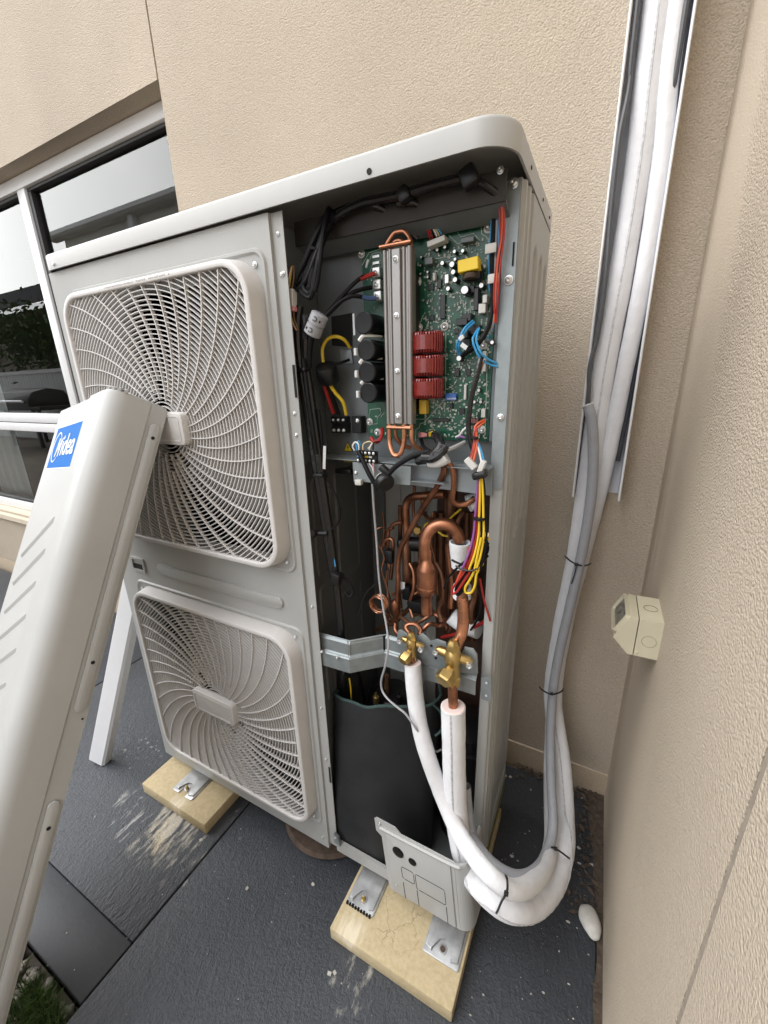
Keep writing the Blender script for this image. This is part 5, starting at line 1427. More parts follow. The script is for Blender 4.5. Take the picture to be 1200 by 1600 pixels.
wire([(0.6439, 0.0340, 1.1382), (0.6382, 0.0340, 1.1195), (0.6326, 0.0340, 1.0906)], 0.0052, 'black_rubber', 'wire', 10)
a, b = Vector((0.6683, 0.0280, 1.1676)), Vector((0.6484, 0.0280, 1.1383))
ax = (b - a).normalized()
fer = part(MB().lathe([(0.010, 0.0), (0.0135, 0.002), (0.0135, (b - a).length * 0.46), (0.0115, (b - a).length * 0.475), (0.0115, (b - a).length * 0.525), (0.0135, (b - a).length * 0.54), (0.0135, (b - a).length - 0.002), (0.010, (b - a).length)], a, ax, 20), 'ferrite_clamp', 'conduit_grey')
nx = (Vector((0.35, -1, 0)) - ax * ax.dot(Vector((0.35, -1, 0)))).normalized()
for t_, s_ in ((0.25, 1), (0.75, -1)):
    c = a + (b - a) * t_ + nx * 0.0134
    part(MB().lathe([(0.002, 0), (0.002, 0.0006)], c + ax * 0.0 + nx.cross(ax) * 0.007 * s_ - nx * 0.0022, nx, 10), 'clamp_hole', 'hole_black', fer)
    lettering('C', 0.010, c + nx * 0.0004, -nx.cross(ax) if False else ax.cross(nx), -ax, nx, 'clamp_marking', 'hole_black', fer)
# earth lead, ferrite ring, mains terminals
wire([(0.6442, 0.0600, 1.0997), (0.6448, 0.0600, 1.1206), (0.6576, 0.0580, 1.1342), (0.6727, 0.0600, 1.1372), (0.6831, 0.0680, 1.1323), (0.6859, 0.0800, 1.1212)], 0.0027, 'wire_yellow')
tor = part(MB().lathe([(0.006, -0.014), (0.0165, -0.014), (0.0185, -0.010), (0.0185, 0.010), (0.0165, 0.014), (0.006, 0.014)], (0.6503, 0.0620, 1.0812), (0.15, -0.55, 1), 26), 'ferrite_ring', 'black_plastic')
wire([(0.6591, 0.0660, 1.0951), (0.6726, 0.0750, 1.0988), (0.6798, 0.0860, 1.1028)], 0.0024, 'black_rubber')
wire([(0.6398, 0.0640, 1.0671), (0.6402, 0.0720, 1.0436), (0.6432, 0.0820, 1.0146)], 0.0036, 'wire_red')
wire([(0.6448, 0.0660, 1.0648), (0.6494, 0.0740, 1.0413), (0.6540, 0.0840, 1.0123)], 0.0032, 'black_rubber')
wire([(0.6515, 0.0640, 1.0647), (0.6593, 0.0700, 1.0487), (0.6688, 0.0760, 1.0346), (0.6688, 0.0840, 1.0124)], 0.0032, 'wire_yellow')
v = Vector((0.6527, 0.0860, 0.9942))
tb = part(MB().box(v.x - 0.0165, v.x + 0.0145, v.y, 0.1, v.z - 0.003, v.z + 0.003, 0.0006, 1), 'terminal_block', 'black_plastic')
for i in range(3):
    x = v.x - 0.0115 + i * 0.0105
    part(MB().box(x - 0.0046, x + 0.0046, v.y - 0.004, 0.1, v.z + 0.003, v.z + 0.0145, 0.0008, 1), 'terminal_cell', 'black_plastic', tb)
    part(MB().box(x - 0.0046, x + 0.0046, v.y - 0.004, 0.1, v.z - 0.0145, v.z - 0.003, 0.0008, 1), 'terminal_cell', 'black_plastic', tb)
    part(screw_mb((x + 0.001, v.y - 0.0042, v.z - 0.009), FR, 0.0026), 'screw', 'screw_metal', tb)
    part(screw_mb((x + 0.001, v.y - 0.0042, v.z + 0.009), FR, 0.0022), 'screw', 'screw_metal', tb)
v2 = Vector((0.6901, 0.0820, 0.9954))
part(MB().box(v2.x - 0.010, v2.x + 0.009, v2.y, 0.1, v2.z - 0.0145, v2.z + 0.0145, 0.001, 1), 'terminal_cover', 'black_plastic', tb)
part(screw_mb((v2.x + 0.002, v2.y, v2.z + 0.007), FR, 0.003), 'screw', 'screw_metal', tb)
# warning signs
v = Vector((0.6590, 0.0998, 0.9535))
sgn = part(MB().prism([(v.x - 0.0100, v.z - 0.0085), (v.x + 0.0100, v.z - 0.0085), (v.x, v.z + 0.0095)], 'y', 0.1, 0.0992), 'warning_sign', 'hole_black')
part(MB().prism([(v.x - 0.0082, v.z - 0.0075), (v.x + 0.0082, v.z - 0.0075), (v.x, v.z + 0.0073)], 'y', 0.0992, 0.0988), 'warning_face', 'label_yellow', sgn)
part(MB().prism([(v.x + 0.0012, v.z + 0.004), (v.x - 0.0022, v.z - 0.0012), (v.x - 0.0002, v.z - 0.0012), (v.x - 0.0012, v.z - 0.0065), (v.x + 0.0024, v.z + 0.0004), (v.x + 0.0004, v.z + 0.0004)], 'y', 0.0988, 0.0985), 'lightning_bolt', 'hole_black', sgn)
v = Vector((0.6576, 0.0998, 0.9307))
lb = part(MB().box(v.x - 0.0095, v.x + 0.010, 0.0992, 0.1, v.z - 0.0060, v.z + 0.0065), 'caution_label', 'label_dull')
lettering('CAUTION', 0.0036, (v.x, 0.0990, v.z + 0.004), (1, 0, 0), (0, 0, 1), (0, -1, 0), 'caution_lettering', 'hole_black', lb)
part(MB().box(v.x - 0.0095, v.x + 0.010, 0.09895, 0.0992, v.z + 0.002, v.z + 0.0028), 'caution_rule', 'hole_black', lb)
# small terminal block with coloured leads
v = Vector((0.7255, 0.0500, 0.9465))
tb2 = part(MB().box(v.x - 0.0200, v.x + 0.0205, v.y + 0.003, 0.056, v.z - 0.010, v.z + 0.010, 0.0008, 1), 'terminal_block', 'black_plastic')
for i in range(5):
    x = v.x - 0.0155 + i * 0.0076
    for dz in (-0.0065, 0.0065):
        part(MB().box(x - 0.0029, x + 0.0029, v.y - 0.001, v.y + 0.004, v.z + dz - 0.0031, v.z + dz + 0.0031, 0.0005, 1), 'terminal_cell', 'black_plastic', tb2)
        part(screw_mb((x, v.y - 0.001, v.z + dz), FR, 0.0020), 'screw', 'screw_metal', tb2)
    if i in (0, 2, 3):
        part(MB().box(x - 0.0030, x + 0.0030, v.y + 0.0015, v.y + 0.0032, v.z - 0.0016, v.z + 0.0016), 'marker', ('wire_blue', None, 'label_yellow', 'pcb_white')[i], tb2)
wire([(0.7047, 0.0480, 0.9566), (0.7026, 0.0460, 0.9643), (0.7080, 0.0460, 0.9709), (0.7141, 0.0460, 0.9680), (0.7142, 0.0470, 0.9583)], 0.0014, 'wire_white')
wire([(0.7098, 0.0480, 0.9568), (0.7091, 0.0480, 0.9675), (0.7131, 0.0500, 0.9717), (0.7153, 0.0520, 0.9640)], 0.0015, 'wire_blue')
wire([(0.7211, 0.0480, 0.9584), (0.7228, 0.0480, 0.9681), (0.7328, 0.0500, 0.9724), (0.7376, 0.0520, 0.9682), (0.7299, 0.0500, 0.9607)], 0.0012, 'wire_cream')
wire([(0.7406, 0.0480, 0.9594), (0.7423, 0.0480, 0.9710), (0.7476, 0.0560, 0.9722)], 0.0013, 'black_rubber')
wire([(0.7334, 0.0480, 0.9590), (0.7374, 0.0480, 0.9677), (0.7403, 0.0560, 0.9698)], 0.0012, 'wire_white')
wire([(0.7135, 0.0460, 0.9562), (0.7261, 0.0400, 0.9397), (0.7396, 0.0360, 0.9188), (0.7556, 0.0360, 0.8963)], 0.0040, 'black_rubber')
wire([(0.7324, 0.0480, 0.9365), (0.7393, 0.0460, 0.9287), (0.7424, 0.0440, 0.9174)], 0.0011, 'wire_white')
wire([(0.7397, 0.0480, 0.9370), (0.7416, 0.0460, 0.9256), (0.7409, 0.0440, 0.9118)], 0.0011, 'wire_pink')
part(MB().lathe([(0.005, -0.008), (0.0135, -0.008), (0.0155, -0.005), (0.0155, 0.005), (0.0135, 0.008), (0.005, 0.008)], (0.7678, 0.0340, 0.9108), (0.75, -0.6, -0.45), 22), 'ferrite_ring', 'black_plastic')
part(MB().lathe([(0.013, -0.0100), (0.014, -0.006), (0.012, -0.004)], (0.7678, 0.0340, 0.9108), (0.75, -0.6, -0.45), 22), 'ring_lip', 'pcb_silver')
part(MB().obox((0.7685, 0.0360, 0.9295), (0.8, 0, -0.6), (0, 1, 0), (0.6, 0, 0.8), 0.020, 0.012, 0.010, 0.002, 2), 'sleeve_clip', 'black_plastic')
wire([(0.7740, 0.0340, 0.9230), (0.7893, 0.0360, 0.9382), (0.8098, 0.0400, 0.9520), (0.8296, 0.0440, 0.9594), (0.8414, 0.0460, 0.9617)], 0.0042, 'black_rubber', 'wire', 10)
# taped bundle wrapped on a white sleeve
wire([(0.8206, 0.0450, 0.9467), (0.8389, 0.0420, 0.9523), (0.8532, 0.0420, 0.9629), (0.8563, 0.0500, 0.9734), (0.8476, 0.0620, 0.9812), (0.8385, 0.0750, 0.9833)], 0.0075, 'black_tape', 'wire_sleeve', 10)
wire([(0.8321, 0.0380, 0.9526), (0.8495, 0.0360, 0.9540), (0.8621, 0.0400, 0.9636), (0.8652, 0.0450, 0.9716)], 0.0070, 'black_tape', 'wire_sleeve', 10)
wire([(0.8125, 0.0800, 0.9757), (0.8227, 0.0660, 0.9657), (0.8362, 0.0540, 0.9621), (0.8456, 0.0460, 0.9599)], 0.0030, 'black_rubber')
wire([(0.8686, 0.0440, 0.9653), (0.8778, 0.0580, 0.9694), (0.8867, 0.0740, 0.9743)], 0.0032, 'wire_grey')
part(MB().tube([(0.8386, 0.0480, 0.9453), (0.8543, 0.0480, 0.9483), (0.8657, 0.0500, 0.9564)], 0.011, 14, rfun=lambda u, d: 0.0085 + 0.004 * u), 'foam_sleeve', 'foam_white')
for (a_, b_, m) in (((0.8071, 0.0850, 0.9811), (0.8217, 0.0820, 0.9819), 'wire_pink'), ((0.8253, 0.0840, 0.9828), (0.8420, 0.0800, 0.9858), 'wire_yellow')):
    for i in range(3):
        e = Vector((0, 0.0, 0.0024 * (i - 1)))
        mid = (Vector(a_) + Vector(b_)) / 2 + e + Vector((0, -0.004, 0.001))
        wire([Vector(a_) + e, mid, Vector(b_) + e * 0.5], 0.0016, m)
# ring lead at the board's bottom
wire([(0.7425, 0.0780, 0.9905), (0.7465, 0.0700, 0.9830), (0.7434, 0.0660, 0.9728), (0.7335, 0.0660, 0.9693), (0.7243, 0.0720, 0.9757)], 0.0034, 'wire_red')
# right-hand looms
for pts, r, m in (([(0.9258, 0.0600, 1.2778), (0.9283, 0.0640, 1.2604), (0.9285, 0.0660, 1.2367), (0.9253, 0.0660, 1.2086), (0.9245, 0.0660, 1.1791), (0.9240, 0.0700, 1.1568), (0.9224, 0.0740, 1.1377)], 0.0012, 'wire_orange'),
                  ([(0.9275, 0.0600, 1.2761), (0.9309, 0.0640, 1.2565), (0.9312, 0.0660, 1.2327), (0.9287, 0.0660, 1.2067), (0.9279, 0.0660, 1.1787), (0.9266, 0.0700, 1.1565), (0.9250, 0.0740, 1.1374)], 0.0012, 'wire_red'),
                  ([(0.9238, 0.0620, 1.2788), (0.9249, 0.0660, 1.2581), (0.9261, 0.0680, 1.2305), (0.9228, 0.0680, 1.2020), (0.9219, 0.0680, 1.1721), (0.9236, 0.0700, 1.1490)], 0.0014, 'wire_red'),
                  ([(0.9141, 0.0800, 1.2640), (0.9154, 0.0780, 1.2346), (0.9158, 0.0760, 1.2045), (0.9188, 0.0740, 1.1734), (0.9192, 0.0740, 1.1499), (0.9118, 0.0700, 1.1244), (0.8981, 0.0700, 1.1088), (0.8769, 0.0800, 1.0985)], 0.0034, 'black_rubber'),
                  ([(0.9177, 0.0800, 1.2598), (0.9181, 0.0780, 1.2305), (0.9196, 0.0760, 1.1965), (0.9218, 0.0740, 1.1653), (0.9213, 0.0740, 1.1417), (0.9160, 0.0780, 1.1247)], 0.0020, 'wire_grey'),
                  ([(0.9182, 0.0800, 1.2647), (0.9221, 0.0780, 1.2335), (0.9219, 0.0760, 1.2000), (0.9243, 0.0740, 1.1650), (0.9219, 0.0760, 1.1379), (0.9116, 0.0800, 1.1144)], 0.0013, 'wire_blue'),
                  ([(0.9110, 0.0800, 1.2610), (0.9100, 0.0800, 1.2322), (0.9109, 0.0800, 1.1984), (0.9122, 0.0820, 1.1792)], 0.0012, 'wire_blue'),
                  ([(0.8917, 0.0780, 1.1439), (0.8846, 0.0660, 1.1343), (0.8789, 0.0620, 1.1228), (0.8732, 0.0660, 1.1118), (0.8716, 0.0780, 1.1013)], 0.0016, 'wire_blue'),
                  ([(0.8937, 0.0780, 1.1413), (0.8868, 0.0680, 1.1327), (0.8810, 0.0640, 1.1220), (0.8761, 0.0660, 1.1108), (0.8755, 0.0780, 1.1002)], 0.0016, 'wire_blue'),
                  ([(0.9013, 0.0780, 1.1333), (0.9014, 0.0660, 1.1224), (0.9023, 0.0640, 1.1132), (0.9092, 0.0640, 1.0995), (0.9183, 0.0720, 1.0910), (0.9283, 0.0800, 1.0857)], 0.0016, 'wire_blue'),
                  ([(0.8995, 0.0780, 1.1326), (0.8972, 0.0680, 1.1237), (0.8968, 0.0640, 1.1152), (0.9052, 0.0660, 1.0965), (0.9163, 0.0740, 1.0861), (0.9295, 0.0800, 1.0814)], 0.0016, 'wire_blue'),
                  ([(0.9078, 0.0700, 1.0948), (0.9059, 0.0660, 1.0804), (0.9034, 0.0640, 1.0659), (0.8986, 0.0640, 1.0459), (0.8957, 0.0640, 1.0234), (0.8946, 0.0640, 1.0004), (0.8978, 0.0620, 0.9820), (0.9049, 0.0600, 0.9636)], 0.0040, 'black_tape'),
                  ([(0.9093, 0.0720, 1.0915), (0.9074, 0.0700, 1.0847), (0.9064, 0.0680, 1.0779)], 0.0042, 'copper_bright'),
                  ([(0.9155, 0.0740, 1.0082), (0.9092, 0.0660, 1.0042), (0.9049, 0.0620, 0.9972), (0.9070, 0.0600, 0.9835), (0.9068, 0.0560, 0.9691), (0.9038, 0.0520, 0.9525)], 0.0017, 'wire_orange'),
                  ([(0.9165, 0.0740, 1.0055), (0.9113, 0.0660, 1.0006), (0.9070, 0.0620, 0.9935), (0.9100, 0.0600, 0.9799), (0.9098, 0.0560, 0.9655), (0.9077, 0.0520, 0.9508)], 0.0017, 'wire_orange'),
                  ([(0.9147, 0.0740, 1.0045), (0.9091, 0.0640, 0.9980), (0.9048, 0.0600, 0.9909), (0.9059, 0.0580, 0.9781), (0.9047, 0.0540, 0.9636), (0.9020, 0.0520, 0.9486)], 0.0017, 'wire_red'),
                  ([(0.8910, 0.0800, 0.9997), (0.8829, 0.0780, 0.9921), (0.8765, 0.0800, 0.9839), (0.8691, 0.0840, 0.9802)], 0.0016, 'wire_white'),
                  ([(0.9092, 0.0600, 0.9761), (0.9157, 0.0560, 0.9601), (0.9197, 0.0540, 0.9464)], 0.0015, 'wire_white'),
                  ([(0.9101, 0.0600, 0.9780), (0.9180, 0.0580, 0.9618), (0.9230, 0.0560, 0.9472)], 0.0015, 'wire_blue'),
                  ([(0.8847, 0.0800, 0.9802), (0.8786, 0.0800, 0.9820), (0.8712, 0.0840, 0.9793)], 0.0018, 'wire_purple')):
    wire(pts, r, m)
part(MB().obox((0.8814, 0.0600, 1.1209), (0.8, 0, 0.6), (0, 1, 0), (-0.6, 0, 0.8), 0.008, 0.003, 0.006, 0.0008, 1), 'paper_tag', 'logo_white')
part(MB().obox((0.8854, 0.0600, 1.1098), (0.6, 0, 0.8), (0, 1, 0), (-0.8, 0, 0.6), 0.006, 0.001, 0.010), 'paper_tag', 'logo_white')
part(MB().lathe([(0.0055, 0), (0.0055, 0.004)], (0.9057, 0.0580, 0.9819), (0.2, 0, 1), 12), 'wire_tie', 'black_plastic')
v = Vector((0.9105, 0.0500, 0.9428))
part(MB().obox(v + Vector((-0.006, 0, 0.004)), (0.7, 0, -0.7), (0, 1, 0), (0.7, 0, 0.7), 0.020, 0.010, 0.010, 0.0015, 1), 'plug', 'pcb_white')
part(MB().obox(v + Vector((0.010, 0.002, 0.0)), (0.9, 0, -0.3), (0, 1, 0), (0.3, 0, 0.9), 0.009, 0.010, 0.020, 0.0015, 1), 'plug', 'pcb_white')
part(MB().obox((0.9186, 0.0500, 0.9309), (0.95, 0, 0.3), (0, 1, 0), (-0.3, 0, 0.95), 0.022, 0.016, 0.011, 0.003, 2), 'wire_tie', 'black_tape')
for i, m in enumerate(('wire_purple', 'wire_red', 'wire_yellow', 'black_rubber', 'wire_yellow', 'black_rubber')):
    e = Vector((0.0022 * (i - 2), 0.0015 * (i % 2), 0))
    lps_ = [Vector(p) + e * (0.7 + 0.35 * k) for k, p in enumerate([(0.9189, 0.0500, 0.9261), (0.9201, 0.0500, 0.8987), (0.9210, 0.0480, 0.8692), (0.9223, 0.0440, 0.8397), (0.9193, 0.0380, 0.8098), (0.9124, 0.0340, 0.7831)])]
    wire(lps_, 0.0018, m)
part(MB().lathe([(0.0085, 0), (0.0085, 0.004)], (0.9215, 0.0470, 0.8624), (0, 0, 1), 12), 'wire_tie', 'black_plastic')

# ================================================================== refrigerant pipework
cu([(0.8595, 0.0600, 0.9384), (0.8555, 0.0660, 0.9227), (0.8377, 0.0800, 0.8935), (0.8088, 0.0950, 0.8525), (0.7795, 0.1050, 0.8031), (0.7587, 0.1120, 0.7652), (0.7498, 0.1150, 0.7290), (0.7490, 0.1150, 0.6802), (0.7420, 0.1180, 0.6190), (0.7411, 0.1180, 0.5734)], 0.0052)
cu([(0.8649, 0.0620, 0.9444), (0.8722, 0.0660, 0.9311), (0.8726, 0.0700, 0.9045), (0.8690, 0.0760, 0.8814), (0.8770, 0.0820, 0.8720), (0.8902, 0.0880, 0.8729), (0.9005, 0.0950, 0.8819)], 0.0046)
cu([(0.7469, 0.1600, 0.7094), (0.7477, 0.1600, 0.7796), (0.7469, 0.1600, 0.8265), (0.7525, 0.1600, 0.8442), (0.7683, 0.1550, 0.8549), (0.7990, 0.1500, 0.8619), (0.8349, 0.1400, 0.8705)], 0.0080, m='copper', seg=12)
cu([(0.7538, 0.1500, 0.6644), (0.7528, 0.1500, 0.7005), (0.7474, 0.1600, 0.7520)], 0.0095, m='copper_old', seg=12)
big = [(0.8192, 0.0850, 0.7647), (0.8179, 0.0850, 0.7891), (0.8202, 0.0880, 0.8077), (0.8293, 0.0920, 0.8220), (0.8442, 0.0960, 0.8286), (0.8590, 0.1000, 0.8259), (0.8695, 0.1040, 0.8131), (0.8762, 0.1060, 0.7980)]
cu(big, 0.0112, m='copper', seg=16)
muf = (0.8219, 0.0850, 0.7236)
part(MB().lathe([(0.0088, 0.060), (0.0090, 0.040), (0.0105, 0.036), (0.0175, 0.024), (0.0185, 0.019), (0.0185, -0.019), (0.0175, -0.024), (0.0115, -0.032), (0.0105, -0.036), (0.0105, -0.070)], muf, (0, 0, 1), 24), 'muffler', 'copper')
part(MB().lathe([(0.0190, -0.0155), (0.0192, -0.014), (0.0190, -0.0125)], muf, (0, 0, 1), 24), 'muffler_band', 'copper_bright')
cu([(0.8908, 0.0750, 0.7099), (0.8941, 0.0740, 0.6887), (0.8956, 0.0720, 0.6623), (0.8940, 0.0680, 0.6410), (0.8890, 0.0600, 0.6236), (0.8867, 0.0500, 0.6110)], 0.0105, m='copper_bright', seg=16)
cu([(0.8892, 0.0800, 0.7463), (0.8906, 0.0780, 0.7231), (0.8910, 0.0750, 0.7050)], 0.0100, m='copper_old', seg=14)
for pts, r in (([(0.7928, 0.2400, 0.8020), (0.7966, 0.2400, 0.5738)], 0.010), ([(0.8129, 0.2300, 0.8074), (0.8153, 0.2300, 0.5678)], 0.008), ([(0.8373, 0.2100, 0.7480), (0.8391, 0.2100, 0.5852)], 0.009), ([(0.7748, 0.2500, 0.7969), (0.7766, 0.2500, 0.6453)], 0.006), ([(0.7511, 0.2000, 0.6933), (0.7491, 0.2000, 0.5673)], 0.009),
               ([(0.8267, 0.1700, 0.6851), (0.8268, 0.1700, 0.6045), (0.8392, 0.1600, 0.5759)], 0.008), ([(0.8661, 0.2200, 0.8169), (0.8750, 0.2200, 0.5254)], 0.007), ([(0.8476, 0.2400, 0.8087), (0.8554, 0.2400, 0.5068)], 0.007), ([(0.8265, 0.2000, 0.8851), (0.8258, 0.2000, 0.8045)], 0.012)):
    part(MB().tube(pts, r, 10), 'copper_pipe', 'copper_old')
cu([(0.7066, 0.1400, 0.7500), (0.7083, 0.1400, 0.7586), (0.7186, 0.1400, 0.7658), (0.7271, 0.1400, 0.7603), (0.7246, 0.1400, 0.7136), (0.7193, 0.1400, 0.6764)], 0.0040, m='copper')
cu([(0.7228, 0.1500, 0.7876), (0.7140, 0.1500, 0.7809), (0.7107, 0.1500, 0.7665), (0.7121, 0.1450, 0.7235), (0.7171, 0.1400, 0.7050)], 0.0042, m='copper')
cu([(0.7428, 0.1500, 0.8012), (0.7315, 0.1500, 0.7983), (0.7200, 0.1500, 0.7899)], 0.0042)
part(MB().lathe([(0.005, -0.02), (0.0095, -0.014), (0.0105, 0.0), (0.0095, 0.014), (0.005, 0.02)], (0.7407, 0.1180, 0.6261), (0.05, 0, 1), 16), 'strainer', 'copper')
cu([(0.7401, 0.1180, 0.5929), (0.7437, 0.1100, 0.5789), (0.7628, 0.1000, 0.5741), (0.7815, 0.0900, 0.5800)], 0.0046)
cu([(0.7911, 0.0750, 0.6067), (0.7809, 0.0800, 0.6150), (0.7868, 0.0850, 0.6207), (0.8002, 0.0850, 0.6230), (0.8115, 0.0800, 0.6180), (0.8135, 0.0720, 0.6123)], 0.0046)
cu([(0.6961, 0.1500, 0.5783), (0.7197, 0.1400, 0.5698), (0.7577, 0.1500, 0.6130), (0.7796, 0.1600, 0.6357)], 0.0050, m='copper_old')
cu([(0.6697, 0.1600, 0.5274), (0.7051, 0.1500, 0.5598), (0.7380, 0.1600, 0.5947)], 0.0050, m='copper_old')
wire([(0.9396, 0.1000, 0.6709), (0.9125, 0.1000, 0.6426), (0.8746, 0.1100, 0.6094), (0.8396, 0.1200, 0.5843)], 0.0032, 'wire_red')
# capillary: fine tube wound in a loop
cpts = []
cc = Vector((0.7207, 0.0850, 0.6490))
for i in range(110):
    a = i * 2 * pi / 22
    cpts.append(cc + Vector((0.0175 * cos(a), 0.0035 * (i / 22 - 2.5), 0.0175 * sin(a) + 0.0008 * sin(i * 0.7))))
part(MB().tube(cpts, 0.0011, 6, smooth=False), 'capillary_coil', 'copper_bright')
cu([(0.7410, 0.0850, 0.6653), (0.7376, 0.0900, 0.6828), (0.7258, 0.1000, 0.6963), (0.7153, 0.1100, 0.7106), (0.7164, 0.1200, 0.7317), (0.7085, 0.1250, 0.7449), (0.6975, 0.1250, 0.7638), (0.6952, 0.1250, 0.7812), (0.7059, 0.1300, 0.7918), (0.7162, 0.1400, 0.7818)], 0.0014, seg=6)
cu([(0.7345, 0.0850, 0.6324), (0.7430, 0.0900, 0.6203), (0.7476, 0.1000, 0.6055)], 0.0012, seg=6)
cu([(0.7372, 0.0880, 0.6314), (0.7446, 0.0950, 0.6149), (0.7494, 0.1050, 0.6001)], 0.0012, seg=6)
part(MB().lathe([(0.006, -0.012), (0.006, 0.012)], (0.7243, 0.1300, 0.7360), (0.2, 0, 1), 12), 'black_clip', 'black_plastic')
part(MB().box(*[c for ab in zip(Vector((0.7161, 0.1200, 0.7204)), Vector((0.7339, 0.1200, 0.7485)) + Vector((0, 0.012, 0))) for c in ab], 0.002), 'black_clip', 'black_plastic')
# reversing valve and solenoid in the shadow
part(MB().lathe([(0.012, -0.03), (0.015, -0.026), (0.015, 0.026), (0.012, 0.03)], (0.7571, 0.1700, 0.7498), (1, 0.2, 0.05), 18), 'reversing_valve', 'black_plastic')
part(MB().lathe([(0.0075, -0.006), (0.009, -0.004), (0.009, 0.004), (0.0075, 0.006)], (0.7713, 0.1600, 0.7858), (0.3, -0.9, 0), 6), 'solenoid_nut', 'brass')
part(MB().lathe([(0.006, -0.012), (0.007, -0.008), (0.007, 0.008), (0.006, 0.012)], (0.9180, 0.1000, 0.8172), (1, -0.2, 0), 6), 'pipe_union', 'brass')
wire([(0.7889, 0.1500, 0.7970), (0.7994, 0.1500, 0.8063), (0.8289, 0.1400, 0.7921), (0.8414, 0.1400, 0.7902)], 0.0020, 'wire_yellow')
wire([(0.8641, 0.1400, 0.8450), (0.8470, 0.1500, 0.8278), (0.8374, 0.1500, 0.8165)], 0.0020, 'wire_yellow')
part(MB().obox((0.7921, 0.1200, 0.6451), (1, 0, 0.1), (0, 1, 0), (-0.1, 0, 1), 0.040, 0.03, 0.026, 0.004, 2), 'vibration_pad', 'black_rubber')
part(MB().obox((0.7628, 0.1300, 0.6617), (1, 0, 0), (0, 1, 0), (0, 0, 1), 0.018, 0.02, 0.03, 0.004, 2), 'vibration_pad', 'black_rubber')
part(MB().obox((0.7564, 0.1200, 0.6794), (0.9, 0.2, 0), (-0.2, 0.9, 0), (0, 0, 1), 0.010, 0.001, 0.016), 'round_label', 'logo_white')
# white foam sleeves on the pipes
part(MB().lathe([(0.0125, -0.030), (0.0150, -0.012), (0.0185, 0.012), (0.0185, 0.018), (0.0165, 0.0185), (0.0130, 0.010)], (0.8763, 0.1000, 0.7811), (0.02, 0, 1), 22), 'foam_sleeve', 'foam_white')
part(MB().lathe([(0.010, -0.012), (0.0145, -0.012), (0.0150, 0.014), (0.010, 0.014)], (0.8968, 0.1100, 0.8721), (0.75, 0.5, 0.3), 20), 'foam_sleeve', 'foam_white')
part(MB().lathe([(0.011, -0.010), (0.016, -0.010), (0.016, 0.012), (0.011, 0.012)], (0.8877, 0.0850, 0.7128), (0, 0, 1), 20), 'foam_sleeve', 'foam_white')
part(MB().tube([(0.8580, 0.1200, 0.6380), (0.8746, 0.1200, 0.6285), (0.8959, 0.1150, 0.6263), (0.9140, 0.1100, 0.6276)], 0.016, 14), 'foam_sleeve', 'foam_white')
# looped slack of coloured wires
for i, (m, pts) in enumerate((('wire_yellow', [(0.9275, 0.0400, 0.8367), (0.9239, 0.0360, 0.8082), (0.9205, 0.0340, 0.7825), (0.9131, 0.0340, 0.7633), (0.9074, 0.0340, 0.7508), (0.9087, 0.0340, 0.7420), (0.9170, 0.0340, 0.7439), (0.9226, 0.0340, 0.7575), (0.9242, 0.0360, 0.7780), (0.9319, 0.0420, 0.7943)]),
                              ('wire_red', [(0.9174, 0.0420, 0.8281), (0.9149, 0.0400, 0.8050), (0.9062, 0.0380, 0.7801), (0.8929, 0.0360, 0.7557), (0.8858, 0.0360, 0.7427), (0.8871, 0.0360, 0.7337), (0.8954, 0.0360, 0.7425), (0.9063, 0.0360, 0.7632), (0.9163, 0.0380, 0.7843)]),
                              ('black_rubber', [(0.9216, 0.0420, 0.8246), (0.9124, 0.0400, 0.7914), (0.8985, 0.0380, 0.7617), (0.8905, 0.0380, 0.7416), (0.8940, 0.0380, 0.7319), (0.9033, 0.0380, 0.7433), (0.9167, 0.0380, 0.7733), (0.9288, 0.0420, 0.7959), (0.9373, 0.0500, 0.8049)]),
                              ('wire_orange', [(0.9073, 0.0440, 0.8150), (0.9065, 0.0420, 0.7950), (0.8975, 0.0400, 0.7719), (0.8893, 0.0380, 0.7483)]),
                              ('black_rubber', [(0.9372, 0.0500, 0.8262), (0.9317, 0.0460, 0.8184), (0.9218, 0.0420, 0.7946), (0.9142, 0.0400, 0.7697), (0.9024, 0.0400, 0.7513), (0.8965, 0.0400, 0.7362), (0.8895, 0.0420, 0.7335), (0.8934, 0.0420, 0.7484), (0.9072, 0.0420, 0.7763), (0.9239, 0.0440, 0.8049), (0.9348, 0.0460, 0.8146)]),
                              ('black_rubber', [(0.9281, 0.0500, 0.8311), (0.9353, 0.0500, 0.8238), (0.9360, 0.0500, 0.8111), (0.9278, 0.0460, 0.7940), (0.9186, 0.0440, 0.7865), (0.9043, 0.0440, 0.7838), (0.8910, 0.0460, 0.7849), (0.8790, 0.0500, 0.7866)]),
                              ('wire_yellow', [(0.9377, 0.0550, 0.8308), (0.9302, 0.0500, 0.8283), (0.9268, 0.0460, 0.8175), (0.9216, 0.0420, 0.8010), (0.9095, 0.0400, 0.7854)]),
                              ('black_rubber', [(0.9135, 0.0420, 0.8017), (0.8912, 0.0460, 0.7781), (0.8699, 0.0600, 0.7466), (0.8566, 0.0800, 0.7145)]),
                              ('black_rubber', [(0.9170, 0.0450, 0.7680), (0.9227, 0.0700, 0.7224), (0.9217, 0.0800, 0.6862), (0.9114, 0.0900, 0.6522), (0.9013, 0.1000, 0.6301)]),
                              ('wire_red', [(0.9238, 0.0600, 0.7568), (0.9293, 0.0700, 0.7179), (0.9399, 0.0800, 0.6723)]))):
    wire(pts, 0.0019, m)
part(MB().tube([(0.8906, 0.0340, 0.7854), (0.9024, 0.0300, 0.7828), (0.9166, 0.0300, 0.7835), (0.9253, 0.0340, 0.7878)], 0.0016, 6), 'wire_tie', 'black_plastic')
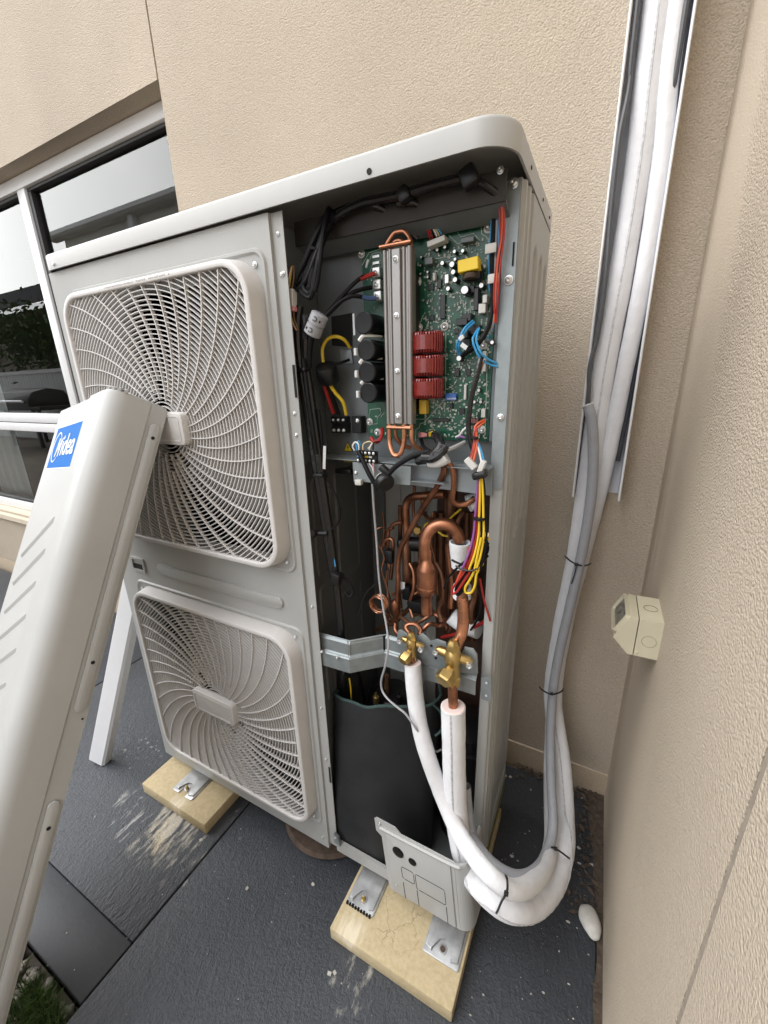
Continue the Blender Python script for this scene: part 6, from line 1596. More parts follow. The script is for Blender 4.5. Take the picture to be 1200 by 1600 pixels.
# sensor lead
wire([(0.7388, 0.0450, 0.9026), (0.7369, 0.0500, 0.8627), (0.7370, 0.0550, 0.8017), (0.7423, 0.0500, 0.7295), (0.7511, 0.0450, 0.6751), (0.7669, 0.0300, 0.6342), (0.7739, 0.0200, 0.6088), (0.7688, 0.0150, 0.5691), (0.7568, 0.0200, 0.5297), (0.7575, 0.0200, 0.5063), (0.7736, 0.0120, 0.4983), (0.7977, 0.0060, 0.4925), (0.8141, 0.0040, 0.4865), (0.8334, 0.0060, 0.4608), (0.8428, 0.0300, 0.4090), (0.8587, 0.0400, 0.3848), (0.8681, 0.0500, 0.3841)], 0.0020, 'wire_grey')
for pts, r, m in (([(0.7402, 0.2200, 0.8573), (0.7370, 0.2200, 0.8011), (0.7586, 0.2000, 0.7533), (0.7628, 0.1900, 0.6997)], 0.0035, 'copper'), ([(0.7880, 0.2000, 0.8132), (0.7868, 0.1900, 0.7613), (0.8022, 0.1800, 0.7114), (0.8123, 0.1700, 0.6457)], 0.0032, 'copper'),
                  ([(0.7191, 0.1300, 0.7026), (0.7137, 0.1300, 0.6652), (0.7180, 0.1400, 0.6237), (0.7055, 0.1500, 0.5760)], 0.0028, 'copper_old'), ([(0.7669, 0.1500, 0.6818), (0.7654, 0.1400, 0.6500), (0.7809, 0.1300, 0.6223), (0.8098, 0.1200, 0.6210)], 0.0040, 'copper_old'),
                  ([(0.8112, 0.1300, 0.6301), (0.8354, 0.1300, 0.6221), (0.8507, 0.1400, 0.6060), (0.8426, 0.1500, 0.5754)], 0.0050, 'copper'), ([(0.6109, 0.1800, 0.5423), (0.6312, 0.1800, 0.5982), (0.6560, 0.1800, 0.6284), (0.6827, 0.1800, 0.6500)], 0.0022, 'partition'),
                  ([(0.8631, 0.1600, 0.8342), (0.8570, 0.1500, 0.8179), (0.8567, 0.1500, 0.7864)], 0.0040, 'copper_old'),
                  ([(0.7200, 0.1900, 0.8217), (0.7188, 0.1900, 0.7507), (0.7175, 0.1800, 0.6651), (0.7272, 0.1700, 0.5944)], 0.0045, 'copper_old'), ([(0.7657, 0.2000, 0.8510), (0.7685, 0.2000, 0.8108), (0.7984, 0.1800, 0.8005), (0.8307, 0.1700, 0.8119), (0.8485, 0.1600, 0.8324)], 0.0042, 'copper'),
                  ([(0.7721, 0.1200, 0.7311), (0.7823, 0.1150, 0.7149), (0.7843, 0.1100, 0.6835), (0.7759, 0.1100, 0.6465), (0.7870, 0.1000, 0.6263)], 0.0034, 'copper'), ([(0.8269, 0.1200, 0.7414), (0.8409, 0.1100, 0.7226), (0.8441, 0.1100, 0.6836), (0.8356, 0.1100, 0.6544), (0.8460, 0.1000, 0.6324)], 0.0046, 'copper_old'),
                  ([(0.8384, 0.1500, 0.7706), (0.8451, 0.1400, 0.7364), (0.8545, 0.1300, 0.6962), (0.8563, 0.1200, 0.6542)], 0.0060, 'copper'), ([(0.7265, 0.1300, 0.6459), (0.7457, 0.1300, 0.6577), (0.7670, 0.1300, 0.6554), (0.7879, 0.1300, 0.6674)], 0.0030, 'copper'),
                  ([(0.8072, 0.1000, 0.6032), (0.8191, 0.1100, 0.6149), (0.8366, 0.1200, 0.6095), (0.8519, 0.1200, 0.6251)], 0.0040, 'copper'), ([(0.7539, 0.1200, 0.6061), (0.7825, 0.1100, 0.6048), (0.8057, 0.1100, 0.6213), (0.8204, 0.1200, 0.6338)], 0.0036, 'copper_old'),
                  ([(0.6738, 0.2000, 0.7992), (0.6755, 0.2000, 0.7554), (0.6731, 0.1900, 0.7135)], 0.0030, 'copper_old'), ([(0.9022, 0.1200, 0.7307), (0.9015, 0.1200, 0.6920), (0.8986, 0.1100, 0.6570), (0.9049, 0.1100, 0.6182)], 0.0055, 'copper_old'), ([(0.6709, 0.1700, 0.7059), (0.6753, 0.1700, 0.6531), (0.6671, 0.1700, 0.6036)], 0.0016, 'copper_old')):
    wire(pts, r, m, 'copper_pipe')
for pts, r in (([(0.7024, 0.0600, 1.3100), (0.7181, 0.0620, 1.3014), (0.7332, 0.0700, 1.2892), (0.7435, 0.0800, 1.2845), (0.7620, 0.0850, 1.2827)], 0.0034), ([(0.6652, 0.0550, 1.2969), (0.6848, 0.0520, 1.3006), (0.7195, 0.0460, 1.3027), (0.7635, 0.0440, 1.2990), (0.8008, 0.0420, 1.2949)], 0.0046), ([(0.6712, 0.0300, 1.2770), (0.6792, 0.0360, 1.2892), (0.6934, 0.0420, 1.2954)], 0.0046),
               ([(0.6819, 0.0360, 1.2942), (0.6773, 0.0280, 1.2787), (0.6676, 0.0220, 1.2612), (0.6543, 0.0200, 1.2407), (0.6407, 0.0200, 1.2258), (0.6317, 0.0220, 1.2145)], 0.0040), ([(0.8627, 0.0460, 1.3011), (0.8792, 0.0460, 1.3010), (0.8983, 0.0500, 1.2958), (0.9130, 0.0560, 1.2869)], 0.0034), ([(0.6880, 0.0340, 1.2972), (0.6867, 0.0260, 1.2797), (0.6845, 0.0200, 1.2565), (0.6804, 0.0180, 1.2326), (0.6736, 0.0180, 1.2087), (0.6678, 0.0180, 1.1967)], 0.0036),
               ([(0.6307, 0.0400, 1.0655), (0.6326, 0.0360, 1.0137), (0.6370, 0.0340, 0.9598), (0.6419, 0.0340, 0.9093)], 0.0042), ([(0.6300, 0.0260, 1.1052), (0.6356, 0.0220, 1.0557), (0.6419, 0.0200, 0.9994), (0.6465, 0.0200, 0.9515)], 0.0040), ([(0.6470, 0.0300, 0.8875), (0.6532, 0.0300, 0.8467), (0.6562, 0.0300, 0.7981), (0.6578, 0.0300, 0.7475)], 0.0044),
               ([(0.6616, 0.0500, 0.5695), (0.6537, 0.0600, 0.4977), (0.6423, 0.0750, 0.4154)], 0.0036), ([(0.6498, 0.0400, 0.5723), (0.6359, 0.0550, 0.4952), (0.6182, 0.0750, 0.4097)], 0.0040), ([(0.6538, 0.1000, 0.4488), (0.6555, 0.1100, 0.4016), (0.6541, 0.1200, 0.3512)], 0.0036)):
    wire(pts, r, 'black_rubber', 'wire')
wire([(0.6203, 0.1600, 0.2844), (0.6407, 0.1600, 0.3280), (0.6698, 0.1500, 0.3848)], 0.0012, 'copper_bright')
wire([(0.7142, 0.1200, 0.4503), (0.7111, 0.1300, 0.4069), (0.7009, 0.1400, 0.3405)], 0.0050, 'copper_old')

# ================================================================== THINGS AROUND THE UNIT
# ---- sandstone blocks under the feet
def block(name, x0, x1, y0, y1, m, label):
    mb = MB().box(x0, x1, y0, y1, G + 0.0005, -0.0248, 0.003, 2)
    mb.v = [(x, y, z) if z > -0.03 else (x, y, z) for x, y, z in mb.v]
    o = mb.build(name, m)
    return tag(o, label, 'stone block', 'stone blocks under the feet')
block('stone_block', 0.008, 0.272, -0.088, 0.30, 'sandstone', 'yellow sandstone block under the single slotted foot, uncracked, with pale dust on the paving')
block('stone_block', 0.686, 0.954, -0.114, 0.30, 'sandstone_cracked', 'cracked yellow sandstone block carrying two metal feet below the pipe cover')
pad = MB().lathe([(0.135, 0.0), (0.140, 0.006), (0.132, 0.013), (0.05, 0.016), (0.001, 0.016)], (0.535, 0.130, G + 0.0005), (0, 0, 1), 40)
tag(pad.build('round_pad', 'rusty_pad'), 'flat round brown pad on the paving beneath the open unit', 'pad')

# ---- access panel leaning on the grille
PM = Matrix(((0.9695, -0.2449, -0.0120, -0.0057), (-0.2113, -0.8592, 0.4659, -0.0393), (0.1244, 0.4491, 0.8848, 1.0265), (0, 0, 0, 1)))
PWd, PRd, PL = 0.3528, 0.092, 1.222
def pf(u, v, w):
    return PM @ Vector((u, v, w))
panel = empty('access_panel', pf(0.17, -0.03, -PL), 'long pale grey access panel with a blue brand label leaning against the upper fan grille', 'panel')
ax_u, ax_v, ax_w = (PM.to_3x3() @ Vector(e) for e in ((1, 0, 0), (0, 1, 0), (0, 0, 1)))
RC_ = 0.032
sec = [(0.0, -0.012), (0.0, -0.003), (0.003, 0.0)]
sec += [(0.235, 0.0), (0.247, 0.0045), (PWd - RC_, 0.0045)]
for k in range(1, 9):
    a = k / 8 * pi / 2
    sec.append((PWd - RC_ + RC_ * sin(a), 0.0045 - RC_ * (1 - cos(a))))
sec += [(PWd, -0.062), (PWd - 0.002, -0.065), (PWd - 0.002, -PRd)]
def shell(sec_, w0, w1, t=0.0015):
    k = len(sec_); nrm_ = []
    for i in range(k):
        a, b = Vector(sec_[max(i - 1, 0)]), Vector(sec_[min(i + 1, k - 1)])
        d = (b - a).normalized(); nrm_.append(Vector((d.y, -d.x)))
    inn_ = [(p[0] + n_.x * t, p[1] + n_.y * t) for p, n_ in zip(sec_, nrm_)]
    loop = list(sec_) + inn_[::-1]
    return MB().prism(loop, 'z', w0, w1, frame=(pf(0, 0, 0), ax_u, ax_v, ax_w))
def ppart(mb, name, m, par=None, **k):
    return mb.build(name, m, par or panel, **k)
ppart(shell(sec, -PL, -0.004), 'panel_sheet', 'paint_bright', sharp=25)
FRP = (pf(0, 0, 0), ax_u, ax_v, ax_w)
# top end: folded flange with crimped corner
ends = [(0.004, -0.004), (0.235, -0.003), (PWd - RC_, 0.001)]
for k in range(1, 9):
    a = k / 8 * pi / 2
    ends.append((PWd - RC_ + (RC_ - 0.003) * sin(a), 0.001 - (RC_ - 0.003) * (1 - cos(a)) - 0.0005))
ends += [(PWd - 0.004, -PRd + 0.002), (PWd - 0.030, -PRd + 0.004), (PWd - 0.045, -0.045), (0.004, -0.028)]
tf = ppart(MB().prism(ends, 'z', -0.006, 0.0, 0.0012, frame=FRP), 'end_flange', 'paint_bright')
ppart(MB().tube([pf(0.02, -0.018, 0.0008), pf(0.20, -0.018, 0.0008), pf(PWd - 0.05, -0.020, 0.0008)], 0.0018, 6), 'flange_bead', 'paint_bright', tf)
ppart(MB().tube([pf(PWd - 0.010, -0.030, 0.0008), pf(PWd - 0.010, -PRd + 0.012, 0.0008), pf(PWd - 0.016, -PRd + 0.006, 0.001), pf(PWd - 0.022, -PRd + 0.012, 0.0008), pf(PWd - 0.022, -0.035, 0.0008)], 0.0016, 6), 'flange_bead', 'paint_bright', tf)
for k in range(4):
    a = 0.25 + k * 0.33
    d = Vector((sin(a), cos(a)))
    c0_ = Vector((PWd - RC_, 0.001 - RC_))
    p0 = c0_ + d * 0.012; p1 = c0_ + d * (RC_ - 0.0005)
    ppart(MB().tube([pf(p0.x, p0.y, 0.0005), pf((p0.x + p1.x) / 2, (p0.y + p1.y) / 2, 0.005), pf(p1.x, p1.y, 0.001)], 0.0032, 7), 'crimp', 'paint_bright', tf)
ppart(screw_mb(pf(0.075, -0.012, 0.0), ax_w, 0.002), 'screw', 'hole_black', tf)
# brand label
def logo_pt(u, w, h=0.0):
    return pf(u, 0.0 + h, w)
L0, L1, T0, T1 = 0.034, 0.232, -0.046, -0.140
lab = ppart(MB().prism([(L0, T1), (L1, T1), (L1, T0), (L0, T0)], 'z', 0.0, 0.0006, frame=(pf(0, 0, 0), ax_u, ax_w, ax_v)), 'brand_label', 'logo_white')
mg = 0.0028
ppart(MB().prism([(L0 + mg, T1 + mg), (L1 - mg, T1 + mg), (L1 - mg, T0 - mg), (L0 + mg, T0 - mg)], 'z', 0.0006, 0.0010, frame=(pf(0, 0, 0), ax_u, ax_w, ax_v)), 'label_field', 'logo_blue', lab)
LF = (pf(0, 0, 0), ax_u, ax_w, ax_v)
# crescent ring of the mark: thin at the top right, thick at the lower left
rcx, rcz, ra, rb = 0.074, -0.0925, 0.031, 0.033
outer_, inner_ = [], []
for k in range(41):
    a = radians(20 + 300 * k / 40)
    th = 0.0018 + 0.0026 * sin(pi * k / 40)
    outer_.append((rcx + ra * cos(a), rcz + rb * sin(a)))
    inner_.append((rcx + (ra - th * 1.35) * cos(a), rcz + (rb - th) * sin(a)))
cresc = outer_ + inner_[::-1]
mbc = MB()
for i in range(40):
    q = [outer_[i], outer_[i + 1], inner_[i + 1], inner_[i]]
    mbc.add([LF[0] + LF[1] * p[0] + LF[2] * p[1] + LF[3] * 0.0014 for p in q], [(0, 1, 2, 3)])
ppart(mbc, 'label_ring', 'logo_white', lab)
# lettering: the M leans into the ring, then "idea"
lettering('M', 0.056, pf(0.0935, 0.0014, -0.0965), ax_u, ax_w, ax_v, 'label_lettering', 'logo_white', lab, shear=0.30, bold=0.0008, sx=0.82)
lettering('idea', 0.062, pf(0.1690, 0.0014, -0.0925), ax_u, ax_w, ax_v, 'label_lettering', 'logo_white', lab, shear=0.02, bold=0.0010, sx=0.98)
# pressed diagonal louvres on the face
for k in range(9):
    dz = -k * 0.0575
    a, b = Vector((0.238, 0.0, -0.229 + dz)), Vector((0.046, 0.0, -0.326 + dz))
    d = (b - a).normalized(); n2 = Vector((-d.z, 0, d.x))
    vs = []
    q = [a - n2 * 0.0, a + d * 0.004 + n2 * 0.0045, b - d * 0.004 + n2 * 0.0045, b]
    P4 = [pf(p.x, 0.0002, p.z) for p in q]
    up = [pf(p.x, 0.0034, p.z) for p in (a + d * 0.006 - n2 * 0.0002, b - d * 0.006 - n2 * 0.0002)]
    ppart(MB().add(P4 + up, [(0, 4, 1), (1, 4, 5, 2), (2, 5, 3), (0, 3, 5, 4)]), 'pressed_louvre', 'paint_bright')
# long pressings and holes in the side return
def strip_press(w0, w1):
    lpz = rrect(-0.0855, -0.0695, w1, w0, 0.0079, 6)
    fr = (pf(PWd - 0.0002, 0, 0), ax_v, ax_w, ax_u)
    ppart(MB().prism(lpz, 'z', 0.0, 0.0032, 0.0024, frame=fr), 'pressed_strip', 'paint_bright')
strip_press(-0.036, -0.535)
strip_press(-0.672, -1.18)
for v_, w_ in ((-0.078, -0.062), (-0.078, -0.455), (-0.078, -0.712)):
    ppart(disc(pf(PWd + 0.0031, v_, w_), ax_u, 0.0030), 'screw_hole', 'hole_black')
ppart(disc(pf(PWd - 0.001, -0.086, -0.548), ax_u, 0.0016), 'screw_hole', 'hole_black')

# ---- white duct lid leaning behind the access panel
lid_o = Vector((-0.218, -0.104, G))
lid_w = (Vector((0.165, 0.130, 0.570))).normalized()
lid_u = Vector((0.93, 0.25, -0.1)); lid_u = (lid_u - lid_w * lid_u.dot(lid_w)).normalized(); lid_v = lid_w.cross(lid_u)
lw, ld = 0.058, 0.030
lsec = [(-lw / 2, ld), (-lw / 2, 0.006), (-lw / 2 + 0.006, 0.0), (lw / 2 - 0.006, 0.0), (lw / 2, 0.006), (lw / 2, ld), (lw / 2 - 0.002, ld), (lw / 2 - 0.002, 0.007), (lw / 2 - 0.007, 0.002), (-lw / 2 + 0.007, 0.002), (-lw / 2 + 0.002, 0.007), (-lw / 2 + 0.002, ld)]
ldm = MB().prism(lsec, 'z', 0.014, 0.70, frame=(lid_o, lid_u, lid_v, lid_w))
tag(ldm.build('duct_lid', 'white_plastic', sharp=30), 'white plastic duct lid standing on the paving behind the leaning panel', 'duct lid')

# ---- wall duct with its pipes
duct = empty('wall_duct', (1.078, YW, 0.8), 'open white plastic duct fixed upright on the wall behind the pipes', 'duct')
dx0, dx1 = 1.031, 1.122
ds = [(dx0, YW - 0.001), (dx0, YW - 0.060), (dx0 + 0.0035, YW - 0.060), (dx0 + 0.0022, YW - 0.056), (dx0 + 0.0022, YW - 0.004), (dx1 - 0.0022, YW - 0.004), (dx1 - 0.0022, YW - 0.056), (dx1 - 0.0035, YW - 0.060), (dx1, YW - 0.060), (dx1, YW - 0.001)]
MB().prism(ds, 'z', 0.815, 2.95).build('duct_base', 'duct_inside', duct)
MB().tube([(dx0 + 0.001, YW - 0.061, 0.812), (dx0 + 0.001, YW - 0.061, 2.95)], 0.0022, 6, smooth=False).build('duct_edge', 'white_plastic', duct)
MB().tube([(dx1 - 0.001, YW - 0.061, 0.812), (dx1 - 0.001, YW - 0.061, 2.95)], 0.0022, 6, smooth=False).build('duct_edge', 'white_plastic', duct)

def insulated(name, pts, r, label, seam_side, core_r):
    t = empty(name, pts[-1], label, 'insulated pipe')
    wob = lambda u, d: r * (1 + 0.045 * noise.noise(Vector((d * 16, r * 900, 0))) + 0.03 * noise.noise(Vector((d * 48, r * 500, 5))))
    MB().tube(pts, r, 20, 12, rfun=wob).build('foam_sleeve', 'foam_white', t, sharp=60)
    # glued seam running along the sleeve
    P = curve(pts, 12)
    sp_ = []
    for i in range(len(P)):
        tg = (P[min(i + 1, len(P) - 1)] - P[max(i - 1, 0)]).normalized()
        s_ = Vector(seam_side); s_ = (s_ - tg * s_.dot(tg)).normalized()
        sp_.append(P[i] + s_ * (r * 0.955))
    if r > 0.018:
        MB().tube(sp_, 0.0022, 5, smooth=False, rfun=lambda u, d: 0.0014 + 0.0018 * (0.5 + 0.5 * noise.noise(Vector((d * 90, 0, 3))))).build('seam', 'seam_grey', t)
    # bare copper stub into the valve
    e = Vector(pts[-1]); d = (Vector(pts[-1]) - Vector(pts[-2])).normalized()
    MB().lathe([(core_r * 1.02, 0.0004), (r * 0.99, 0.0004), (r * 0.93, 0.0016), (core_r * 1.2, 0.001)], e, d, 20).build('cut_end', 'foam_core', t)
    return t, e, d
# wide (suction) line
wide = [(1.0710, 0.4520, 2.9000), (1.0710, 0.4520, 2.4000), (1.0697, 0.4500, 1.6394), (1.0735, 0.4500, 1.4358), (1.0687, 0.4500, 1.2471), (1.0599, 0.4480, 1.0498), (1.0575, 0.4460, 0.8623), (1.0549, 0.4380, 0.6746), (1.0428, 0.4240, 0.4735), (1.0414, 0.3980, 0.2957), (1.0759, 0.3500, 0.1683), (1.0981, 0.2850, 0.0865), (1.1057, 0.2000, 0.0783), (1.0948, 0.1150, 0.0876), (1.0679, 0.0400, 0.1158), (1.0323, -0.0100, 0.1514), (0.9924, -0.0200, 0.1681), (0.9541, 0.0000, 0.1596), (0.9256, 0.0160, 0.1904), (0.9086, 0.0260, 0.2702), (0.9022, 0.0260, 0.3646), (0.8981, 0.0280, 0.4520), (0.8946, 0.0300, 0.5148)]
t1, e1, d1 = insulated('insulated_pipe', wide, 0.0215, 'thick white insulated pipe from the duct round the ground loop to the large brass valve', (0.1, -1, 0.2), 0.0085)
MB().tube([e1 - d1 * 0.03, e1, Vector((0.8906, 0.0350, 0.5616))], 0.0085, 14, smooth=False).build('copper_stub', 'copper', t1)
# narrow (liquid) line
thin = [(1.1010, 0.4400, 2.9000), (1.1010, 0.4400, 2.4000), (1.0982, 0.4420, 1.6251), (1.1074, 0.4420, 1.4250), (1.1065, 0.4420, 1.2408), (1.0966, 0.4440, 1.0490), (1.0873, 0.4560, 0.8625), (1.0681, 0.4680, 0.6650), (1.0477, 0.4620, 0.4518), (1.0432, 0.4400, 0.2623), (1.0525, 0.3850, 0.1210), (1.0664, 0.2900, 0.0827), (1.0786, 0.1900, 0.0976), (1.0747, 0.1000, 0.1403), (1.0556, 0.0140, 0.2023), (1.0271, -0.0400, 0.2481), (0.9923, -0.0520, 0.2745), (0.9558, -0.0300, 0.2697), (0.9189, -0.0020, 0.2688), (0.8815, 0.0160, 0.3162), (0.8516, 0.0180, 0.3940), (0.8322, 0.0240, 0.4558), (0.8199, 0.0320, 0.5178), (0.8138, 0.0380, 0.5736)]
t2, e2, d2 = insulated('insulated_pipe', thin, 0.0155, 'slim white insulated pipe curving in front of the thick one to the small brass valve', (0.5, -0.8, -0.3), 0.005)
MB().tube([e2 - d2 * 0.03, e2, Vector((0.8108, 0.0420, 0.5893))], 0.005, 12, smooth=False).build('copper_stub', 'copper', t2)

# corrugated conduit with its cable
cpt = [(1.0399, 0.4000, 1.0117), (1.0520, 0.3980, 0.9768), (1.0632, 0.3980, 0.8994), (1.0682, 0.3950, 0.8044), (1.0639, 0.3880, 0.6884), (1.0541, 0.3780, 0.5638), (1.0447, 0.3660, 0.4484), (1.0413, 0.3520, 0.3481), (1.0485, 0.3180, 0.2468), (1.0625, 0.2650, 0.1707), (1.0780, 0.1900, 0.1326), (1.0726, 0.1250, 0.1308), (1.0567, 0.0500, 0.1794), (1.0278, 0.0040, 0.2132), (0.9904, -0.0060, 0.2304), (0.9574, 0.0140, 0.2241), (0.9352, 0.0360, 0.2226), (0.9232, 0.0500, 0.2633), (0.9154, 0.0580, 0.3071)]
cd = empty('corrugated_conduit', cpt[-1], 'grey corrugated conduit tied along the white pipes', 'conduit')
Pc = curve(cpt, 8)
fine, acc = [Pc[0]], 0
for a, b in zip(Pc[:-1], Pc[1:]):
    L_ = (b - a).length; k = max(1, int(L_ / 0.0011))
    fine += [a + (b - a) * (i / k) for i in range(1, k + 1)]
MB().tube(fine, 0.0105, 12, smooth=False, caps=False, rfun=lambda u, d: 0.0100 + 0.0011 * (0.5 + 0.5 * sin(d * 2 * pi / 0.0036))).build('corrugated_tube', 'conduit_grey', cd, sharp=80)
MB().tube([Pc[0] + (Pc[0] - Pc[1]).normalized() * 0.0006, Pc[0] + (Pc[1] - Pc[0]).normalized() * 0.002], 0.0112, 16, smooth=False, caps=False).build('cut_end', 'white_plastic', cd)
MB().lathe([(0.0095, 0.0), (0.0094, 0.0003)], Pc[0] + (Pc[1] - Pc[0]).normalized() * 0.004, (Pc[0] - Pc[1]), 16).build('conduit_bore', 'hole_black', cd)
cb = MB()
cb.tube([(1.0395, 0.4250, 2.9000), (1.0395, 0.4250, 2.4000), (1.0415, 0.4300, 1.6371), (1.0442, 0.4300, 1.5316), (1.0390, 0.4200, 1.4548), (1.0397, 0.4250, 1.3486), (1.0441, 0.4250, 1.2456), (1.0432, 0.4200, 1.1456), (1.0356, 0.4100, 1.0871), (1.0390, 0.4020, 1.0387), (1.0410, 0.3990, 1.0018)], 0.0042, 8)
tag(cb.build('power_cable', 'cable_dark'), 'dark grey cable running down the duct edge into the conduit mouth', 'cable')
cb2 = MB().tube([(1.1130, 0.4250, 2.9000), (1.1130, 0.4250, 2.4000), (1.1091, 0.4300, 1.6145), (1.1073, 0.4350, 1.4916), (1.1072, 0.4400, 1.3692), (1.1127, 0.4450, 1.2406), (1.1157, 0.4500, 1.1198), (1.1126, 0.4550, 0.9984), (1.1094, 0.4620, 0.8910)], 0.0048, 8)
tag(cb2.build('signal_cable', 'cable_dark'), 'dark grey cable lying in the duct beside the slim pipe', 'cable')

# cable ties
def tie(pts, label, knob, tail=None):
    t = empty('cable_tie', pts[0], label, 'cable tie', 'cable ties round the pipes')
    MB().tube(pts, 0.0019, 6, 6).build('strap', 'black_plastic', t)
    MB().obox(knob, (1, 0, 0), (0, 1, 0), (0, 0, 1), 0.007, 0.006, 0.006, 0.001, 1).build('tie_head', 'black_plastic', t)
    if tail:
        MB().tube(tail, 0.0013, 5).build('strap_tail', 'black_plastic', t)
tie([(1.0286, 0.4400, 0.6626), (1.0341, 0.4100, 0.6725), (1.0448, 0.3850, 0.6754), (1.0585, 0.3720, 0.6757), (1.0712, 0.3850, 0.6695), (1.0824, 0.4120, 0.6633), (1.0851, 0.4400, 0.6551)], 'black cable tie just below the open end of the wall duct', (1.0572, 0.3700, 0.6764), [(1.0573, 0.3680, 0.6772), (1.0558, 0.3660, 0.6564), (1.0519, 0.3700, 0.6288)])
tie([(1.0070, 0.4100, 0.3029), (1.0126, 0.3750, 0.3266), (1.0251, 0.3450, 0.3455), (1.0400, 0.3320, 0.3543), (1.0530, 0.3400, 0.3566), (1.0616, 0.3550, 0.3553), (1.0623, 0.3800, 0.3415)], 'black cable tie round the pipes halfway down the wall', (1.0399, 0.3300, 0.3577))
tie([(1.0684, 0.1900, 0.0624), (1.0733, 0.1550, 0.1122), (1.0851, 0.1350, 0.1443), (1.0977, 0.1400, 0.1349), (1.1138, 0.1550, 0.1079), (1.1216, 0.1900, 0.0572)], 'black cable tie where the pipes bend down to the paving', (1.0874, 0.1300, 0.1510))
tie([(1.0106, -0.0200, 0.2432), (1.0192, -0.0580, 0.2980), (1.0226, -0.0680, 0.2919), (1.0209, -0.0700, 0.2784), (1.0147, -0.0580, 0.2382), (1.0075, -0.0450, 0.1841), (1.0008, -0.0300, 0.1425)], 'black cable tie round the pipe loop beside the pipe cover', (1.0218, -0.0710, 0.2838))

# ---- weatherproof outlet box on the side wall
ob_ = empty('outlet_box', (XW, 0.22, 0.62), 'beige weatherproof outlet box with a slanted lid fixed to the side wall', 'outlet')
OY0, OY1 = 0.180, 0.268
op = [(1.1300, 0.1800, 0.6340), (1.1508, 0.1800, 0.6788), (1.1589, 0.1800, 0.6798), (1.1974, 0.1800, 0.6793), (1.1975, 0.1800, 0.6077), (1.1625, 0.1800, 0.6065), (1.1548, 0.1800, 0.6067)]
xs_ = [(p[0], p[2]) for p in op]
tipx, tipz = xs_[0]; topx, topz = xs_[1]
XWi = XW + 0.002
body = [(topx + 0.013, topz - 0.001), (XWi, topz - 0.0005), (XWi, xs_[4][1]), (topx + 0.013, xs_[5][1] + 0.001)]
bo = MB().prism(body, 'y', OY0, OY1).build('box_base', 'beige_plastic', ob_)
lidp = [(tipx, tipz), (tipx + 0.002, tipz + 0.006), (topx, topz), (topx + 0.0115, topz - 0.001), (topx + 0.0115, xs_[5][1] + 0.001), (topx + 0.003, xs_[5][1] + 0.001)]
li = MB().prism(lidp, 'y', OY0, OY1, 0.0012).build('lid', 'beige_plastic', ob_)
# slanted face of the lid: raised rim round a shaded socket field
tu = Vector((topx - tipx - 0.002, 0, topz - tipz - 0.006)); fl = tu.length; tu.normalize(); tn = Vector((-tu.z, 0, tu.x))
fo = Vector((tipx + 0.002, OY1, tipz + 0.006))
FO = (fo, Vector((0, -1, 0)), tu, tn)
fw = OY1 - OY0
MB().ring(rrect(0.001, fw - 0.001, 0.001, fl - 0.001, 0.006, 4), rrect(0.005, fw - 0.005, 0.004, fl - 0.004, 0.006, 4), 'z', -0.0005, 0.0065, frame=FO).build('lid_rim', 'beige_plastic', ob_)
mat('smoked_window', (0.14, 0.13, 0.11), 0.2, vary=0.2, vscale=60)
MB().prism(rrect(0.005, fw - 0.005, 0.004, fl - 0.004, 0.006, 4), 'z', -0.0005, 0.002, frame=FO).build('lid_window', 'smoked_window', ob_)
MB().prism(rrect(0.046, fw - 0.014, 0.012, fl - 0.012, 0.004, 4), 'z', 0.002, 0.0045, 0.001, frame=FO).build('socket_cover', 'smoked_window', ob_)
MB().prism(rrect(0.018, 0.038, 0.014, fl - 0.014, 0.004, 4), 'z', 0.002, 0.0060, 0.001, frame=FO).build('rocker_switch', 'smoked_window', ob_)
mat('knockout_shade', (0.30, 0.27, 0.19), 0.7)
def circ_line(c, U, V, r, name, par):
    MB().tube([Vector(c) + U * (r * cos(a * pi / 12)) + V * (r * sin(a * pi / 12)) for a in range(25)], 0.00055, 4, smooth=False).build(name, 'knockout_shade', par)
mz = (topz + xs_[4][1]) / 2
circ_line((XW - 0.016, OY0 - 0.0001, mz - 0.004), Vector((1, 0, 0)), Vector((0, 0, 1)), 0.0105, 'knockout_line', ob_)
circ_line((XW - 0.016, (OY0 + OY1) / 2, topz + 0.0002), Vector((1, 0, 0)), Vector((0, 1, 0)), 0.0105, 'knockout_line', ob_)
screw_mb((topx + 0.017, OY0, xs_[5][1] + 0.008), FR, 0.0018).build('screw', 'beige_plastic', ob_)

# ---- small things lying about
v = Vector((1.1733, 0.1540, -0.0450))
pb = bmesh.new()
bmesh.ops.create_icosphere(pb, subdivisions=3, radius=1)
for q in pb.verts:
    n_ = noise.noise(q.co * 1.1) * 0.16 + noise.noise(q.co * 3.1) * 0.05
    q.co = Vector((q.co.x * 0.021 * (1 + n_ + 0.15 * q.co.y), q.co.y * 0.030 * (1 + n_), q.co.z * 0.014 * (1 + n_)))
M_ = Matrix.Translation((v.x, v.y, G + 0.0135)) @ Matrix.Rotation(0.35, 4, 'Z')
tag(MB().bm(pb, M_).build('pebble', 'pebble_white', sharp=180), 'smooth white pebble on the dark paving beside the side wall', 'pebble')
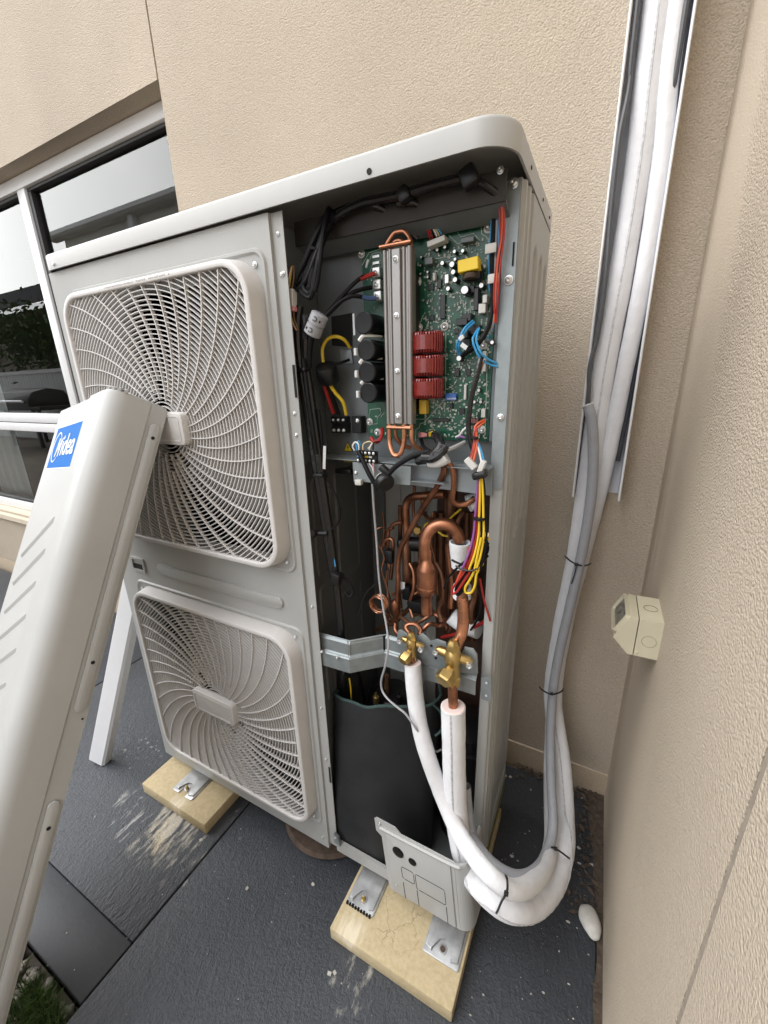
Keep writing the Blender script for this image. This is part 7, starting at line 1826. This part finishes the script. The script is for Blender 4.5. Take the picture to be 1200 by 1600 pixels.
# chips of render and plaster
mat('chip_white', (0.46, 0.44, 0.40), 0.8, vary=0.35, vscale=25)
ch = MB(); rn = random.Random(21)
def chip(x, y, s):
    k = rn.randint(4, 6); a0 = rn.random() * 6
    el = rn.uniform(0.4, 1.0)
    pts = [(x + s * cos(a0 + i * 2 * pi / k) * rn.uniform(0.6, 1.1), y + s * el * sin(a0 + i * 2 * pi / k) * rn.uniform(0.6, 1.1)) for i in range(k)]
    ch.prism(pts, 'z', G, G + s * rn.uniform(0.25, 0.6))
for _ in range(90):
    x, y = rn.uniform(0.97, 1.185), rn.uniform(-0.22, 0.47)
    chip(x, y, rn.choice((0.0008, 0.0012, 0.0012, 0.002, 0.003)))
for _ in range(100):
    x, y = rn.uniform(-0.25, 0.95), rn.uniform(-0.45, 0.02)
    chip(x, y, rn.choice((0.0007, 0.0010, 0.0012, 0.0018)))
for p in ((0.7155, -0.1605, -0.0600), (0.7236, -0.1544, -0.0600), (1.1478, 0.2735, -0.0600), (1.1740, 0.2835, -0.0600), (1.1430, 0.3108, -0.0600), (0.9398, 0.4278, -0.0600), (0.9542, 0.4302, -0.0600), (1.1319, 0.1406, -0.0600), (0.9984, 0.2177, -0.0600), (0.5925, -0.0518, -0.0600), (0.4588, -0.1287, -0.0600), (0.2701, -0.1036, -0.0600)):
    chip(p[0], p[1], 0.0055)
tag(ch.build('plaster_chips', 'chip_white'), 'tiny white plaster chips scattered over the dark paving', 'debris', kind='stuff')
# leaf litter in the corner
mat('litter', (0.085, 0.062, 0.045), 0.9, vary=0.5, vscale=70)
lt = MB()
for _ in range(340):
    x = XW - 0.006 - abs(rn.gauss(0, 0.035)); y = rn.uniform(0.16, 0.485)
    if rn.random() < 0.3:
        x, y = rn.uniform(0.97, 1.19), 0.482 - abs(rn.gauss(0, 0.018))
    if rn.random() < 0.18:
        x, y = XW - 0.004 - abs(rn.gauss(0, 0.006)), rn.uniform(-0.35, 0.2)
    a = rn.random() * pi; L_ = rn.uniform(0.004, 0.013); w_ = rn.uniform(0.0008, 0.005)
    d = Vector((cos(a), sin(a), rn.uniform(-0.2, 0.3))); s_ = Vector((-sin(a), cos(a), rn.uniform(-0.4, 0.4)))
    c = Vector((min(x, XW - 0.006), y, G + 0.003 + rn.random() * 0.004))
    lt.add([c - d * L_, c + s_ * w_, c + d * L_, c - s_ * w_], [(0, 1, 2), (0, 2, 3)])
tag(lt.build('leaf_litter', 'litter', fix=False), 'brown dead leaves and twigs gathered in the wall corner', 'leaves', kind='stuff')
mat('dirt_strip', (0.075, 0.055, 0.04), 0.95, vary=0.4, vscale=60, bump=0.5, bscale=160, bdist=0.004)
dm = MB(); NX = 60
prev = None
vs, fs = [], []
for i in range(NX + 1):
    y = -0.9 + 1.387 * i / NX
    w_ = 0.013 + 0.006 * noise.noise(Vector((y * 14, 0, 0))) + (0.03 * max(0, (y - 0.2) / 0.28) if y > 0.2 else 0)
    vs += [(XW - w_, y, G + 0.0010), (XW - w_ * 0.4, y, G + 0.004 + 0.002 * noise.noise(Vector((y * 30, 2, 0)))), (XW + 0.002, y, G + 0.006)]
    if i:
        o = (i - 1) * 3
        fs += [(o, o + 3, o + 4, o + 1), (o + 1, o + 4, o + 5, o + 2)]
tag(dm.add(vs, fs).build('dirt_strip', 'dirt_strip', fix=False), kind='structure')
# garden bed at the paving's edge: pebbles and grass
st = MB(); rn = random.Random(5)
mat('bed_stone', (0.26, 0.23, 0.20), 0.8, vary=0.55, vscale=45)
for _ in range(1000):
    x, y = rn.uniform(-0.20, 0.38), rn.uniform(-0.60, -0.418)
    bmm = bmesh.new(); bmesh.ops.create_icosphere(bmm, subdivisions=1, radius=1)
    s_ = rn.uniform(0.006, 0.013)
    M2 = Matrix.Translation((x, y, G - 0.05 + rn.uniform(-0.004, 0.012))) @ Matrix.Rotation(rn.random() * 6, 4, 'Z') @ Matrix.Rotation(rn.uniform(-0.4, 0.4), 4, 'X') @ Matrix.Diagonal((s_ * rn.uniform(0.8, 1.5), s_, s_ * rn.uniform(0.45, 0.8), 1))
    st.bm(bmm, M2)
tag(st.build('gravel_bed', 'bed_stone', sharp=60, fix=False), 'brown and grey gravel in the bed beside the paving', 'gravel', kind='stuff')
mat('grass', (0.07, 0.13, 0.025), 0.6, vary=0.45, vscale=30)
gr_ = MB()
for _ in range(1300):
    x, y = rn.gauss(0.235, 0.045), -0.435 - abs(rn.gauss(0, 0.05))
    h = rn.uniform(0.02, 0.055); a = rn.random() * 2 * pi; ln = rn.uniform(0.01, 0.035); w_ = rn.uniform(0.0007, 0.0014)
    b = Vector((x, y, G - 0.05)); d = Vector((cos(a), sin(a), 0)); s_ = Vector((-sin(a), cos(a), 0)) * w_
    m1 = b + d * ln * 0.35 + Vector((0, 0, h * 0.65)); tp = b + d * ln + Vector((0, 0, h))
    gr_.add([b - s_, b + s_, m1 + s_ * 0.8, m1 - s_ * 0.8, tp], [(0, 1, 2, 3), (3, 2, 4)])
tag(gr_.build('grass_tuft', 'grass', fix=False), 'short green grass growing through the gravel at the paving edge', 'grass', kind='stuff')
